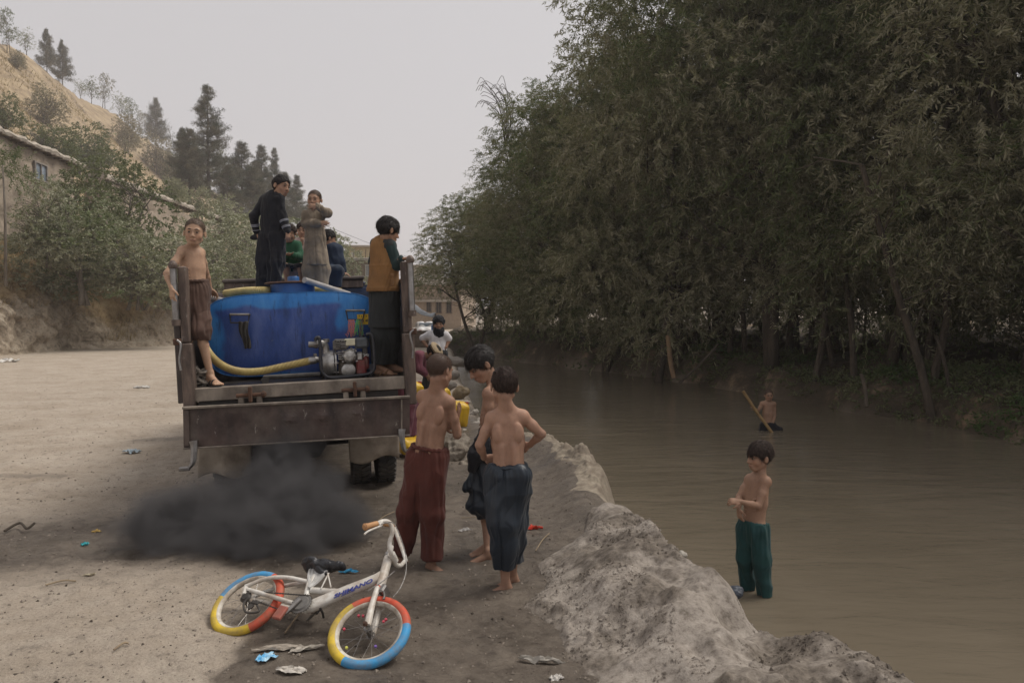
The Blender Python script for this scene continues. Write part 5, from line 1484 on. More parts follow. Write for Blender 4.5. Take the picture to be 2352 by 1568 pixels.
def mat_hair(name, c_, rough=.5):
    m, nt, bs = mat_new(name)
    n = noise(nt, 90, 3, .6, stretch=(1, 1, .3))
    nt.links.new(ramp(nt, n.outputs[0], [(.35, tuple(x * .5 for x in c_)), (.65, tuple(x * 1.6 for x in c_))]).outputs[0], bs.inputs['Base Color']); bs.inputs['Specular IOR Level'].default_value = .18
    bs.inputs['Roughness'].default_value = rough
    bump(nt, bs, n.outputs[0], .35, .002)
    return m
M_HAIR = mat_hair('black_hair', (.016, .013, .012), .5); M_BUZZ = mat_hair('cropped_hair', (.050, .036, .028), .8); M_HBRN = mat_hair('dusty_brown_hair', (.032, .021, .017), .65)
def mat_cloth(name, c_, rough=.85, dirt=None, da=.5, weave=220, spec=.25, stripe=None, nsc=5):
    m, nt, bs = mat_new(name)
    n = noise(nt, nsc, 6, .6)
    col = ramp(nt, n.outputs[0], [(.3, tuple(x * .72 for x in c_)), (.5, c_), (.75, tuple(min(1, x * 1.25) for x in c_))]).outputs[0]
    if dirt is not None:
        d = noise(nt, 9, 7, .7)
        col = mixc_(nt, ramp(nt, d.outputs[0], [(.47, 0.0), (.66, da)]).outputs[0], col, dirt)
    nt.links.new(col, bs.inputs['Base Color']); bs.inputs['Roughness'].default_value = rough; bs.inputs['Specular IOR Level'].default_value = spec
    bs.inputs['Sheen Weight'].default_value = .08
    w = noise(nt, weave, 2, .5)
    bump(nt, bs, w.outputs[0], .25, .002)
    return m
EYEW = simple('eye_white', (.24, .20, .17), (.20, .17, .15), rough=.3, bmp=0)
EYED = simple('eye_iris', (.02, .013, .010), (.015, .01, .008), rough=.15, bmp=0)

def vox_obj(vx, name, mat, parent, relax_it=1, disp=None, colf=None):
    V, F = vx.mesh()
    V = relax(V, F, relax_it, .55)
    if disp is not None:
        Nn = normals(V, F)
        V = V + Nn * disp(V, Nn)[:, None]
    me = raw_mesh(name, V, F, col=colf(V) if colf is not None else None)
    return link(name, me, mat, parent)
def hand(vx, w, d, pn, th, curl=.5, k=1.0, spread=.0165):
    """five separate fingers: w wrist, d direction, pn palm normal, th +1/-1 thumb side"""
    d = nrm(d); pn = nrm(pn - d * np.dot(pn, d)); s = np.cross(d, pn)
    R = np.stack([s, d, pn], 1)
    vx.ell(w + d * .042 * k, (.031 * k, .044 * k, .0135 * k), R, k=.008)
    vx.ell(w + d * .066 * k, (.033 * k, .022 * k, .012 * k), R, k=.008)
    vx.cone(w - d * .01, w + d * .02 * k, .0165 * k, .016 * k, k=.012, flat=(pn, 1.25))
    for i, ln in enumerate((.043, .050, .046, .035)):
        o = (i - 1.5) * -th
        b = w + d * (.076 * k - abs(i - 1.2) * .003) + s * o * spread * k
        fd = nrm(d + s * o * .10); a = curl * (.75 + .12 * i)
        p1 = b + nrm(fd * math.cos(a * .6) + pn * math.sin(a * .6)) * ln * .55 * k
        p2 = p1 + nrm(fd * math.cos(a * 1.7) + pn * math.sin(a * 1.7)) * ln * .5 * k
        vx.cone(b, p1, .0078 * k, .0070 * k, k=.002); vx.cone(p1, p2, .0070 * k, .0058 * k, k=.002)
    tb_ = w + d * .020 * k + s * th * .026 * k
    t1 = tb_ + nrm(d * .75 + s * th * .65 + pn * .35) * .032 * k
    t2 = t1 + nrm(d * 1.0 + s * th * .25 + pn * (.3 + .4 * curl)) * .026 * k
    vx.cone(tb_, t1, .0115 * k, .0088 * k, k=.006); vx.cone(t1, t2, .0085 * k, .0068 * k, k=.002)
def foot(vx, ank, yaw, k=1.0, pitch=0):
    f = fwd(yaw, pitch); s = nrm(np.cross(f, UP))
    heel = ank - UP * .052 * k - f * .030 * k; ball = ank + f * .105 * k - UP * .062 * k
    vx.cone(ank + UP * .02, heel, .029 * k, .027 * k, k=.012)
    vx.cone(ank + f * .01 - UP * .015, ball + UP * .006, .028 * k, .023 * k, k=.014, flat=(UP, 1.15))
    vx.cone(heel, ball, .025 * k, .026 * k, k=.012, flat=(UP, 1.25))
    vx.cone(ball - s * .014 * k, ball + s * .014 * k, .021 * k, .021 * k, k=.01, flat=(UP, 1.4))
    for i in range(5):
        o = (i - 2) * .0145 * k; L_ = (.040, .037, .034, .030, .025)[i if yaw % 360 < 500 else 4 - i] * k
        b = ball + s * o + f * .008 * k
        vx.cone(b, b + f * L_ - UP * .005, .0105 * k if i == 0 else .0088 * k, .009 * k if i == 0 else .0072 * k, k=.002)
def head_frame(yaw, pitch, roll):
    f = fwd(yaw, pitch); x = nrm(np.cross(f, UP)); z = np.cross(x, f)
    r = math.radians(roll)
    x2 = x * math.cos(r) + z * math.sin(r); z2_ = -x * math.sin(r) + z * math.cos(r)
    return np.stack([x2, f, z2_], 1)         # columns: right, forward, up
def build_head(vx, hc, R, s):
    """hc = centre of the head, s = head height"""
    def P(x, y, z): return hc + R @ (np.array([x, y - .04, z - .5]) * s)
    vx.ell(P(0, -.06, .64), np.array([.335, .415, .365]) * s, R, k=.01)
    vx.ell(P(0, .11, .40), np.array([.265, .275, .335]) * s, R, k=.02)
    vx.ell(P(0, .20, .16), np.array([.16, .15, .12]) * s, R, k=.02)
    for e in (-1, 1):
        vx.ell(P(e * .165, .20, .36), np.array([.10, .10, .11]) * s, R, k=.02)
        vx.cone(P(e * .24, -.0, .26), P(e * .10, .24, .10), .055 * s, .05 * s, k=.02)
    vx.ell(P(0, .315, .595), np.array([.215, .07, .055]) * s, R, k=.012)
    for e in (-1, 1):
        vx.ell(P(e * .135, .425, .505), np.array([.080, .065, .038]) * s, R, k=.010, op=-1)
    vx.cone(P(0, .355, .53), P(0, .445, .37), .032 * s, .048 * s, k=.010)
    for e in (-1, 1): vx.ell(P(e * .05, .40, .355), np.array([.032, .035, .028]) * s, R, k=.006)
    vx.ell(P(0, .365, .245), np.array([.105, .045, .022]) * s, R, k=.006)
    vx.ell(P(0, .355, .205), np.array([.085, .045, .022]) * s, R, k=.006)
    vx.ell(P(0, .41, .225), np.array([.085, .02, .006]) * s, R, k=.003, op=-1)
    for e in (-1, 1):
        vx.ell(P(e * .355, -.03, .46), np.array([.035, .075, .125]) * s, R @ np.array(Matrix.Rotation(e * .35, 3, 'Z')), k=.006)
        vx.ell(P(e * .385, .0, .465), np.array([.022, .038, .070]) * s, R, k=.004, op=-1)
    return P
def face_parts(P, s, R, parent, squint=.30):
    for e in (-1, 1):
        o = MB()
        c_ = P(e * .132, .322, .505)
        u = np.linspace(0, np.pi, 9); v = np.linspace(0, 2 * np.pi, 14, endpoint=False)
        prof = [(math.sin(a) * .050 * s, -math.cos(a) * .050 * s) for a in u]
        o.lathe(prof, 14, R @ np.array([[1, 0, 0], [0, 1, 0], [0, 0, squint]]), c_)
        ew = o.build('eye', EYEW, parent, smooth=True)
        p2 = P(e * .132, .366, .504)
        MB().lathe([(0, -.006 * s), (.027 * s, -.006 * s), (.025 * s, .006 * s), (0, .008 * s)], 10, R @ np.array([[1, 0, 0], [0, 0, 1], [0, -1, 0]], float) * 1.0, p2).build('iris', EYED, ew, smooth=True)
        MB().tube(spline([P(e * .05, .385, .595), P(e * .13, .372, .615), P(e * .215, .29, .59)], 4), [.010 * s, .013 * s, .016 * s, .017 * s, .018 * s, .018 * s, .016 * s, .012 * s, .006 * s], 6).build('eyebrow', M_HAIR, parent, smooth=True)
def build_hair(P, hc, R, s, kind, mat, parent, h, seed=0):
    t = {'buzz': .014, 'short': .036, 'mop': .050}[kind]
    vx = Vox(hc - s * .75, hc + s * .75, h)
    sl, g = vx.block(hc - s * .75, hc + s * .75)
    c_ = P(0, -.06, .64); r = np.array([.335 + t * .7, .415 + t, .365 + t * 1.1]) * s
    q = (g - c_) @ R; k0 = np.sqrt(((q / r) ** 2).sum(-1)); k1 = np.sqrt(((q / (r * r)) ** 2).sum(-1)) + 1e-9
    d = k0 * (k0 - 1) / k1
    l = (g - hc) @ R / s + np.array([0, .04, .5])
    Y, Z, X_ = l[..., 1], l[..., 2], l[..., 0]
    if kind == 'mop':
        y1, z1_, y2, zz2 = .40, .62 + 0, .10, .40
    elif kind == 'short':
        y1, z1_, y2, zz2 = .36, .74, .05, .43
    else:
        y1, z1_, y2, zz2 = .33, .80, .03, .44
    ny, nz = (z1_ - zz2), -(y1 - y2); n_ = math.hypot(ny, nz)
    wav = (.03 * np.sin(X_ * 21 + seed) + .06 * vn(X_ * 9, X_ * 0, s=seed)) * (kind != 'buzz')
    pl1 = ((Y - y1) * ny + (Z - z1_) * nz) / n_ + wav
    y3, z3 = -.36, .20
    ny2, nz2 = (zz2 - z3), -(y2 - y3); n2 = math.hypot(ny2, nz2)
    pl2 = ((Y - y2) * ny2 + (Z - zz2) * nz2) / n2 + wav * .5
    ear = .085 - np.sqrt((Y + .02) ** 2 + (Z - .46) ** 2)
    d = np.maximum(np.maximum(np.maximum(d, pl1 * s), pl2 * s), ear * s)
    vx.d[sl] = d.astype(np.float32)
    am = {'buzz': .0006, 'short': .005, 'mop': .006}[kind]
    def disp(V, Nn):
        w = (V - hc) @ R / s
        return am * (fbm(w[:, 0] * 22, w[:, 1] * 5 , w[:, 2] * 8, s=seed, o=2) + .5 * vn(w[:, 0] * 50, w[:, 1] * 14, w[:, 2] * 14, s=seed + 1))
    V, F_ = vx.mesh(); V = relax(V, F_, 1, .5); Nn = normals(V, F_)
    if kind != 'buzz': V = V + Nn * disp(V, Nn)[:, None]
    rg = np.random.default_rng(seed + 5)
    ns = {'buzz': 4200, 'short': 4200, 'mop': 4600}[kind]
    ln, wd = {'buzz': (.004, .0010), 'short': (.016, .0014), 'mop': (.032, .0016)}[kind]
    i = rg.integers(0, len(V), ns); p = V[i]; n_i = Nn[i]
    out = n_i * (V[i] - c_ > -9).all(1)[:, None]
    gr_ = {'buzz': 1.0, 'short': .28, 'mop': .10}[kind]
    cw = c_ + R[:, 2] * .25 * s - R[:, 1] * .05 * s            # whorl: strands run away from it
    t = p - cw; t = t - n_i * (t * n_i).sum(1)[:, None]; t = t / (np.linalg.norm(t, axis=1)[:, None] + 1e-9)
    d_ = t * (1 - gr_ * .7) + n_i * gr_ + rg.normal(size=p.shape) * (.22 if kind != 'buzz' else .5)
    d_ /= np.linalg.norm(d_, axis=1)[:, None]
    keep = (n_i @ R[:, 1] * 0 + 1) > 0
    w_ = np.cross(d_, n_i); w_ /= np.linalg.norm(w_, axis=1)[:, None] + 1e-9
    L_ = ln * rg.uniform(.5, 1.2, (ns, 1))
    S = np.stack([p - w_ * wd - n_i * .002, p + w_ * wd - n_i * .002, p + d_ * L_], 1).reshape(-1, 3)
    T = np.arange(ns * 3).reshape(-1, 3)
    if kind == 'buzz':
        me = raw_mesh('hair', S, T)
    else:
        me = raw_mesh('hair', np.concatenate([V, S]), [F_, T + len(V)])
    return link('hair', me, mat, parent)

SK = (.33, .195, .130)
def person(lab, D, J, yaw, head, hairk='buzz', hairm=None, k=1.0, h=.006, skin=SK, hands=(), feet=(), face=True, back=0.0, ribs=0.0, clothes=(), group=None, base=None, legs=True, armr=1.0, cat='person', torso=1.0, z_=None):
    """J: joint name -> (qx,qy,depth offset); head: (qx,qy,dd,size,yaw,pitch,roll)"""
    p = {n: U(v[0][0], v[0][1], D + (v[1] if len(v) > 1 else 0)) for n, v in J.items()}
    F = fwd(yaw); sh = (p['sa'] + p['sb']) / 2; hp = (p['ha'] + p['hb']) / 2
    allp = np.array(list(p.values()))
    hc = U(head[0][0], head[0][1], D + head[1]); s = head[2]; R = head_frame(*head[3:6])
    lo = np.minimum(allp.min(0), hc - s) - .16; hi = np.maximum(allp.max(0), hc + s) + .16
    org = np.array([hp[0], hp[1], allp[:, 2].min() - .07]) if base is None else np.asarray(base, float)
    root = thing('person', lab, cat, org, 0, group)
    vx = Vox(lo, hi, h)
    P = build_head(vx, hc, R, s)
    lat = nrm(p['sb'] - p['sa']); up = nrm(sh - hp)
    nb = sh + up * .028 * k
    neck_t = P(0, -.12, .22)
    vx.cone(nb - F * .012, neck_t, .038 * k, .036 * k, k=.02)
    Lt = np.linalg.norm(sh - hp)
    a = sh - up * .035 * k; b = sh - up * Lt * .45; c_ = sh - up * Lt * .75
    fl = nrm(F - up * np.dot(F, up))
    vx.cone(a, b, .098 * k * torso, .100 * k * torso, k=.02, flat=(fl, 1.42))
    vx.cone(b, c_, .098 * k * torso, .086 * k * torso, k=.02, flat=(fl, 1.42))
    vx.cone(c_, hp, .086 * k * torso, .100 * k * torso, k=.03, flat=(fl, 1.3))
    vx.cone(p['sa'] * .86 + sh * .14, p['sb'] * .86 + sh * .14, .040 * k, .040 * k, k=.03)
    for e in ('a', 'b'):
        q = p['s' + e]
        vx.cone(neck_t * .45 + nb * .55, q * .75 + sh * .25 + up * .012, .028 * k, .026 * k, k=.03)
        vx.ell(q, np.array([.040, .040, .042]) * k, k=.02)
        ux = nrm(q - sh)
        # shoulder blade relief
        if back > 0:
            M_ = np.stack([ux, fl, up], 1)
            vx.ell(sh - up * .085 * k + ux * .060 * k - fl * .058 * k, np.array([.036, .022 * back, .060]) * k, M_, k=.010)
            vx.cone(sh - up * .05 * k + ux * .022 * k - fl * .083 * k, sh - up * .14 * k + ux * .028 * k - fl * .082 * k, .014, .010, k=.016, op=-1)
            vx.cone(sh - up * .17 * k + ux * .035 * k - fl * .058 * k, hp + up * .02 + ux * .035 * k - fl * .055 * k, .022 * k, .026 * k, k=.02)
        if ribs > 0:
            for i in range(4):
                z0 = sh - up * (.13 + .028 * i) * k
                vx.cone(z0 + ux * .085 * k + fl * .035 * k, z0 - up * .02 * k + ux * .03 * k + fl * .075 * k, .008 * ribs, .007 * ribs, k=.012)
    if back > 0:
        vx.cone(sh - fl * .077 * k, hp - fl * .078 * k + up * .02, .013, .016, k=.018, op=-1)
    else:
        vx.cone(sh - up * .05 * k + fl * .088 * k, sh - up * .24 * k + fl * .084 * k, .007, .007, k=.02, op=-1)
        vx.ell(hp + up * .045 * k + fl * .080 * k, (.007, .010, .007), k=.006, op=-1)
    for e in ('a', 'b'):
        if 'e' + e in p:
            vx.cone(p['s' + e], p['e' + e], .034 * k * armr, .0265 * k * armr, k=.016)
            vx.ell(p['s' + e] * .5 + p['e' + e] * .5, np.array([.030, .030, .030]) * k * armr, k=.02)
            m_ = p['e' + e] * .68 + p['w' + e] * .32
            vx.cone(p['e' + e], m_, .0265 * k * armr, .0265 * k * armr, k=.01)
            vx.cone(m_, p['w' + e], .0260 * k * armr, .0175 * k * armr, k=.012)
        if legs and 'k' + e in p:
            hj = p['h' + e]; kj = p['k' + e]; aj = p['f' + e]
            vx.cone(hj, kj, .060 * k, .042 * k, k=.02)
            cf = kj * .7 + aj * .3
            vx.cone(kj, cf, .040 * k, .041 * k, k=.015); vx.cone(cf, aj, .040 * k, .025 * k, k=.015)
            vx.ell(aj + UP * .0, np.array([.029, .029, .022]) * k, k=.008)
    for hd in hands:
        hand(vx, p['w' + hd[0]], np.asarray(hd[1], float), np.asarray(hd[2], float), hd[3], hd[4], k * .90)
    for ft in feet:
        foot(vx, p['f' + ft[0]], ft[1], k * 1.02)
    V, Fc = vx.mesh(); V = relax(V, Fc, 1, .5)
    base_c = np.array(skin)
    C = np.tile(base_c, (len(V), 1))
    w = (V - hc) @ R / s + np.array([0, .04, .5])
    hd_ = (np.abs(w - np.array([0, 0, .52])).max(1) < .56)
    lips = hd_ * np.exp(-((w[:, 0] / .095) ** 2) ** 2) * np.exp(-((w[:, 2] - .225) / .032) ** 2) * (w[:, 1] > .30)
    C = C * (1 - .55 * lips[:, None]) + np.array([.27, .105, .085]) * .55 * lips[:, None]
    cheek = hd_ * np.exp(-((np.abs(w[:, 0]) - .17) / .09) ** 2) * np.exp(-((w[:, 2] - .36) / .1) ** 2) * (w[:, 1] > .1)
    C = C * (1 + cheek[:, None] * np.array([.10, -.02, -.05]))
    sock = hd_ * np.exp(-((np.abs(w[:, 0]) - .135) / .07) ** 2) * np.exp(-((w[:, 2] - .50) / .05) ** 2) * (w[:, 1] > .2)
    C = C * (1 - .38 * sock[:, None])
    dirtn = np.clip(fbm(V[:, 0] * 9, V[:, 1] * 9, V[:, 2] * 7, s=33, o=4), -1, 1)
    C = C * (1 + .10 * dirtn[:, None])
    for (a_, q_) in (('ka', .05), ('kb', .05), ('ea', .035), ('eb', .035)):
        if a_ in p:
            g = np.exp(-(((V - p[a_]) ** 2).sum(1)) / (q_ * q_)); C = C * (1 - .22 * g[:, None])
    for f_ in ('fa', 'fb'):
        if f_ in p:
            g = np.exp(-(((V - p[f_] + UP * .04) ** 2).sum(1)) / .01); C = C * (1 - .18 * g[:, None])
    if hairk == 'buzz':        # cropped scalp
        pa = ((w[:, 1] - .33) * .36 - (w[:, 2] - .80) * .30) / .468; pb = ((w[:, 1] - .03) * .24 - (w[:, 2] - .44) * .39) / .458
        nz = .025 * vn(w[:, 0] * 14, w[:, 1] * 14, w[:, 2] * 14, s=3)
        er = np.sqrt((w[:, 1] + .02) ** 2 + (w[:, 2] - .46) ** 2)
        m_ = sst(.035, -.035, np.maximum(pa, pb) + nz) * hd_ * sst(.08, .11, er) * (np.abs(w[:, 0]) < .5)
        C = C * (1 - .86 * m_[:, None]) + np.array([.040, .028, .022]) * .86 * m_[:, None]
    me = raw_mesh('body', V - org, Fc, col=C)
    link('body', me, M_SKIN, root)
    hold = {'p': p, 'P': P, 'R': R, 's': s, 'hc': hc, 'root': root, 'F': F, 'sh': sh, 'hp': hp, 'up': up, 'lat': lat, 'fl': fl, 'k': k, 'org': org, 'h': h}
    n0 = len(root.children)
    if face: face_parts(P, s, R, root)
    if hairk: build_hair(P, hc, R, s, hairk, hairm or M_BUZZ, root, max(h * .8, .0045), seed=int(head[0][0]) % 17)
    for fn in clothes: fn(hold)
    for ch in root.children:
        if ch.name.startswith('body'): continue
        ch.data.transform(Matrix.Translation(Vector((-org[0], -org[1], -org[2])))) if ch.data.users == 1 else None
        for g in ch.children:
            if g.data.users == 1: g.data.transform(Matrix.Translation(Vector((-org[0], -org[1], -org[2]))))
    return hold

def folds(amp, fr=24, st=.22, seed=0, waist=None, nf=26, wa=.006):
    """cloth relief: long soft folds, finer creases, gathers below a waistband"""
    def f(V, Nn):
        x, y, z = V[:, 0], V[:, 1], V[:, 2]
        zz = z + .25 * vn(x * 5, y * 5, z * 3, s=seed + 8) * .3
        d = amp * (vn(x * fr + z * 1.5, y * fr, zz * fr * st, s=seed) + .75 * (1 - 2 * np.abs(vn(x * fr * .6 + z * 3, y * fr * .6, z * fr * .35, s=seed + 2))))
        cr1 = vn(x * fr * .75 + z * .8, y * fr * .75, zz * fr * .085, s=seed + 11); cr2 = vn(x * fr * .4 - z * 6, y * fr * .4 + z * 3, zz * fr * .25, s=seed + 12)
        d = d - .8 * amp * np.exp(-(cr1 / .13) ** 2) - .22 * amp * np.exp(-(cr2 / .10) ** 2)
        d = d + amp * .25 * vn(x * fr * 2.2, y * fr * 2.2, z * fr * .9, s=seed + 4)
        if waist is not None:
            r = V - waist
            th = np.arctan2(r[:, 1], r[:, 0]); dz = -r[:, 2]
            d = d + wa * (np.sin(th * nf + 2.5 * vn(th * 3, dz * 6, s=seed + 5)) * np.exp(-np.clip(dz, 0, 9) / .16)) * sst(0, .03, dz)
        return d
    return f
def garment(name, mat, prims, amp=.005, fr=24, st=.22, seed=0, waist=None, wa=.006, kk=.03, cut=None, ho=None, nf=26, label=None):
    """prims: (a,b,ra,rb[,flatvec,flatfactor]) given as functions of the wearer's joints"""
    def f(H):
        pr = prims(H)
        pts = np.array([q for t in pr for q in (t[0], t[1])]); mr = max(max(t[2], t[3]) for t in pr) + .06
        vx = Vox(pts.min(0) - mr, pts.max(0) + mr, ho or H['h'] * 1.05)
        for t in pr:
            if len(t) > 6 and t[6] == -1: vx.cone(t[0], t[1], t[2], t[3], k=.01, op=-1)
            else: vx.cone(t[0], t[1], t[2], t[3], k=kk, flat=(t[4], t[5]) if len(t) > 4 and t[4] is not None else None)
        if cut is not None:
            for (pt, n_) in cut(H):
                n_ = nrm(n_)
                sl, g = vx.block(vx.lo, vx.lo + vx.h * vx.n)
                vx.d[sl] = np.maximum(vx.d[sl], ((g - pt) @ n_).astype(np.float32))
        w = waist(H) if waist is not None else None
        o = vox_obj(vx, name, mat, H['root'], 1, folds(amp, fr, st, seed, w, nf, wa))
        if label: o['label'] = label
        return o
    return f
def trousers(mat, hip=.115, knee=.10, hem=.085, top=.02, drop=.0, bag=.0, name='trousers', seed=0, amp=.006, len_=1.0, wr=.098, flat=1.25, extra=None, fr=20, wa=.003, hemcut=True):
    def prims(H):
        p, k, up = H['p'], H['k'], H['up']; hp = H['hp']; fl = H['fl']
        w = hp + up * (top + .03) * k
        out = [(w, hp - up * .03, (wr + .004) * k, hip * k, fl, flat)]
        for e in ('a', 'b'):
            hj, kj, aj = p['h' + e], p['k' + e], p['f' + e]
            out.append((hj * .85 + hp * .15 - up * .02, kj, hip * .82 * k, knee * k))
            end = kj + (aj - kj) * (len_ - .5) * 2 if len_ > .5 else kj
            if len_ > .5: out.append((kj, end, knee * k, hem * k))
        if bag: out.append((hp - up * .03, (p['ka'] + p['kb']) / 2 + UP * bag, hip * .8 * k, .07 * k))
        if extra: out += extra(H)
        return out
    def cut(H):
        p, up, hp, k = H['p'], H['up'], H['hp'], H['k']
        c_ = [(hp + up * (top + .035) * k, up)]
        if hemcut:
            e1 = min(((p['k' + e] + (p['f' + e] - p['k' + e]) * (len_ - .5) * 2)[2] for e in ('a', 'b')))
            c_.append((np.array([0, 0, e1]), -UP))
        return c_
    return garment(name, mat, prims, amp, fr, .2, seed, waist=lambda H: H['hp'] + H['up'] * (top + .03) * H['k'], kk=.03, cut=cut, wa=wa)
def waistband(mat, top=.02, r=.1, flat=1.28):
    def f(H):
        c_ = H['hp'] + H['up'] * (top + .026) * H['k']; n = 60; P = []
        lat = nrm(np.cross(H['up'], H['fl']))
        for i in range(n):
            a = i / n * 2 * math.pi; rr = (r + .003) * H['k'] * (1 + .02 * math.sin(a * 24))
            P.append(c_ + lat * rr * math.cos(a) + H['fl'] * rr / flat * math.sin(a) + H['up'] * .003 * math.sin(a * 19))
        MB().tube(np.array(P), .013, 8, closed=True).build('waistband', mat, H['root'], smooth=True)
    return f
def shirt(mat, hem=.12, r=.115, rh=.12, sl=.046, slw=.036, name='tunic', seed=0, amp=.005, sleeves=1.0, flat=1.3, skirt=None, fr=22, extra=None, collar=True):
    """hem: how far the shirt falls below the hips; sleeves 0..1 of the arm (0.5 = elbow)"""
    def prims(H):
        p, k, up, sh, hp, fl = H['p'], H['k'], H['up'], H['sh'], H['hp'], H['fl']
        bt = hp - UP * hem if skirt is None else skirt(H)
        mid = sh * .35 + hp * .65
        out = [(sh - up * .035 * k, mid, r * k * .97, r * k, fl, flat), (mid, bt, r * k, rh * k, fl, flat)]
        out.append((p['sa'] * .9 + sh * .1, p['sb'] * .9 + sh * .1, .054 * k, .054 * k))
        for e in ('a', 'b'):
            out.append((sh + up * .035 * k - H['F'] * .012, p['s' + e] * .8 + sh * .2, .043 * k, .050 * k))
            if sleeves > 0 and 'e' + e in p:
                s_, e_, w_ = p['s' + e], p['e' + e], p['w' + e]
                t = min(1, sleeves * 2)
                out.append((s_, s_ + (e_ - s_) * t, sl * k, (sl * .93 if sleeves > .5 else sl * .98) * k))
                if sleeves > .5: out.append((e_, e_ + (w_ - e_) * (sleeves - .5) * 2, sl * .92 * k, slw * k))
        if extra: out += extra(H)
        return out
    def cut(H): 
        bt = H['hp'] - UP * hem if skirt is None else skirt(H)
        return [(np.array([0, 0, bt[2]]), -UP)] if hem is not None else []
    return garment(name, mat, prims, amp, fr, .3, seed, cut=cut)
def sandal(e, yaw, mat_s, mat_t, k=1.0, style='cross'):
    def f(H):
        a = H['p']['f' + e]; fw = fwd(yaw); s = nrm(np.cross(fw, UP)); k_ = H['k'] * 1.02
        z0 = a - UP * .093 * k_
        out = []
        n = 26
        for i in range(n):
            t = i / n * 2 * math.pi; ln = math.cos(t); wd_ = math.sin(t)
            w_ = .040 if ln > 0 else .034
            out.append(z0 + fw * (.052 + .108 * ln) * k_ + s * wd_ * w_ * k_)
        so_ = MB().prism(np.array(out), UP * .016).build('sandal', mat_s, H['root'])
        for (t0, t1_) in (((.02, .10), (.075, .10)) if style == 'cross' else ((.05, .05), (.085, .085))):
            pts = [z0 + fw * t0 * k_ * 1.0 + s * .041 * k_ + UP * .015, z0 + fw * (t0 * .6 + t1_ * .4) * k_ + s * .022 * k_ + UP * .058 * k_, z0 + fw * (t0 + t1_) / 2 * k_ + UP * .064 * k_, z0 + fw * (t0 * .4 + t1_ * .6) * k_ - s * .022 * k_ + UP * .056 * k_, z0 + fw * t1_ * k_ - s * .041 * k_ + UP * .015]
            P_ = spline(pts, 4); V = []
            for q in P_: V += [q - fw * .010, q + fw * .010]
            V = np.array(V); i = np.arange(len(P_) - 1) * 2
            o = link('strap', raw_mesh('strap', V, np.stack([i, i + 1, i + 3, i + 2], 1)), mat_t, so_)
            o.modifiers.new('thickness', 'SOLIDIFY').thickness = .004
    return f

T_BRN = mat_cloth('brown_cotton', (.085, .050, .038)); T_BLK = mat_cloth('black_cotton', (.013, .013, .016)); T_TAN = mat_cloth('dusty_tan_cotton', (.235, .190, .140), dirt=(.13, .10, .07), da=.6)
T_RED = mat_cloth('maroon_cotton', (.088, .027, .020)); T_NAVY = mat_cloth('wet_navy_cotton', (.010, .018, .029), rough=.42, spec=.45); T_TEAL = mat_cloth('teal_cotton', (.017, .058, .060), dirt=(.012, .05, .042), da=.7)
T_GRN = mat_cloth('green_cotton', (.018, .075, .038)); T_BLU = mat_cloth('blue_cotton', (.016, .026, .048)); T_VEST = mat_cloth('ochre_vest', (.225, .115, .042), rough=.8, dirt=(.15, .08, .035)); T_SLV = mat_cloth('dark_green_sleeve', (.018, .034, .034))
T_GREY = mat_cloth('charcoal_cotton', (.028, .030, .030)); T_WHT = mat_cloth('white_cotton', (.66, .64, .64)); T_BURG = mat_cloth('burgundy_cotton', (.155, .052, .070)); T_PALE = mat_cloth('pale_pink_cotton', (.42, .32, .29)); T_JEAN = mat_cloth('navy_jeans', (.022, .032, .050))
LEATH = simple('brown_leather', (.20, .105, .045), (.12, .06, .028), rough=.5, scale=30); RUBB = simple('black_rubber', (.022, .021, .021), (.035, .033, .032), rough=.5)
A_ = (.02, .0)

# bare-chested boy on the left of the tailboard
person('bare-chested boy in brown shorts leaning on the left corner post of the truck', 6.05,
 {'sa': (c1(128, 418), -.03), 'sb': (c1(214, 428), .10), 'ea': (c1(54, 525), -.20), 'wa': (c1(76, 596), -.26), 'eb': (c1(240, 520), .20), 'wb': (c1(262, 600), .26),
  'ha': (c1(160, 600), .0), 'hb': (c1(212, 604), .04), 'ka': (c1(168, 770), .0), 'fa': (c1(150, 905), .26), 'kb': (c1(214, 800), -.04), 'fb': (c1(262, 1010), .0)},
 18, (c1(186, 329), -.02, .228, 14, -4, 3), 'buzz', k=1.0, h=.0052, ribs=1.0, skin=(.43, .275, .185),
 hands=(('a', (.10, -.02, -1), (.5, .9, .1), 1, .35), ('b', (.2, .6, -.5), (0, 0, -1), -1, .8)), feet=(('b', 48), ('a', 30)),
 clothes=(trousers(T_BRN, .108, .086, .060, top=.035, len_=.60, seed=3, amp=.012, wr=.10), waistband(T_BRN, .035, .104), sandal('b', 48, RUBB, RUBB)))
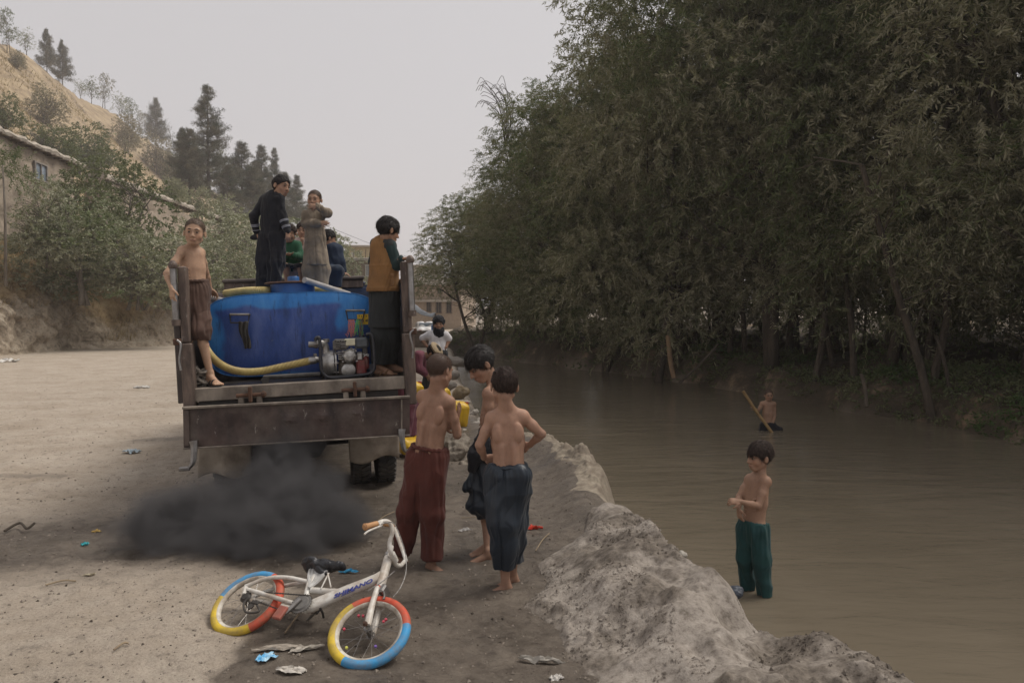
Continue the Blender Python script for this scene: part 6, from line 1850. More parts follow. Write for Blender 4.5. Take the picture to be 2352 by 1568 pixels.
# boy in black on the tank
def stripes(H, e, ts, mat):
    p = H['p']; a, b = p['e' + e], p['w' + e]; d = nrm(b - a); R = frame_z(d)
    for t in ts:
        c_ = a + (b - a) * t; r = (.0435 - .008 * t) * H['k'] + .0065
        P = [c_ + R[:, 0] * r * math.cos(q) + R[:, 1] * r * math.sin(q) for q in np.linspace(0, 2 * math.pi, 24, endpoint=False)]
        MB().tube(np.array(P), .0028, 5, closed=True).build('sleeve_stripe', mat, H['root'], smooth=True)
M_STR = simple('silver_thread', (.42, .42, .45), (.3, .3, .33))
person('boy in black tunic and trousers standing on the tank, looking over his shoulder', 8.0,
 {'sa': (z1(1295, 355), .05), 'sb': (z1(1475, 335), -.04), 'ea': (z1(1150, 560), .0), 'wa': (z1(1180, 770), .05), 'eb': (z1(1515, 560), -.05), 'wb': (z1(1580, 755), -.06),
  'ha': (z1(1315, 800), .03), 'hb': (z1(1440, 800), -.02), 'ka': (z1(1295, 1140), .03), 'fa': (z1(1275, 1452), .04), 'kb': (z1(1440, 1140), -.02), 'fb': (z1(1405, 1462), -.03)},
 168, (z1(1505, 185), -.0, .232, 62, -8, 8), 'short', M_HAIR, k=1.02, h=.006, skin=(.34, .205, .135),
 hands=(('b', (.1, -.1, -1), (-.6, .5, 0), 1, .7), ('a', (.2, .1, -1), (.6, .5, 0), -1, .8)), feet=(('a', 40), ('b', 60)),
 clothes=(trousers(T_BLK, .112, .088, .066, top=.0, len_=.99, seed=5, amp=.014), shirt(T_BLK, hem=.05, r=.120, rh=.128, seed=6, amp=.008, sleeves=.97,
   extra=lambda H: [(H['hp'] + UP * .02, U(*z1(1130, 835), 8.08), .07, .028, H['fl'], 2.2)]), lambda H: stripes(H, 'b', (.28, .33, .38, .66, .71, .76), M_STR), lambda H: stripes(H, 'a', (.5, .56, .62, .85), M_STR)))
# boy in the dusty tan tunic
person('boy in a dusty tan tunic standing on the truck, one hand across his mouth', 8.45,
 {'sa': (z2(525, 610), .0), 'sb': (z2(735, 590), .0), 'ea': (z2(515, 715), -.03), 'wa': (z2(700, 705), -.15), 'eb': (z2(785, 590), -.10), 'wb': (z2(655, 505), -.20),
  'ha': (z2(580, 1050), .0), 'hb': (z2(705, 1050), .0), 'ka': (z2(565, 1270), .0), 'fa': (z2(560, 1465), .0), 'kb': (z2(725, 1270), .0), 'fb': (z2(720, 1480), -.03)},
 2, (z2(625, 432), -.02, .222, -2, -4, 0), 'buzz', k=.98, h=.006, skin=(.35, .215, .145),
 hands=(('b', (-1, -.05, -.02), (0, .9, -.2), 1, .12), ('a', (1, -.05, -.08), (0, 1, 0), -1, .5)), feet=(('a', -10), ('b', 15)),
 clothes=(trousers(T_TAN, .10, .085, .07, top=.0, len_=.98, seed=8, amp=.006), shirt(T_TAN, r=.118, rh=.152, seed=9, amp=.010, sleeves=.96, sl=.047, slw=.042, skirt=lambda H: U(*z2(652, 1215), 8.45), hem=.1)))
# seated boy in green
person('seated boy in a green tunic between the two boys standing on the tank', 8.85,
 {'sa': (z2(275, 985), .0), 'sb': (z2(425, 975), .0), 'ea': (z2(262, 1120), -.05), 'wa': (z2(290, 1085), -.22), 'eb': (z2(465, 1110), -.05), 'wb': (z2(355, 1095), -.20),
  'ha': (z2(300, 1270), .0), 'hb': (z2(405, 1270), .0), 'ka': (z2(285, 1225), -.33), 'fa': (z2(300, 1420), -.30), 'kb': (z2(462, 1225), -.33), 'fb': (z2(468, 1420), -.30)},
 5, (z2(325, 835), -.06, .215, 0, -14, 0), 'short', M_HBRN, k=.9, h=.0065,
 hands=(('b', (-1, -.1, .1), (0, 0, 1), -1, .5), ('a', (1, -.1, .1), (0, 0, 1), 1, .5)), feet=(('a', 0), ('b', 10)),
 clothes=(trousers(T_BLK, .10, .08, .07, len_=.52, seed=11), shirt(T_GRN, hem=.02, r=.122, rh=.13, seed=12, sleeves=.94, sl=.052, slw=.046)))
person('seated boy with a pale shirt half hidden behind the boy in the tan tunic', 9.25,
 {'sa': (z2(425, 930), .0), 'sb': (z2(560, 930), .0), 'ea': (z2(430, 1030), -.05), 'wa': (z2(480, 960), -.14), 'eb': (z2(600, 1060), -.0), 'wb': (z2(560, 1130), -.15),
  'ha': (z2(450, 1190), .0), 'hb': (z2(540, 1190), .0), 'ka': (z2(440, 1190), -.3), 'fa': (z2(450, 1400), -.3), 'kb': (z2(560, 1190), -.3), 'fb': (z2(560, 1400), -.3)},
 -5, (z2(480, 800), -.03, .20, 8, -5, 0), 'short', M_HBRN, k=.86, h=.0075, hands=(('a', (.0, -.1, 1), (.3, .9, 0), 1, .7),),
 clothes=(shirt(T_PALE, hem=.02, r=.11, rh=.12, seed=14, sleeves=.7), trousers(T_GREY, .10, .08, .07, len_=.9, seed=15)))
# seated boy in blue, back turned
person('seated boy in a navy shirt and jeans leaning on the headboard of the truck', 9.35,
 {'sa': (z2(800, 1010), -.02), 'sb': (z2(915, 1020), .02), 'ea': (z2(790, 1150), .0), 'wa': (z2(840, 1240), -.1), 'eb': (z2(955, 1180), .0), 'wb': (z2(985, 1300), .0),
  'ha': (z2(845, 1270), .0), 'hb': (z2(915, 1275), .0), 'ka': (z2(830, 1285), -.28), 'fa': (z2(825, 1480), -.26), 'kb': (z2(905, 1280), -.30), 'fb': (z2(885, 1480), -.28)},
 30, (z2(805, 895), .02, .215, 120, -12, 0), 'short', M_HAIR, k=.92, h=.0075, hands=(('b', (.8, -.1, -.5), (0, 0, -1), -1, .2),), feet=(('a', 10), ('b', 10)),
 clothes=(trousers(T_JEAN, .10, .078, .062, len_=.97, seed=17), shirt(T_BLU, hem=.04, r=.118, rh=.125, seed=18, sleeves=.93)))
# boy in the ochre vest
def vest(H):
    p, k, up, sh, hp, fl, F = H['p'], H['k'], H['up'], H['sh'], H['hp'], H['fl'], H['F']
    bt = U(*z2(1447, 1530), 6.6)
    vx = Vox(np.minimum(sh, bt) - .3, np.maximum(sh, bt) + .3, .006)
    mid = sh * .45 + hp * .55
    vx.cone(sh - up * .03, mid, .122, .132, k=.02, flat=(fl, 1.28)); vx.cone(mid, bt, .134, .158, k=.02, flat=(fl, 1.28))
    for e in ('a', 'b'):
        vx.cone(sh + up * .035 - F * .015, p['s' + e] * .62 + sh * .38 + up * .008, .045, .047, k=.02)
        vx.cone(p['s' + e] - up * .035 + nrm(p['s' + e] - sh) * .035, p['s' + e] - up * .10 + nrm(p['s' + e] - sh) * .040, .045, .040, k=.01, op=-1)
    sl_, g = vx.block(vx.lo, vx.lo + vx.h * vx.n)
    vx.d[sl_] = np.maximum(vx.d[sl_], (bt[2] - g[..., 2]).astype(np.float32))
    def disp(V, Nn):
        r = V - hp; th = np.arctan2(r @ H['lat'], -(r @ fl)); x = r @ H['lat']
        cord = .0022 * np.sin(x * 340) * (np.abs(Nn @ fl) > .35)
        return cord + .005 * vn(V[:, 0] * 16, V[:, 1] * 16, V[:, 2] * 8, s=22) + .004 * np.exp(-((V[:, 2] - bt[2] - .03) / .012) ** 2) + .003 * np.exp(-((V[:, 2] - (bt[2] + .23)) / .010) ** 2)
    o = vox_obj(vx, 'vest', T_VEST, H['root'], 1, disp)
    c_ = U(*z2(1560, 1370), 6.6) - H['F'] * .0
    R = np.stack([nrm(H['lat'] * .9 + fl * -.3), nrm(-fl), UP], 1)
    q = U(*z2(1560, 1400), 6.47); MB().box(q, (.075, .012, .085), R, bev=.005).build('pocket', T_VEST, o)
    MB().box(q + np.array([0, -.006, .048]), (.082, .014, .03), R, bev=.006).build('pocket_flap', T_VEST, o)
person('boy in an ochre vest over a dark tunic holding the right corner post', 6.6,
 {'sa': (z2(1365, 960), .06), 'sb': (z2(1535, 975), -.05), 'ea': (z2(1330, 1170), .12), 'wa': (z2(1420, 1260), .22), 'eb': (z2(1615, 1215), -.06), 'wb': (z2(1655, 1140), -.14),
  'ha': (z2(1395, 1500), .04), 'hb': (z2(1535, 1500), -.02), 'ka': (c3(1260, 760), .02), 'fa': (c3(1250, 1165), .03), 'kb': (c3(1400, 760), .06), 'fb': (c3(1390, 1120), .14)},
 158, (z2(1525, 805), -.02, .228, 125, -14, 0), 'mop', M_HAIR, k=1.02, h=.0058, skin=(.34, .20, .13), face=True,
 hands=(('b', (1, -.15, .12), (0, 0, -1), 1, .5), ('a', (.3, .8, -.2), (0, 0, -1), -1, .5)), feet=(('a', 68), ('b', 80)),
 clothes=(trousers(T_GREY, .11, .092, .075, top=.0, len_=.97, seed=20, amp=.006), shirt(T_GREY, r=.112, rh=.145, seed=21, amp=.005, sleeves=0, skirt=lambda H: U(*c3(1310, 600), 6.62), hem=.1),
   garment('sleeves', T_SLV, lambda H: [(H['p']['s' + e], H['p']['e' + e], .048, .044) for e in 'ab'] + [(H['p']['e' + e], H['p']['w' + e], .043, .034) for e in 'ab'], .006, 20, .5, 23, kk=.02), vest, sandal('a', 68, RUBB, LEATH)))
# teenager in the white shirt
def scarf(H):
    vx = Vox(H['hc'] - .3, H['hc'] + .3, .007); P, s, R = H['P'], H['s'], H['R']
    vx.ell(P(0, -.07, .68), np.array([.40, .48, .40]) * s, R, k=.01)
    vx.cone(P(0, .12, .12), P(0, .02, -.12), .34 * s, .40 * s, k=.03)
    vx.ell(P(0, .40, .42), np.array([.235, .33, .20]) * s, R, k=.012, op=-1)
    vox_obj(vx, 'head_scarf', T_BLK, H['root'], 1, folds(.006, 40, .6, 31))
person('teenager in a white shirt and black head scarf standing with hands on hips', 10.8,
 {'sa': (cv(205, 780), .0), 'sb': (cv(325, 780), .0), 'ea': (cv(146, 805), .03), 'wa': (cv(192, 862), -.05), 'eb': (cv(352, 808), .03), 'wb': (cv(328, 868), -.05),
  'ha': (cv(235, 905), .0), 'hb': (cv(300, 905), .0), 'ka': ((979, 905), .0), 'fa': ((976, 975), .0), 'kb': ((1005, 905), .0), 'fb': ((1008, 975), .0)},
 0, (cv(275, 697), -.02, .232, 5, 0, 0), None, k=1.15, h=.008, hands=(('a', (.7, -.2, -.5), (0, .8, .3), 1, .4), ('b', (-.7, -.2, -.5), (0, .8, .3), -1, .4)), feet=(('a', -10), ('b', 10)),
 clothes=(trousers(T_GREY, .105, .08, .07, len_=.97, seed=30), shirt(T_WHT, hem=.02, r=.112, rh=.118, seed=32, sleeves=.40, sl=.05), scarf))
# bending boy with the rolled hat
def pakol(H):
    P, s, R = H['P'], H['s'], H['R']
    M = R @ np.array(Matrix.Rotation(math.radians(-12), 3, 'X'))
    o = MB().lathe([(0, .20 * s), (.30 * s, .19 * s), (.46 * s, .12 * s), (.50 * s, .07 * s), (.47 * s, .04 * s), (.40 * s, .02 * s), (0, .0)], 28, M, P(0, -.03, .80)).build('rolled_hat', simple('beige_wool', (.36, .28, .18), (.25, .19, .12), rough=.95, scale=40), H['root'], smooth=True)
    for z_, r_ in ((.02, .40), (-.02, .38)):
        pts = [P(0, -.03, .80) + M @ np.array([r_ * s * math.cos(a), r_ * s * math.sin(a), z_ * s]) for a in np.linspace(0, 2 * math.pi, 30, endpoint=False)]
        MB().tube(np.array(pts), .05 * s, 8, closed=True).build('hat_roll', simple('beige_wool', (.36, .28, .18)), o, smooth=True)
person('bending boy in a burgundy tunic and rolled beige hat beside the truck', 9.7,
 {'sa': (c7(400, 135), -.08), 'sb': (c7(430, 170), .14), 'ea': (c7(405, 290), -.10), 'wa': (c7(485, 345), -.08), 'eb': (c7(470, 300), .16), 'wb': (c7(520, 370), .14),
  'ha': (c7(200, 360), -.06), 'hb': (c7(215, 370), .08), 'ka': (c7(270, 700), -.06), 'fa': (c7(230, 1110), -.06), 'kb': (c7(310, 690), .08), 'fb': (c7(300, 1110), .08)},
 90, (c7(585, 118), .02, .225, 70, -42, 0), 'short', M_HAIR, k=1.08, h=.0075, hands=(('a', (.6, 0, -.8), (0, .5, 0), 1, .4), ('b', (.6, 0, -.8), (0, .5, 0), -1, .4)), feet=(('a', 90), ('b', 90)),
 clothes=(trousers(T_BURG, .11, .10, .08, len_=.97, seed=34), shirt(T_BURG, hem=.12, r=.125, rh=.15, seed=35, sleeves=.94, sl=.055, slw=.05), pakol))
# foreground boy, maroon trousers
person('bare-backed boy in long maroon trousers with his back to the camera', 4.82,
 {'sa': (c7(448, 625), .03), 'sb': (c7(768, 700), -.03), 'ea': (c7(520, 930), .17), 'wa': (c7(700, 985), .20), 'eb': (c7(865, 1085), .0), 'wb': (c7(858, 900), .13),
  'ha': (c7(430, 1320), .02), 'hb': (c7(600, 1320), -.02), 'ka': (cb(135, 1010), .02), 'fa': (cb(98, 1300), .10), 'kb': (cb(270, 1030), -.02), 'fb': (cb(268, 1330), .0)},
 162, (c7(668, 322), .0, .222, 140, -16, 4), 'buzz', k=1.03, h=.005, back=1.0, skin=(.30, .175, .120),
 hands=(('b', (.25, .1, 1), (-.8, .2, .0), -1, .35), ('a', (1, .1, .1), (.1, -.9, 0), 1, .5)), feet=(('a', 75), ('b', 72)),
 clothes=(trousers(T_RED, .112, .076, .062, top=.02, len_=.93, seed=40, amp=.012, wr=.100, fr=20, wa=.003, extra=lambda H: [(H['hp'] - UP * .05, U(*cb(205, 900), 4.85), .09, .055)]), waistband(T_RED, .02, .106),
   sandal('b', 72, RUBB, LEATH, style='wide'), sandal('a', 75, RUBB, LEATH, style='wide')))
# middle boy with wet hair
person('boy with wet black hair looking down, standing behind the boy in navy trousers', 5.05,
 {'sa': (cb(600, 335), -.06), 'sb': (cb(672, 345), .14), 'ea': (cb(602, 480), -.05), 'wa': (cb(622, 610), -.09), 'eb': (cb(700, 500), .2), 'wb': (cb(650, 620), .15),
  'ha': (cb(590, 660), -.04), 'hb': (cb(610, 665), .10), 'ka': (cb(580, 970), -.03), 'fa': (cb(612, 1195), .10), 'kb': (cb(590, 980), .08), 'fb': (cb(600, 1262), -.05)},
 -62, (cb(548, 172), -.0, .238, -58, -34, -6), 'mop', M_HAIR, k=1.05, h=.005, ribs=.6, skin=(.35, .21, .145),
 hands=(('a', (.3, -.3, -1), (.8, 0, 0), 1, .6),), feet=(('a', -60), ('b', -78)),
 clothes=(trousers(T_NAVY, .110, .085, .080, top=.03, len_=.60, seed=44, amp=.013, wr=.100, extra=lambda H: [(H['hp'] - UP * .03, U(*cb(472, 890), 4.98), .08, .03), (H['hp'] - UP * .03, U(*cb(515, 975), 5.0), .08, .055)]), waistband(T_NAVY, .03, .108),
   garment('draped_shirt', T_BLK, lambda H: [(U(*cb(570, 560), 4.96), U(*cb(525, 690), 4.92), .03, .055), (U(*cb(600, 570), 4.98), U(*cb(590, 700), 4.94), .028, .05), (U(*cb(525, 690), 4.92), U(*cb(505, 770), 4.92), .05, .03)], .006, 40, .3, 46, kk=.02)))
# foreground boy, navy trousers
person('bare-backed boy in wet navy trousers with one hand on his hip', 4.42,
 {'sa': (cb(618, 478), .0), 'sb': (cb(800, 468), .0), 'ea': (cb(548, 632), -.02), 'wa': (cb(578, 706), .07), 'eb': (cb(908, 568), .02), 'wb': (cb(838, 632), .10),
  'ha': (cb(668, 790), .0), 'hb': (cb(768, 790), .0), 'ka': (cb(682, 1080), -.03), 'fa': (cb(700, 1448), -.0), 'kb': (cb(750, 1080), .05), 'fb': (cb(738, 1395), .14)},
 182, (cb(690, 292), .0, .222, -168, -12, -3), 'short', M_HBRN, k=1.0, h=.0048, back=1.1, skin=(.36, .215, .15),
 hands=(('a', (.75, .2, -.1), (.1, .9, 0), -1, .6), ('b', (-.7, .3, -.1), (.1, .9, 0), 1, .4)), feet=(('a', -82), ('b', -60)),
 clothes=(trousers(T_NAVY, .122, .088, .070, top=.015, len_=.86, seed=48, amp=.015, wr=.098, fr=17, wa=.0035, extra=lambda H: [(H['hp'] - UP * .06, U(*cb(722, 960), 4.46), .10, .07)]), waistband(T_NAVY, .015, .102)))
# boy standing in the river
person('bare-chested boy in teal trousers standing in the river shallows with folded arms', 5.56,
 {'sa': (cr(225, 700), .10), 'sb': (cr(338, 716), -.07), 'ea': (cr(152, 822), .06), 'wa': (cr(150, 895), -.06), 'eb': (cr(285, 882), -.12), 'wb': (cr(160, 850), -.16),
  'ha': (cr(205, 1030), .05), 'hb': (cr(290, 1035), -.05), 'ka': (cr(198, 1230), .05), 'fa': (cr(212, 1440), .08), 'kb': (cr(312, 1250), -.05), 'fb': (cr(330, 1500), -.06)},
 -58, (cr(283, 545), .0, .222, -72, -4, 2), 'mop', M_HBRN, k=.97, h=.005, ribs=.5, skin=(.33, .20, .135),
 hands=(('b', (-1, -.05, .05), (0, .6, -.6), 1, 1.0), ('a', (.1, -.1, -1), (.9, .3, 0), 1, .6)), feet=(('a', -70), ('b', -70)),
 clothes=(trousers(T_TEAL, .108, .072, .054, top=.02, len_=.99, seed=52, amp=.011, wr=.112), waistband(T_TEAL, .02, .102)))
# boy wading with the pole
person('small bare-chested boy wading waist-deep with a pole by the far bank', 13.7,
 {'sa': (cr(310, 182), .0), 'sb': (cr(392, 184), .0), 'ea': (cr(284, 232), .0), 'wa': (cr(262, 216), -.16), 'eb': (cr(397, 262), .0), 'wb': (cr(378, 338), -.06),
  'ha': (cr(325, 330), .0), 'hb': (cr(375, 330), .0), 'ka': (cr(322, 440), .0), 'fa': (cr(322, 545), .05), 'kb': (cr(385, 440), .0), 'fb': (cr(392, 545), .05)},
 2, (cr(356, 126), -.02, .215, -3, -3, 0), 'buzz', k=1.02, h=.0075, ribs=.5, skin=(.30, .185, .125),
 hands=(('a', (-.4, -.2, .2), (.3, .6, -.3), 1, .9), ('b', (-.2, -.1, -1), (-.5, .5, 0), -1, .5)),
 clothes=(trousers(T_BLK, .12, .13, .13, top=.02, len_=.6, seed=56, amp=.008, extra=lambda H: [(H['hp'] - UP * .06, U(*cr(435, 355), 13.7), .09, .045)]),))
pole = MB().tube([U(*cr(180, 95), 13.55), U(*cr(262, 222), 13.5), U(*cr(372, 372), 13.45), U(*cr(400, 420), 13.42)], [.026, .027, .028, .028], 9).build('wading_pole', simple('bamboo', (.33, .22, .10), (.22, .14, .06), rough=.6, scale=12), smooth=True)
tag(pole, 'pale wooden pole held by the small wading boy', 'pole')
# ------------------------------------------------------------------ the fallen bicycle
def c2(x, y): return ((480 + x / 3.92) / 1.063, (1240 + y / 3.92) / 1.063)
TAU = math.radians(33)
bX = nrm((.728, -.37, 0)); bH = np.array([-bX[1], bX[0], 0]); bY = bH * math.cos(TAU) + UP * math.sin(TAU); bZ = np.cross(bX, bY)
BR_ = np.stack([bX, bY, bZ], 1); WR = .205
bO = np.array([-1.423, 3.97, .118 + float(ground_z(-1.42, 3.97))])
def B(x, y, zb=0.0):
    q = c2(x, y); o = BR_.T @ (np.array([0, 0, CAM_H]) - bO); d = BR_.T @ (U(*q, 10.0) - np.array([0, 0, CAM_H]))
    return o + d * ((zb - o[2]) / d[2])
M_BW = simple('chipped_white_paint', (.66, .64, .59), (.54, .51, .46), rough=.45, scale=14, wear=(.17, .10, .06), wear_t=.66, dirt=(.28, .20, .13), dirt_amt=.75, dscale=12)
M_RIM = simple('muddy_white_rim', (.60, .57, .50), (.42, .37, .30), rough=.6, scale=16, dirt=(.20, .145, .10), dirt_amt=.85, dscale=8)
def tyre_mat(n, c): return simple(n, c, tuple(x * .85 for x in c), rough=.65, scale=10, dirt=(.19, .14, .09), dirt_amt=.75, dscale=13)
TYC = {'b': tyre_mat('blue_tyre_rubber', (.05, .30, .58)), 'r': tyre_mat('red_tyre_rubber', (.58, .075, .035)), 'y': tyre_mat('yellow_tyre_rubber', (.62, .44, .04))}
bike = thing('bicycle', 'white child bicycle lying on its side with blue, red and yellow tyres', 'bicycle', bO)
bike.rotation_mode = 'QUATERNION'; bike.rotation_quaternion = Matrix(BR_.tolist()).to_quaternion()
def bwheel(c, Rw, segs, name, beads=()):
    """c centre, Rw orientation in bike space; segs [(angle0, angle1, colour)] in degrees"""
    w = link(name, None, None, bike); w.location = c; w.rotation_mode = 'QUATERNION'; w.rotation_quaternion = Matrix(Rw.tolist()).to_quaternion()
    for (a0, a1, cc) in segs:
        n = max(6, int((a1 - a0) / 5)); A = np.radians(np.linspace(a0, a1, n))
        P = np.stack([np.cos(A) * (WR - .023), np.sin(A) * (WR - .023), 0 * A], 1)
        mb = MB(); m = 14; V = []
        for p, a in zip(P, A):
            for t in np.arange(m) / m * 2 * math.pi:
                rr = .0235 * (1.0 + .03 * math.cos(6 * t))
                V.append(p + np.array([math.cos(a) * math.cos(t), math.sin(a) * math.cos(t), math.sin(t)]) * rr)
        k = np.arange(m); k2 = (k + 1) % m
        F = np.concatenate([np.stack([i * m + k, (i + 1) * m + k, (i + 1) * m + k2, i * m + k2], 1) for i in range(n - 1)])
        mb.add(np.array(V), [F, np.array([k[::-1]]), np.array([(n - 1) * m + k])])
        mb.build('tyre_section', TYC[cc], w, smooth=True)
    A = np.arange(64) / 64 * 2 * math.pi; V = []
    prof = [(WR - .046, -.014), (WR - .040, -.018), (WR - .032, -.015), (WR - .032, .015), (WR - .040, .018), (WR - .046, .014), (WR - .055, .006), (WR - .055, -.006)]
    V = np.array([[r * math.cos(a), r * math.sin(a), z] for a in A for r, z in prof]); m = len(prof); k = np.arange(m); k2 = (k + 1) % m
    F = np.concatenate([np.stack([i * m + k, ((i + 1) % 64) * m + k, ((i + 1) % 64) * m + k2, i * m + k2], 1) for i in range(64)])
    link('rim', raw_mesh('rim', V, F), M_RIM, w)
    MB().tube([(0, 0, -.045), (0, 0, -.03), (0, 0, .03), (0, 0, .045)], [.008, .016, .016, .008], 12).lathe([(0, -.032), (.022, -.032), (.022, -.028), (0, -.027)], 14).lathe([(0, .027), (.022, .028), (.022, .032), (0, .032)], 14).build('hub', M_STEEL, w, smooth=False)
    me = None
    for i in range(20):
        a = i / 20 * 2 * math.pi; s = 1 if i % 2 else -1; off = .9 * (1 if i % 4 < 2 else -1)
        p0 = np.array([.02 * math.cos(a + off), .02 * math.sin(a + off), s * .028]); p1 = np.array([(WR - .052) * math.cos(a), (WR - .052) * math.sin(a), 0])
        MB().tube([p0, p1], .0011, 4).build('spoke', M_STEEL, w)
    for (a, r, c_) in beads:
        a = math.radians(a); MB().lathe([(0, -.008), (.006, -.006), (.008, 0), (.006, .006), (0, .008)], 8, c=(r * math.cos(a), r * math.sin(a), .006)).build('spoke_bead', simple('bead_' + c_, {'pink': (.6, .08, .12), 'yellow': (.6, .6, .12), 'violet': (.25, .15, .5)}[c_], rough=.3, bmp=0), w, smooth=True)
    return w
rc, fc = B(490, 905), B(1655, 1180)
def angof(c, x, y): d = B(x, y) - c; return math.degrees(math.atan2(d[1], d[0])) % 360
a1, a2, a3 = angof(rc, 200, 850), angof(rc, 760, 640), angof(rc, 510, 1130)      # clockwise on the picture: blue, red, yellow
def segsof(a1, a2, a3, c12, c23, c31):
    s = []
    for p, q, c in ((a2, a1, c12), (a3, a2, c23), (a1, a3, c31)):
        while q < p: q += 360
        s.append((p, q, c))
    return s
bwheel(rc, np.eye(3), segsof(a1, a2, a3, 'b', 'r', 'y'), 'rear_wheel')
ht_, hb_ = B(1835, 470), B(1765, 735)
sa = nrm(ht_ - hb_); st_ = math.radians(9)
Rf = np.array(Matrix.Rotation(st_, 3, Vector(sa)))
b1_, b2_, b3_ = angof(fc, 1480, 930), angof(fc, 2030, 1080), angof(fc, 1450, 1440)
bwheel(fc, Rf, segsof(b1_, b2_, b3_, 'r', 'b', 'y'), 'front_wheel', beads=[(140, .10, 'pink'), (150, .115, 'pink'), (195, .13, 'pink'), (60, .08, 'pink'), (62, .095, 'pink'), (245, .13, 'yellow'), (320, .10, 'violet')])
def bt(name, P, r, mat, parent=bike, n=10, k=6, sm=True): return MB().tube(spline(P, k) if len(P) > 2 else np.asarray(P), r, n).build(name, mat, parent, smooth=sm)
# frame
bb = B(1035, 965); P_ = spline([bb + (0, 0, 0), B(1180, 905), B(1450, 790), B(1690, 690), hb_ * .6 + ht_ * .4], 8)
V = []; m = 16; nP = len(P_)
for i, p in enumerate(P_):
    t = i / (nP - 1); d = nrm(P_[min(i + 1, nP - 1)] - P_[max(i - 1, 0)]); sd_v = np.cross(np.array([0, 0, 1.0]), d)
    hgt_ = np.interp(t, [0, .15, .8, 1], [.026, .036, .028, .024]); wd_ = np.interp(t, [0, .5, 1], [.022, .024, .018])
    for a in np.arange(m) / m * 2 * math.pi:
        V.append(p + sd_v * hgt_ * np.sign(math.cos(a)) * abs(math.cos(a)) ** .7 + np.array([0, 0, 1]) * wd_ * np.sign(math.sin(a)) * abs(math.sin(a)) ** .7)
k = np.arange(m); k2 = (k + 1) % m
F = np.concatenate([np.stack([i * m + k, i * m + k2, (i + 1) * m + k2, (i + 1) * m + k], 1) for i in range(nP - 1)])
fr = MB().add(np.array(V), [F, np.array([k[::-1]]), np.array([(nP - 1) * m + k])])
fr.tube([hb_ - sa * .03, ht_ + sa * .005], .024, 14)
fr.tube(spline([B(1360, 800), B(1240, 795), B(1100, 785)], 5), .017, 12)
fr.tube([bb + nrm(B(1090, 720) - bb) * .0, B(1060, 790), B(1085, 700)], .016, 12)
for s in (-1, 1):
    fr.tube(spline([B(500, 800) * [1, 1, 0] + (0, 0, s * .045), B(700, 725) * [1, 1, 0] + (0, 0, s * .045), B(880, 697) * [1, 1, 0] + (0, 0, s * .03), B(1065, 702)], 6), .0115, 10)
    fr.tube(spline([B(520, 830) * [1, 1, 0] + (0, 0, s * .045), B(700, 875) * [1, 1, 0] + (0, 0, s * .040), bb + (0, 0, s * .022)], 6), .0125, 10)
    fr.tube([B(505, 810) * [1, 1, 0] + (0, 0, s * .045), B(490, 880) * [1, 1, 0] + (0, 0, s * .047)], .013, 8)
frm = fr.build('frame', M_BW, bike, smooth=True)
d_ = nrm(B(1690, 690) - B(1180, 905)); yv = np.cross(np.array([0, 0, 1.0]), d_)
tx = text_mesh('lettering', 'SHIMANO', .043, simple('blue_decal', (.035, .045, .16), (.05, .06, .30), rough=.5, bmp=0), frm, (0, 0, 0), (0, 0, 0), ext=.0012, extrude_bold=.0012, shear=.25)
tp = B(1495, 770, .027); tx.location = tp; tx.rotation_mode = 'QUATERNION'; tx.rotation_quaternion = Matrix(np.stack([d_, yv, [0, 0, 1]], 1).tolist()).to_quaternion()
tx.scale = (1.1, .82, 1)
MB().box(B(1450, 812, .0255), (.075, .0035, .002), np.stack([d_, yv, [0, 0, 1]], 1)).build('decal_line', simple('blue_decal', (.035, .045, .16)), frm)
# fork, crown, headset
fk = MB()
crown = hb_ - sa * .035
fk.tube([crown + sa * .02, crown - sa * .012], .026, 12)
for s in (-1, 1):
    z_ = np.array([0, 0, s * .040])
    fk.tube(spline([crown + z_ * .7, crown * .5 + fc * .5 + z_, fc + Rf @ (z_ * 1.15)], 5), [.015] * 5 + [.016, .017, .017, .018, .018, .016], 10)
fo = fk.build('fork', M_BW, bike, smooth=True)
MB().lathe([(0, -.006), (.012, -.006), (.013, 0), (.008, .012), (0, .013)], 10, c=fc + (0, 0, .062)).build('axle_nut', M_RUST, fo)
MB().tube([ht_, ht_ + sa * .02], .027, 14).tube([hb_ - sa * .034, hb_ - sa * .024], .029, 14).build('headset', M_STEEL, bike, smooth=True)
MB().box(crown + (0, 0, .03), (.03, .02, .02), bev=.006).build('red_paint_spot', TYC['r'], fo)
stem = ht_ + sa * .075
bt('stem', [ht_ + sa * .015, stem], .0155, M_BW)
clamp = B(1880, 470, .0)
bt('stem_clamp', [clamp + (0, 0, -.03), clamp + (0, 0, .03)], .021, M_BW)
hbP = [B(2000, 500, -.15) , B(1950, 548, -.10), B(1905, 535, -.05), clamp, B(1858, 420, .05), B(1848, 330, .085), B(1875, 220, .12), B(1850, 140, .15), B(1785, 125, .175), B(1735, 148, .195)]
hbar = bt('handlebar', hbP, .0125, M_BW, k=7)
bt('handlebar_arm', [B(2000, 500, -.15), B(1985, 440, -.17), B(1930, 290, -.17), B(1895, 190, -.16)], .0115, M_BW, parent=hbar)
g0, g1 = B(1725, 150, .197), B(1600, 182, .25)
gP = [g0 + (g1 - g0) * t for t in np.linspace(0, 1, 13)]
MB().tube(np.array(gP), [.0165, .0155, .0165, .0155, .0165, .0155, .0165, .0155, .0165, .017, .018, .020, .012], 12).build('grip', simple('tan_rubber_grip', (.46, .25, .11), (.36, .19, .09), rough=.6, scale=20), hbar, smooth=True)
bt('left_grip', [B(1895, 190, -.16), B(1860, 160, -.185), B(1800, 150, -.215)], .0155, simple('tan_rubber_grip', (.46, .25, .11)), parent=hbar)
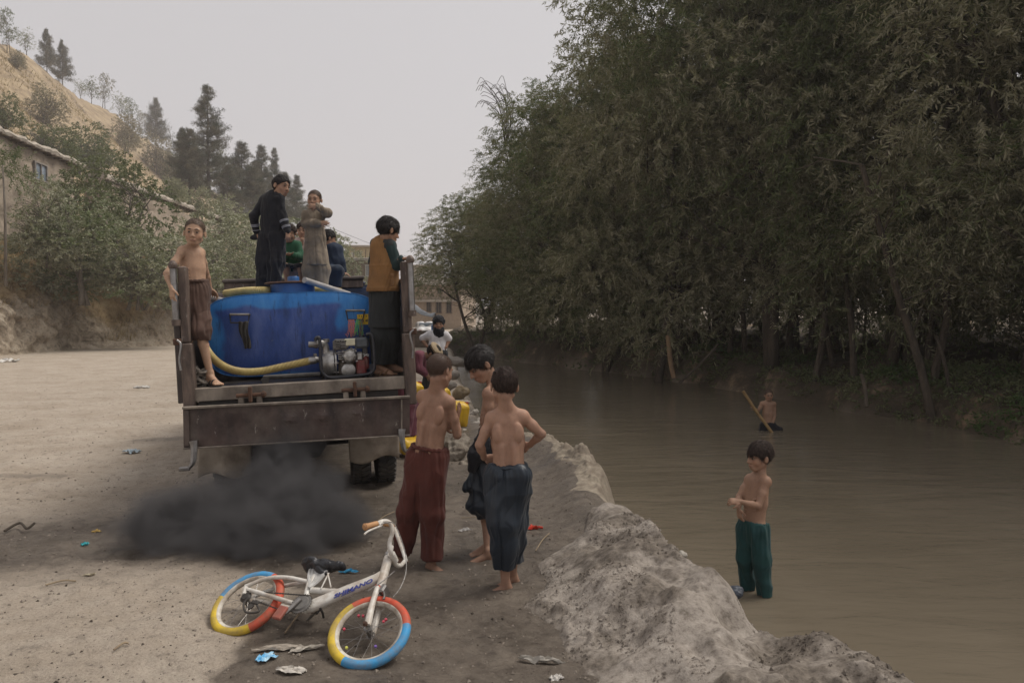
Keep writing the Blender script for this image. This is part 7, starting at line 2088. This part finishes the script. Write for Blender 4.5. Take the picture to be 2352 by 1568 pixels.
MB().box(B(1755, 150, .19), (.03, .03, .025), bev=.006).tube(spline([B(1765, 170, .19), B(1700, 195, .215), B(1640, 222, .235), B(1605, 250, .24)], 5), .0055, 8).build('brake_lever', M_BW, hbar, smooth=False)
M_CABLE = simple('brake_cable', (.10, .09, .09), (.35, .33, .30), rough=.5, scale=60)
bt('brake_cable', [B(1770, 150, .20), B(1890, 150, .16), B(1990, 400, .05), B(2005, 600, .02), B(1950, 760, .03), B(1880, 850, .03)], .0028, M_CABLE, n=6)
bt('brake_cable', [B(1895, 600, .02), B(1780, 700, .04), B(1640, 790, .045)], .0028, M_CABLE, n=6)
MB().tube(spline([B(1780, 780, .02), B(1800, 830, .03), B(1790, 870, .03)], 4), .006, 8).box(B(1800, 800, .0), (.03, .05, .08), bev=.008).build('front_brake', M_STEEL, bike)
# drive train
MB().lathe([(0, -.003), (.055, -.003), (.057, 0), (.055, .003), (0, .003)], 36, c=B(1000, 915, .042)).lathe([(.0, .0035), (.046, .0035), (.040, .012), (0, .014)], 30, c=B(1000, 915, .042)).build('chainring', M_GREYP, bike, smooth=True)
tooth = MB()
for i in range(28):
    a = i / 28 * 2 * math.pi; tooth.box(B(1000, 915, .042) + (.0585 * math.cos(a), .0585 * math.sin(a), 0), (.006, .005, .003), np.array(Matrix.Rotation(a, 3, 'Z')))
tooth.build('chainring_teeth', M_CHAS, bike)
bt('crank', [B(990, 870, .062), B(850, 1005, .066)], [.014, .011], M_STEEL)
MB().box(B(800, 1000, .10), (.055, .075, .02), bev=.005).build('pedal', simple('faded_red_plastic', (.40, .09, .06), (.26, .07, .05), rough=.6, scale=14, dirt=(.15, .11, .08)), bike)
bt('left_crank', [B(1010, 950, -.06), B(1100, 930, -.066)], [.014, .011], M_STEEL)
MB().box(B(1130, 960, -.10), (.075, .055, .02), bev=.005).build('pedal', M_BLK, bike)
ch = MB()
for (p, q) in ((B(480, 790, .05), B(1080, 835, .046)), (B(560, 880, .05), B(780, 965, .048))):
    n = int(np.linalg.norm(q - p) / .0085)
    for i in range(n):
        c_ = p + (q - p) * (i + .5) / n; ch.box(c_, (.0075, .0065 if i % 2 else .004, .005), np.stack([nrm(q - p), np.cross([0, 0, 1], nrm(q - p)), [0, 0, 1]], 1))
ch.build('chain', M_CHAS, bike)
MB().lathe([(0, 0), (.030, 0), (.032, .004), (.024, .010), (.020, .016), (0, .018)], 20, c=B(475, 855, .035)).build('freewheel', M_CHAS, bike, smooth=True)
dr = MB().lathe([(0, 0), (.018, 0), (.018, .006), (0, .006)], 14, c=B(520, 940, .055)).tube(spline([B(490, 860, .06), B(450, 920, .06), B(470, 990, .06), B(540, 1000, .06), B(600, 980, .055), B(580, 930, .055)], 5), .006, 8).box(B(560, 900, .06), (.05, .022, .012), bev=.004).build('derailleur', M_CHAS, bike)
bt('kickstand', [B(1180, 950, .0), B(1205, 1000, -.03), B(1215, 1045, -.06)], .006, M_CHAS)
bt('prop_stand', [B(1180, 950, -.02), B(1060, 1070, -.09)], .008, M_STEEL)
bt('seat_post', [B(1070, 770), B(1130, 640)], .013, M_BW)
# saddle wrapped in a black bag, white plastic hanging under it
s0, s1 = B(1030, 545, .0), B(1430, 560, .0)
dd_ = nrm(s1 - s0); ln = np.linalg.norm(s1 - s0); ys_ = np.cross(np.array([0, 0, 1.0]), dd_)
vx = Vox(np.minimum(s0, s1) - .14, np.maximum(s0, s1) + .14, .0055)
vx.cone(s0 + dd_ * .05, s0 + dd_ * ln * .5, .058, .045, k=.02, flat=(ys_, 1.7)); vx.cone(s0 + dd_ * ln * .5, s1 - dd_ * .03, .040, .024, k=.02, flat=(ys_, 1.3))
vx.cone(s0 + dd_ * .07 + (0, 0, .03), s0 + dd_ * .16 - ys_ * .05, .022, .015, k=.02)
sad = vox_obj(vx, 'saddle', simple('black_plastic_film', (.016, .016, .018), (.03, .03, .034), rough=.28, scale=30, bmp=.7, bd=.01), bike, 1, folds(.006, 42, .5, 61))
ww = MB()
rg = np.random.default_rng(5)
for i in range(7):
    a_ = s0 + dd_ * (.055 + .018 * i) - ys_ * .02; b_ = B(1085 + rg.uniform(-12, 12), 760, .01 + .01 * math.sin(i))
    ww.tube(spline([a_, (a_ + b_) / 2 + rg.normal(size=3) * .008, b_], 4), [.010, .012, .012, .011, .010, .009, .008, .008, .007], 6)
ww.build('plastic_wrap', simple('clear_white_plastic', (.52, .51, .49), (.36, .35, .33), rough=.3, scale=30), bike, smooth=True)
bt('saddle_rail', [B(1265, 620, .02), B(1190, 770, .02)], .004, M_BW); bt('saddle_rail', [B(1255, 620, .02), B(1285, 755, .02)], .004, M_BW)

# ------------------------------------------------------------------ exhaust smoke
blobs = [(680, 1028, 6.15, .28), (650, 1045, 6.2, .24), (660, 1078, 6.0, .32), (645, 1115, 5.9, .30), (702, 1120, 5.85, .28), (600, 1165, 5.65, .34), (700, 1180, 5.55, .38), (510, 1205, 5.45, .37), (430, 1220, 5.35, .37), (355, 1240, 5.25, .34), (768, 1215, 5.35, .30), (620, 1235, 5.2, .38), (480, 1262, 5.05, .27), (395, 1275, 5.05, .22), (700, 1262, 5.0, .24), (570, 1280, 4.95, .2)]
bp = [(U(x, y, D), r) for x, y, D, r in blobs]
lo = np.min([p - r * 1.15 for p, r in bp], 0); hi = np.max([p + r * 1.15 for p, r in bp], 0); lo[2] = max(lo[2], .03)
vx = Vox(lo - .1, hi + .1, .06)
for p, r in bp: vx.ell(p, (r * 1.25, r * 1.25, r * 1.2), k=.1)
V, F = vx.mesh(); V[:, 2] = np.maximum(V[:, 2], .035)
sm, nt, bs = mat_new('black_smoke'); nt.nodes.remove(bs)
geo = nt.nodes.new('ShaderNodeNewGeometry')
acc = None
wv = N(nt, 'ShaderNodeTexNoise', Scale=2.6, Detail=3, Roughness=.6); nt.links.new(geo.outputs['Position'], wv.inputs['Vector'])
wsc = N(nt, 'ShaderNodeVectorMath', operation='MULTIPLY_ADD'); nt.links.new(wv.outputs['Color'], wsc.inputs[0]); wsc.inputs[1].default_value = (.34, .34, .34)
wof = N(nt, 'ShaderNodeVectorMath', operation='ADD'); nt.links.new(geo.outputs['Position'], wof.inputs[0]); wof.inputs[1].default_value = (-.17, -.17, -.17)
nt.links.new(wof.outputs[0], wsc.inputs[2])
for p, r in bp:
    dn = N(nt, 'ShaderNodeVectorMath', operation='DISTANCE'); nt.links.new(wsc.outputs[0], dn.inputs[0]); dn.inputs[1].default_value = tuple(p)
    mr = N(nt, 'ShaderNodeMapRange'); mr.interpolation_type = 'SMOOTHSTEP'
    mr.inputs['From Min'].default_value = r * 1.22; mr.inputs['From Max'].default_value = r * .05; nt.links.new(dn.outputs['Value'], mr.inputs['Value'])
    if acc is None: acc = mr.outputs[0]
    else:
        mx = N(nt, 'ShaderNodeMath', operation='ADD'); nt.links.new(acc, mx.inputs[0]); nt.links.new(mr.outputs[0], mx.inputs[1]); acc = mx.outputs[0]
sn = N(nt, 'ShaderNodeTexNoise', Scale=4.2, Detail=6, Roughness=.66, Distortion=.8); nt.links.new(geo.outputs['Position'], sn.inputs['Vector'])
nr_ = N(nt, 'ShaderNodeMapRange'); nr_.inputs['From Min'].default_value = .40; nr_.inputs['From Max'].default_value = .60; nr_.inputs['To Min'].default_value = .12; nr_.inputs['To Max'].default_value = 2.1; nt.links.new(sn.outputs[0], nr_.inputs['Value'])
mm = N(nt, 'ShaderNodeMath', operation='MULTIPLY'); nt.links.new(acc, mm.inputs[0]); nt.links.new(nr_.outputs[0], mm.inputs[1])
md_ = N(nt, 'ShaderNodeMath', operation='MULTIPLY'); nt.links.new(mm.outputs[0], md_.inputs[0]); md_.inputs[1].default_value = 9.5
pv = N(nt, 'ShaderNodeVolumePrincipled'); pv.inputs['Color'].default_value = (.17, .166, .17, 1); pv.inputs['Anisotropy'].default_value = .1
nt.links.new(md_.outputs[0], pv.inputs['Density']); nt.links.new(pv.outputs[0], nt.nodes['Material Output'].inputs['Volume'])
tag(link('exhaust_smoke', raw_mesh('exhaust_smoke', V, F), sm), 'thick black exhaust smoke rolling out from under the truck over the mud', kind='stuff')
SC.cycles.volume_max_steps = 64

# ------------------------------------------------------------------ jerrycans
M_CANY = simple('yellow_plastic', (.68, .42, .012), (.60, .35, .010), rough=.4, scale=4, dirt=(.30, .20, .06), dirt_amt=.4); M_CANO = simple('orange_plastic', (.55, .20, .02), (.48, .16, .015), rough=.4, scale=4, dirt=(.25, .14, .06), dirt_amt=.4)
M_CAPR = simple('red_cap', (.45, .03, .02), rough=.4)
def jerrycan(lab, base, rz, mat, tilt=(0, 0), s=1.0, cap=M_CAPR):
    t = thing('jerrycan', lab, 'jerrycan', base, rz, 'jerrycans beside the truck'); t.rotation_euler = (tilt[0], tilt[1], rz); t.scale = (s, s, s)
    vx = Vox((-.17, -.13, -.02), (.17, .13, .44), .009)
    for z0, z1_ in ((.03, .30),):
        for x in (-.105, .105):
            for y in (-.065, .065): vx.cone((x, y, z0), (x, y, z1_), .032, .032, k=.03)
        for x in (-.06, 0, .06): vx.cone((x, -.01, z0 + .06), (x, -.01, z1_ - .03), .092, .092, k=.02)
        vx.cone((-.09, 0, .04), (.09, 0, .04), .06, .06, k=.04); vx.cone((-.085, 0, .30), (.03, 0, .325), .055, .045, k=.04)
    vx.cone((.10, 0, .30), (.10, 0, .345), .028, .026, k=.02)
    vx.cone((-.07, 0, .33), (-.07, 0, .37), .014, .013, k=.01); vx.cone((-.07, 0, .372), (.05, 0, .372), .014, .013, k=.01); vx.cone((.05, 0, .372), (.06, 0, .33), .013, .014, k=.01)
    V, F = vx.mesh(); V = relax(V, F, 2)
    V[:, 1] += np.sign(V[:, 1]) * -.004 * (np.abs(np.mod(V[:, 0] * 14, 1) - .5) < .12) * (np.abs(V[:, 2] - .17) < .1)
    link('can_body', raw_mesh('can_body', V, F), mat, t)
    if cap: MB().lathe([(0, .35), (.027, .35), (.027, .378), (0, .38)], 16, c=(.10, 0, 0)).build('cap', cap, t)
    return t
jerrycan('yellow jerrycan lying on the ground behind the right end of the tailgate', G(938, 1040, 0.0) + (0, 0, .12), .35, M_CANY, (math.radians(88), 0))
jerrycan('orange jerrycan standing behind the right end of the tailgate', G(948, 1000, .0) , .9, M_CANO)
jerrycan('yellow jerrycan standing on the orange one behind the tailgate', G(948, 1000, .0) + (.0, .02, .375), .4, M_CANY)
jerrycan('yellow jerrycan with a red cap right of the shoulder of the boy in maroon trousers', G(1050, 978, .0), .25, M_CANY, (0, math.radians(8)))
jerrycan('yellow jerrycan behind the neck of the boy in maroon trousers', U(1022, 940, 12.4), .5, M_CANY, (0, math.radians(-14)))

# ------------------------------------------------------------------ stones, sand ledge, litter
ROCKM = [simple('grey_stone', (.26, .235, .205), (.17, .15, .13), rough=.85, scale=5, bmp=.6, bd=.02, dirt=(.12, .10, .08)), simple('pale_stone', (.42, .39, .34), (.32, .29, .25), rough=.85, scale=6, bmp=.5, bd=.015), simple('brown_boulder', (.20, .145, .075), (.13, .095, .055), rough=.55, scale=4, bmp=.4, bd=.02), simple('wet_blue_rag', (.055, .065, .085), (.025, .03, .04), rough=.5, scale=30, bmp=.8), simple('dried_mud_lump', (.27, .235, .19), (.15, .122, .095), rough=.95, scale=9, bmp=1.0, bd=.03)]
def rock(lab, q, D, r, mi, seed, z=None, name='stone', group='stones on the river edge'):
    c_ = U(*q, D); 
    vx = Vox(-np.ones(3) * max(r) * 1.7, np.ones(3) * max(r) * 1.7, max(r) / 9)
    g = np.random.default_rng(seed)
    for i in range(4): vx.ell(g.normal(size=3) * np.array(r) * .35, np.array(r) * g.uniform(.6, .95, 3), k=max(r) * .15)
    V, F = vx.mesh(); V = relax(V, F, 1)
    V += normals(V, F) * ((.22 if mi == 4 else .12) * max(r) * fbm(V[:, 0] / max(r) * 2, V[:, 1] / max(r) * 2, V[:, 2] / max(r) * 2, s=seed, o=3))[:, None]
    o = link(name, raw_mesh(name, V, F), ROCKM[mi], None, c_)
    return tag(o, lab, 'rag' if mi == 3 else 'stone', group)
rock('brown rounded boulder on the river edge behind the boys', (1060, 902), 15.0, (.17, .16, .15), 2, 1)
rock('grey rock on top of the stones above the brown boulder', (1043, 862), 15.5, (.15, .15, .10), 0, 2)
rock('dark rock left of the brown boulder', (1030, 885), 14.6, (.12, .14, .09), 0, 3)
rock('grey rock under the brown boulder', (1045, 935), 13.6, (.13, .15, .09), 0, 4)
rock('small pale stone at the water edge below the boulder', (1075, 925), 13.6, (.07, .06, .05), 1, 5)
rock('white stone at the water edge beside the wet-haired boy', (1098, 970), 11.6, (.12, .10, .07), 1, 6)
rock('small pale stone above the white one at the water edge', (1092, 945), 12.6, (.07, .06, .05), 1, 7)
rock('small stone left of the white one on the mud', (1070, 990), 10.8, (.05, .05, .03), 1, 8)
rock('big lumpy earth block between the two groups of boys', (1050, 1030), 8.6, (.15, .17, .13), 4, 9, name='earth_block', group='lumps of dried mud')
rock('smaller earth lump at the foot of the big earth block', (1075, 1062), 8.4, (.10, .12, .07), 4, 10, name='earth_block', group='lumps of dried mud')
rock('white cobble at the water line beyond the mud heap', (1567, 1274), 5.15, (.035, .03, .022), 1, 11)
rock('dark blue-grey wet rag at the foot of the mud heap beside the boy in teal', (1692, 1360), 4.12, (.045, .04, .032), 3, 12, name='wet_rag', group=None)
rock('long grey rock at the river edge before the willows', (1035, 832), 20.0, (.28, .3, .12), 0, 13)
# eroded pale ledge on the rim
M_SAND = simple('pale_sandy_crust', (.33, .285, .22), (.185, .15, .112), rough=.95, scale=11, bmp=.8, bd=.02, dirt=(.16, .125, .095), dirt_amt=.7, dscale=2.5)
ly = np.linspace(6.0, 10.6, 230); lt_ = np.linspace(-.60, .45, 100)
PY = np.repeat(ly[:, None], len(lt_), 1); PX = lip(PY) + lt_[None] + .05 * vn(PY * 1.5, PY * 0, s=80)
prof = np.exp(-((lt_[None] + .02 * vn(PY * 3, 0 * PY, s=81)) / .22) ** 2) * np.interp(PY, [6.0, 6.6, 7.2, 8.6, 9.8, 10.6], [0, .5, 1.0, .8, .4, 0]) * (.85 + .35 * vn(PY * 1.8, 0 * PY, s=86))
PZ = ground_z(PX, PY, False) + .13 * prof * (1 + .35 * fbm(PX * 3, PY * 3, s=82, o=3)) + .045 * fbm(PX * 7, PY * 7, s=83, o=5, g=.6) * sst(0.02, .3, prof) - .02 * (1 - sst(0, .12, prof)) - .05 * np.maximum(0, vn(PX * 3, PY * 3, s=84)) * prof
k = np.arange(len(ly) - 1)[:, None] * len(lt_) + np.arange(len(lt_) - 1)[None]
tag(link('sand_ledge', raw_mesh('sand_ledge', np.stack([PX, PY, PZ], -1).reshape(-1, 3), np.stack([k, k + 1, k + len(lt_) + 1, k + len(lt_)], -1).reshape(-1, 4)), M_SAND), 'pale crusted sand ledge on the rim of the river bank', kind='structure')
# loose stones and clods, far too many to count
rg = np.random.default_rng(77)
def scatter(n, fx, name, lab, mat, r0, r1, cat):
    X_, Y_ = fx(n); n = len(X_)
    Z_ = ground_z(X_, Y_)
    base = np.array([[1, 0, 0], [-.5, .87, 0], [-.5, -.87, 0], [0, 0, .7], [0, 0, -.5]], float); Fb = np.array([[0, 1, 3], [1, 2, 3], [2, 0, 3], [1, 0, 4], [2, 1, 4], [0, 2, 4]])
    r = rg.uniform(r0, r1, n) * (.4 + rg.uniform(0, 1, n) ** 3 * 1.2); a = rg.uniform(0, 6.28, n)
    V = base[None] * (r[:, None, None] * rg.uniform(.6, 1.3, (n, 5, 1)))
    c_, s_ = np.cos(a)[:, None], np.sin(a)[:, None]
    V = np.stack([V[..., 0] * c_ - V[..., 1] * s_, V[..., 0] * s_ + V[..., 1] * c_, V[..., 2]], -1) + np.stack([X_, Y_, Z_ + r * .1], -1)[:, None]
    F = (np.arange(n)[:, None, None] * 5 + Fb[None]).reshape(-1, 3)
    return tag(link(name, raw_mesh(name, V.reshape(-1, 3), F, smooth=False), mat), lab, cat, kind='stuff')
def road(n):
    Y_ = 3.2 * (11 ** (rg.uniform(0, 1, n) ** .9)); X_ = rg.uniform(-.75, .35, n) * Y_
    ok = (X_ < lip(Y_) - .15) & (Y_ < 36); return X_[ok], Y_[ok]
scatter(15000, road, 'road_gravel', 'loose gravel and small stones scattered over the dirt road', simple('road_pebble', (.27, .23, .19), (.19, .16, .13), rough=.9, scale=3), .004, .012, 'gravel')
scatter(5500, road, 'dark_clods', 'small dark clods of mud scattered over the road', simple('dark_clod', (.09, .07, .055), (.05, .04, .032), rough=.95), .003, .010, 'clods')
def bankf(n):
    Y_ = rg.uniform(2.4, 5.9, n); X_ = lip(Y_) - rg.uniform(-.15, 1.35, n) ; return X_, Y_
def scatter_heap():
    """crumbs lying on and beside the heap of mud"""
    me_h = bpy.data.objects['mud_heap'].data
    co = np.zeros(len(me_h.vertices) * 3, np.float32); me_h.vertices.foreach_get('co', co); co = co.reshape(-1, 3)
    idx = rg.integers(0, len(co), 22000); c_ = co[idx]
    w_ = fbm(c_[:, 0] * 2.5, c_[:, 1] * 2.5, s=99, o=3) > -.1; c_ = c_[w_]; n = len(c_)
    base = np.array([[1, 0, 0], [-.5, .87, .1], [-.5, -.87, 0], [0, .1, .8], [0, 0, -.6]], float); Fb = np.array([[0, 1, 3], [1, 2, 3], [2, 0, 3], [1, 0, 4], [2, 1, 4], [0, 2, 4]])
    r = .003 + .012 * rg.uniform(0, 1, n) ** 3
    V = base[None] * (r[:, None, None] * rg.uniform(.5, 1.4, (n, 5, 1))); a = rg.uniform(0, 6.28, n); cc, ss = np.cos(a)[:, None], np.sin(a)[:, None]
    V = np.stack([V[..., 0] * cc - V[..., 1] * ss, V[..., 0] * ss + V[..., 1] * cc, V[..., 2]], -1) + c_[:, None]
    tag(link('mud_crumbs', raw_mesh('mud_crumbs', V.reshape(-1, 3), (np.arange(n)[:, None, None] * 5 + Fb[None]).reshape(-1, 3), smooth=False), bpy.data.materials['dredged_mud']), 'crumbs and clods of grey mud lying on the heap', 'clods', kind='stuff')
scatter_heap()
# litter: crumpled sheets and twigs
def litter(name, lab, q, w, l, col, rz, seed, cat='litter', crump=.012, rough=.6, two=None):
    p = G(*q, 0.0); p[2] = float(ground_z(p[0], p[1])) + .006
    n = 12; s_, t_ = np.meshgrid(np.linspace(-.5, .5, n), np.linspace(-.5, .5, n), indexing='ij')
    g = np.random.default_rng(seed)
    X_ = s_ * l * (1 + .25 * vn(s_ * 5, t_ * 5, s=seed)); Y_ = t_ * w * (1 + .5 * vn(s_ * 4 + 3, t_ * 3, s=seed + 1)) * (1 - 1.1 * np.abs(s_) ** 1.6)
    Z_ = crump * (.9 + fbm(s_ * 7, t_ * 7, s=seed + 2, o=3)) * (1 - .4 * np.abs(s_ * 2))
    c_, s2 = math.cos(rz), math.sin(rz)
    V = np.stack([X_ * c_ - Y_ * s2, X_ * s2 + Y_ * c_, Z_], -1).reshape(-1, 3)
    k = np.arange(n - 1)[:, None] * n + np.arange(n - 1)[None]
    m = simple('litter_' + name + '_%d' % seed, col, two or tuple(x * .8 for x in col), rough=rough, scale=25, bmp=0)
    o = link(name, raw_mesh(name, V, np.stack([k, k + n, k + n + 1, k + 1], -1).reshape(-1, 4), smooth=False), m, None, p)
    o.modifiers.new('thickness', 'SOLIDIFY').thickness = .0012
    return tag(o, lab, cat)
litter('paper_scrap', 'torn beige paper between the bicycle wheels at the bottom', (640, 1502), .06, .22, (.38, .33, .27), .2, 1)
litter('snack_wrapper', 'blue snack wrapper in front of the bicycle', (612, 1522), .07, .09, (.03, .32, .62), .9, 2, two=(.45, .62, .7))
litter('paper_scrap', 'crumpled white paper at the bottom below the bicycle', (668, 1545), .06, .14, (.56, .52, .46), -.2, 3)
litter('paper_scrap', 'small white scrap beside the crumpled paper', (705, 1500), .03, .16, (.45, .41, .35), .5, 4)
litter('rag_strip', 'pale twisted strip of cloth lying on the mud at the bottom centre', (1245, 1519), .035, .19, (.42, .39, .34), -.25, 5, crump=.02)
litter('paper_scrap', 'white corner of paper at the bottom edge below the cloth strip', (1278, 1562), .05, .06, (.55, .52, .48), .3, 6)
litter('red_wrapper', 'red plastic scrap on the mud right of the boy in navy trousers', (1225, 1218), .05, .13, (.55, .045, .02), .1, 7, crump=.018)
litter('blue_wrapper', 'small blue scrap near the front of the saddle', (800, 1322), .035, .11, (.05, .30, .50), .1, 8)
litter('plastic_bottle', 'crushed pale bottle and blue wrapper on the dry road left of the truck', (303, 1044), .12, .18, (.42, .50, .55), .2, 9, crump=.03)
litter('turquoise_scrap', 'tiny turquoise scrap in the wet runnel', (195, 1253), .03, .05, (.06, .42, .46), .2, 10)
litter('yellow_scrap', 'yellow leaf-like scrap in the wet runnel', (222, 1222), .035, .06, (.50, .34, .10), .3, 11)
litter('paper_scrap', 'white paper on the far side of the dry road', (325, 890), .22, .30, (.62, .60, .56), .1, 12, crump=.04)
litter('paper_scrap', 'long white scrap at the foot of the earth bank', (15, 832), .5, .9, (.6, .58, .54), .0, 13, crump=.08)
litter('white_scrap', 'pale scrap on the mud behind the boy in navy trousers', (1068, 1222), .04, .10, (.42, .40, .38), .4, 14)
litter('leaf_scrap', 'dry leaf at the left lower edge of the runnel', (205, 1320), .03, .07, (.40, .35, .25), .6, 15)
def twig(lab, a, b, r=.005, sag=.0, z=.012):
    pa, pb = G(*a, 0.0), G(*b, 0.0); pa[2] = float(ground_z(*pa[:2])) + z; pb[2] = float(ground_z(*pb[:2])) + z
    m = (pa + pb) / 2 + np.array([0, .02, .008])
    tag(MB().tube(spline([pa, m, pb], 5), r, 5).build('twig', simple('dry_straw', (.30, .235, .15), (.2, .15, .10), rough=.9), smooth=True), lab, 'twig')
twig('dry twig under the rear wheel of the bicycle', (655, 1460), (710, 1395))
twig('straw lying on the dry soil left of the bicycle', (105, 1352), (175, 1338))
twig('twig at the bottom left of the picture', (262, 1510), (295, 1495))
twig('long straw on the mud heap side of the path', (1230, 1268), (1262, 1235), .004)
twig('straw on the mud in front of the rear truck wheels', (860, 1205), (905, 1175), .004)
twig('thin straw near the feet of the boy in navy trousers', (1060, 1190), (1150, 1198), .003)
tag(MB().tube(spline([G(10, 1225) + (0, 0, .02), G(45, 1215) + (0, 0, .05), G(62, 1222) + (0, 0, .03), G(80, 1218) + (0, 0, .06)], 5), .010, 6).build('dead_branch', M_BARK, smooth=True), 'dark dead branch on the road at the left edge', 'branch')

# ------------------------------------------------------------------ parked car in the street, wires
car = thing('parked_car', 'small white car parked in the street behind the teenager in white', 'car', G(975, 781, .0) , .25)
vx = Vox((-.9, -2.1, .1), (.9, 2.1, 1.6), .05)
vx.cone((-.45, -1.7, .62), (-.45, 1.65, .58), .36, .34, k=.15); vx.cone((.45, -1.7, .62), (.45, 1.65, .58), .36, .34, k=.15); vx.cone((0, -1.7, .65), (0, 1.6, .6), .36, .34, k=.15)
vx.cone((-.32, -.9, 1.08), (-.32, .5, 1.08), .30, .28, k=.15); vx.cone((.32, -.9, 1.08), (.32, .5, 1.08), .30, .28, k=.15)
V, F = vx.mesh(); V = relax(V, F, 2); link('car_body', raw_mesh('car_body', V, F), simple('white_car_paint', (.66, .66, .65), (.58, .57, .55), rough=.35, scale=2, dirt=(.35, .3, .25)), car)
MB().box((0, -1.14, 1.12), (1.05, .06, .34), np.array(Matrix.Rotation(math.radians(25), 3, 'X')), bev=.02).build('rear_window', M_GLASS, car)
for s in (-1, 1):
    MB().box((s * .63, -.2, 1.12), (.03, 1.2, .30), bev=.01).build('side_window', M_GLASS, car)
    MB().box((s * .58, -2.04, .72), (.22, .06, .12), bev=.02).build('tail_light', M_REDP, car)
    for y in (-1.25, 1.2):
        MB().lathe([(0, -.09), (.27, -.09), (.30, -.06), (.30, .06), (.27, .09), (0, .09)], 20, X3, (s * .70, y, .30)).build('wheel', M_TYRE, car, smooth=True)
MB().box((0, -2.08, .45), (1.5, .1, .14), bev=.03).build('rear_bumper', M_GREYP, car)
br_ = tag(MB().lathe([(0, 0), (.26, 0), (.28, .03), (.28, .42), (.22, .48), (0, .5)], 20, c=U(1000, 762, 49.0)).build('blue_barrel', M_LB, smooth=True), 'blue plastic barrel in the street beside the white car', 'barrel')
for i, (a, b) in enumerate((((700, 500, 60), (1060, 612, 110)), ((820, 605, 70), (1060, 640, 120)))):
    p, q = U(*a), U(*b); m_ = (p + q) / 2 - UP * .8
    tag(MB().tube(spline([p, m_, q], 10), .018, 4).build('power_line', M_BLK), ['upper power line crossing the sky above the street', 'lower power line crossing above the roofs of the street'][i], 'wire')
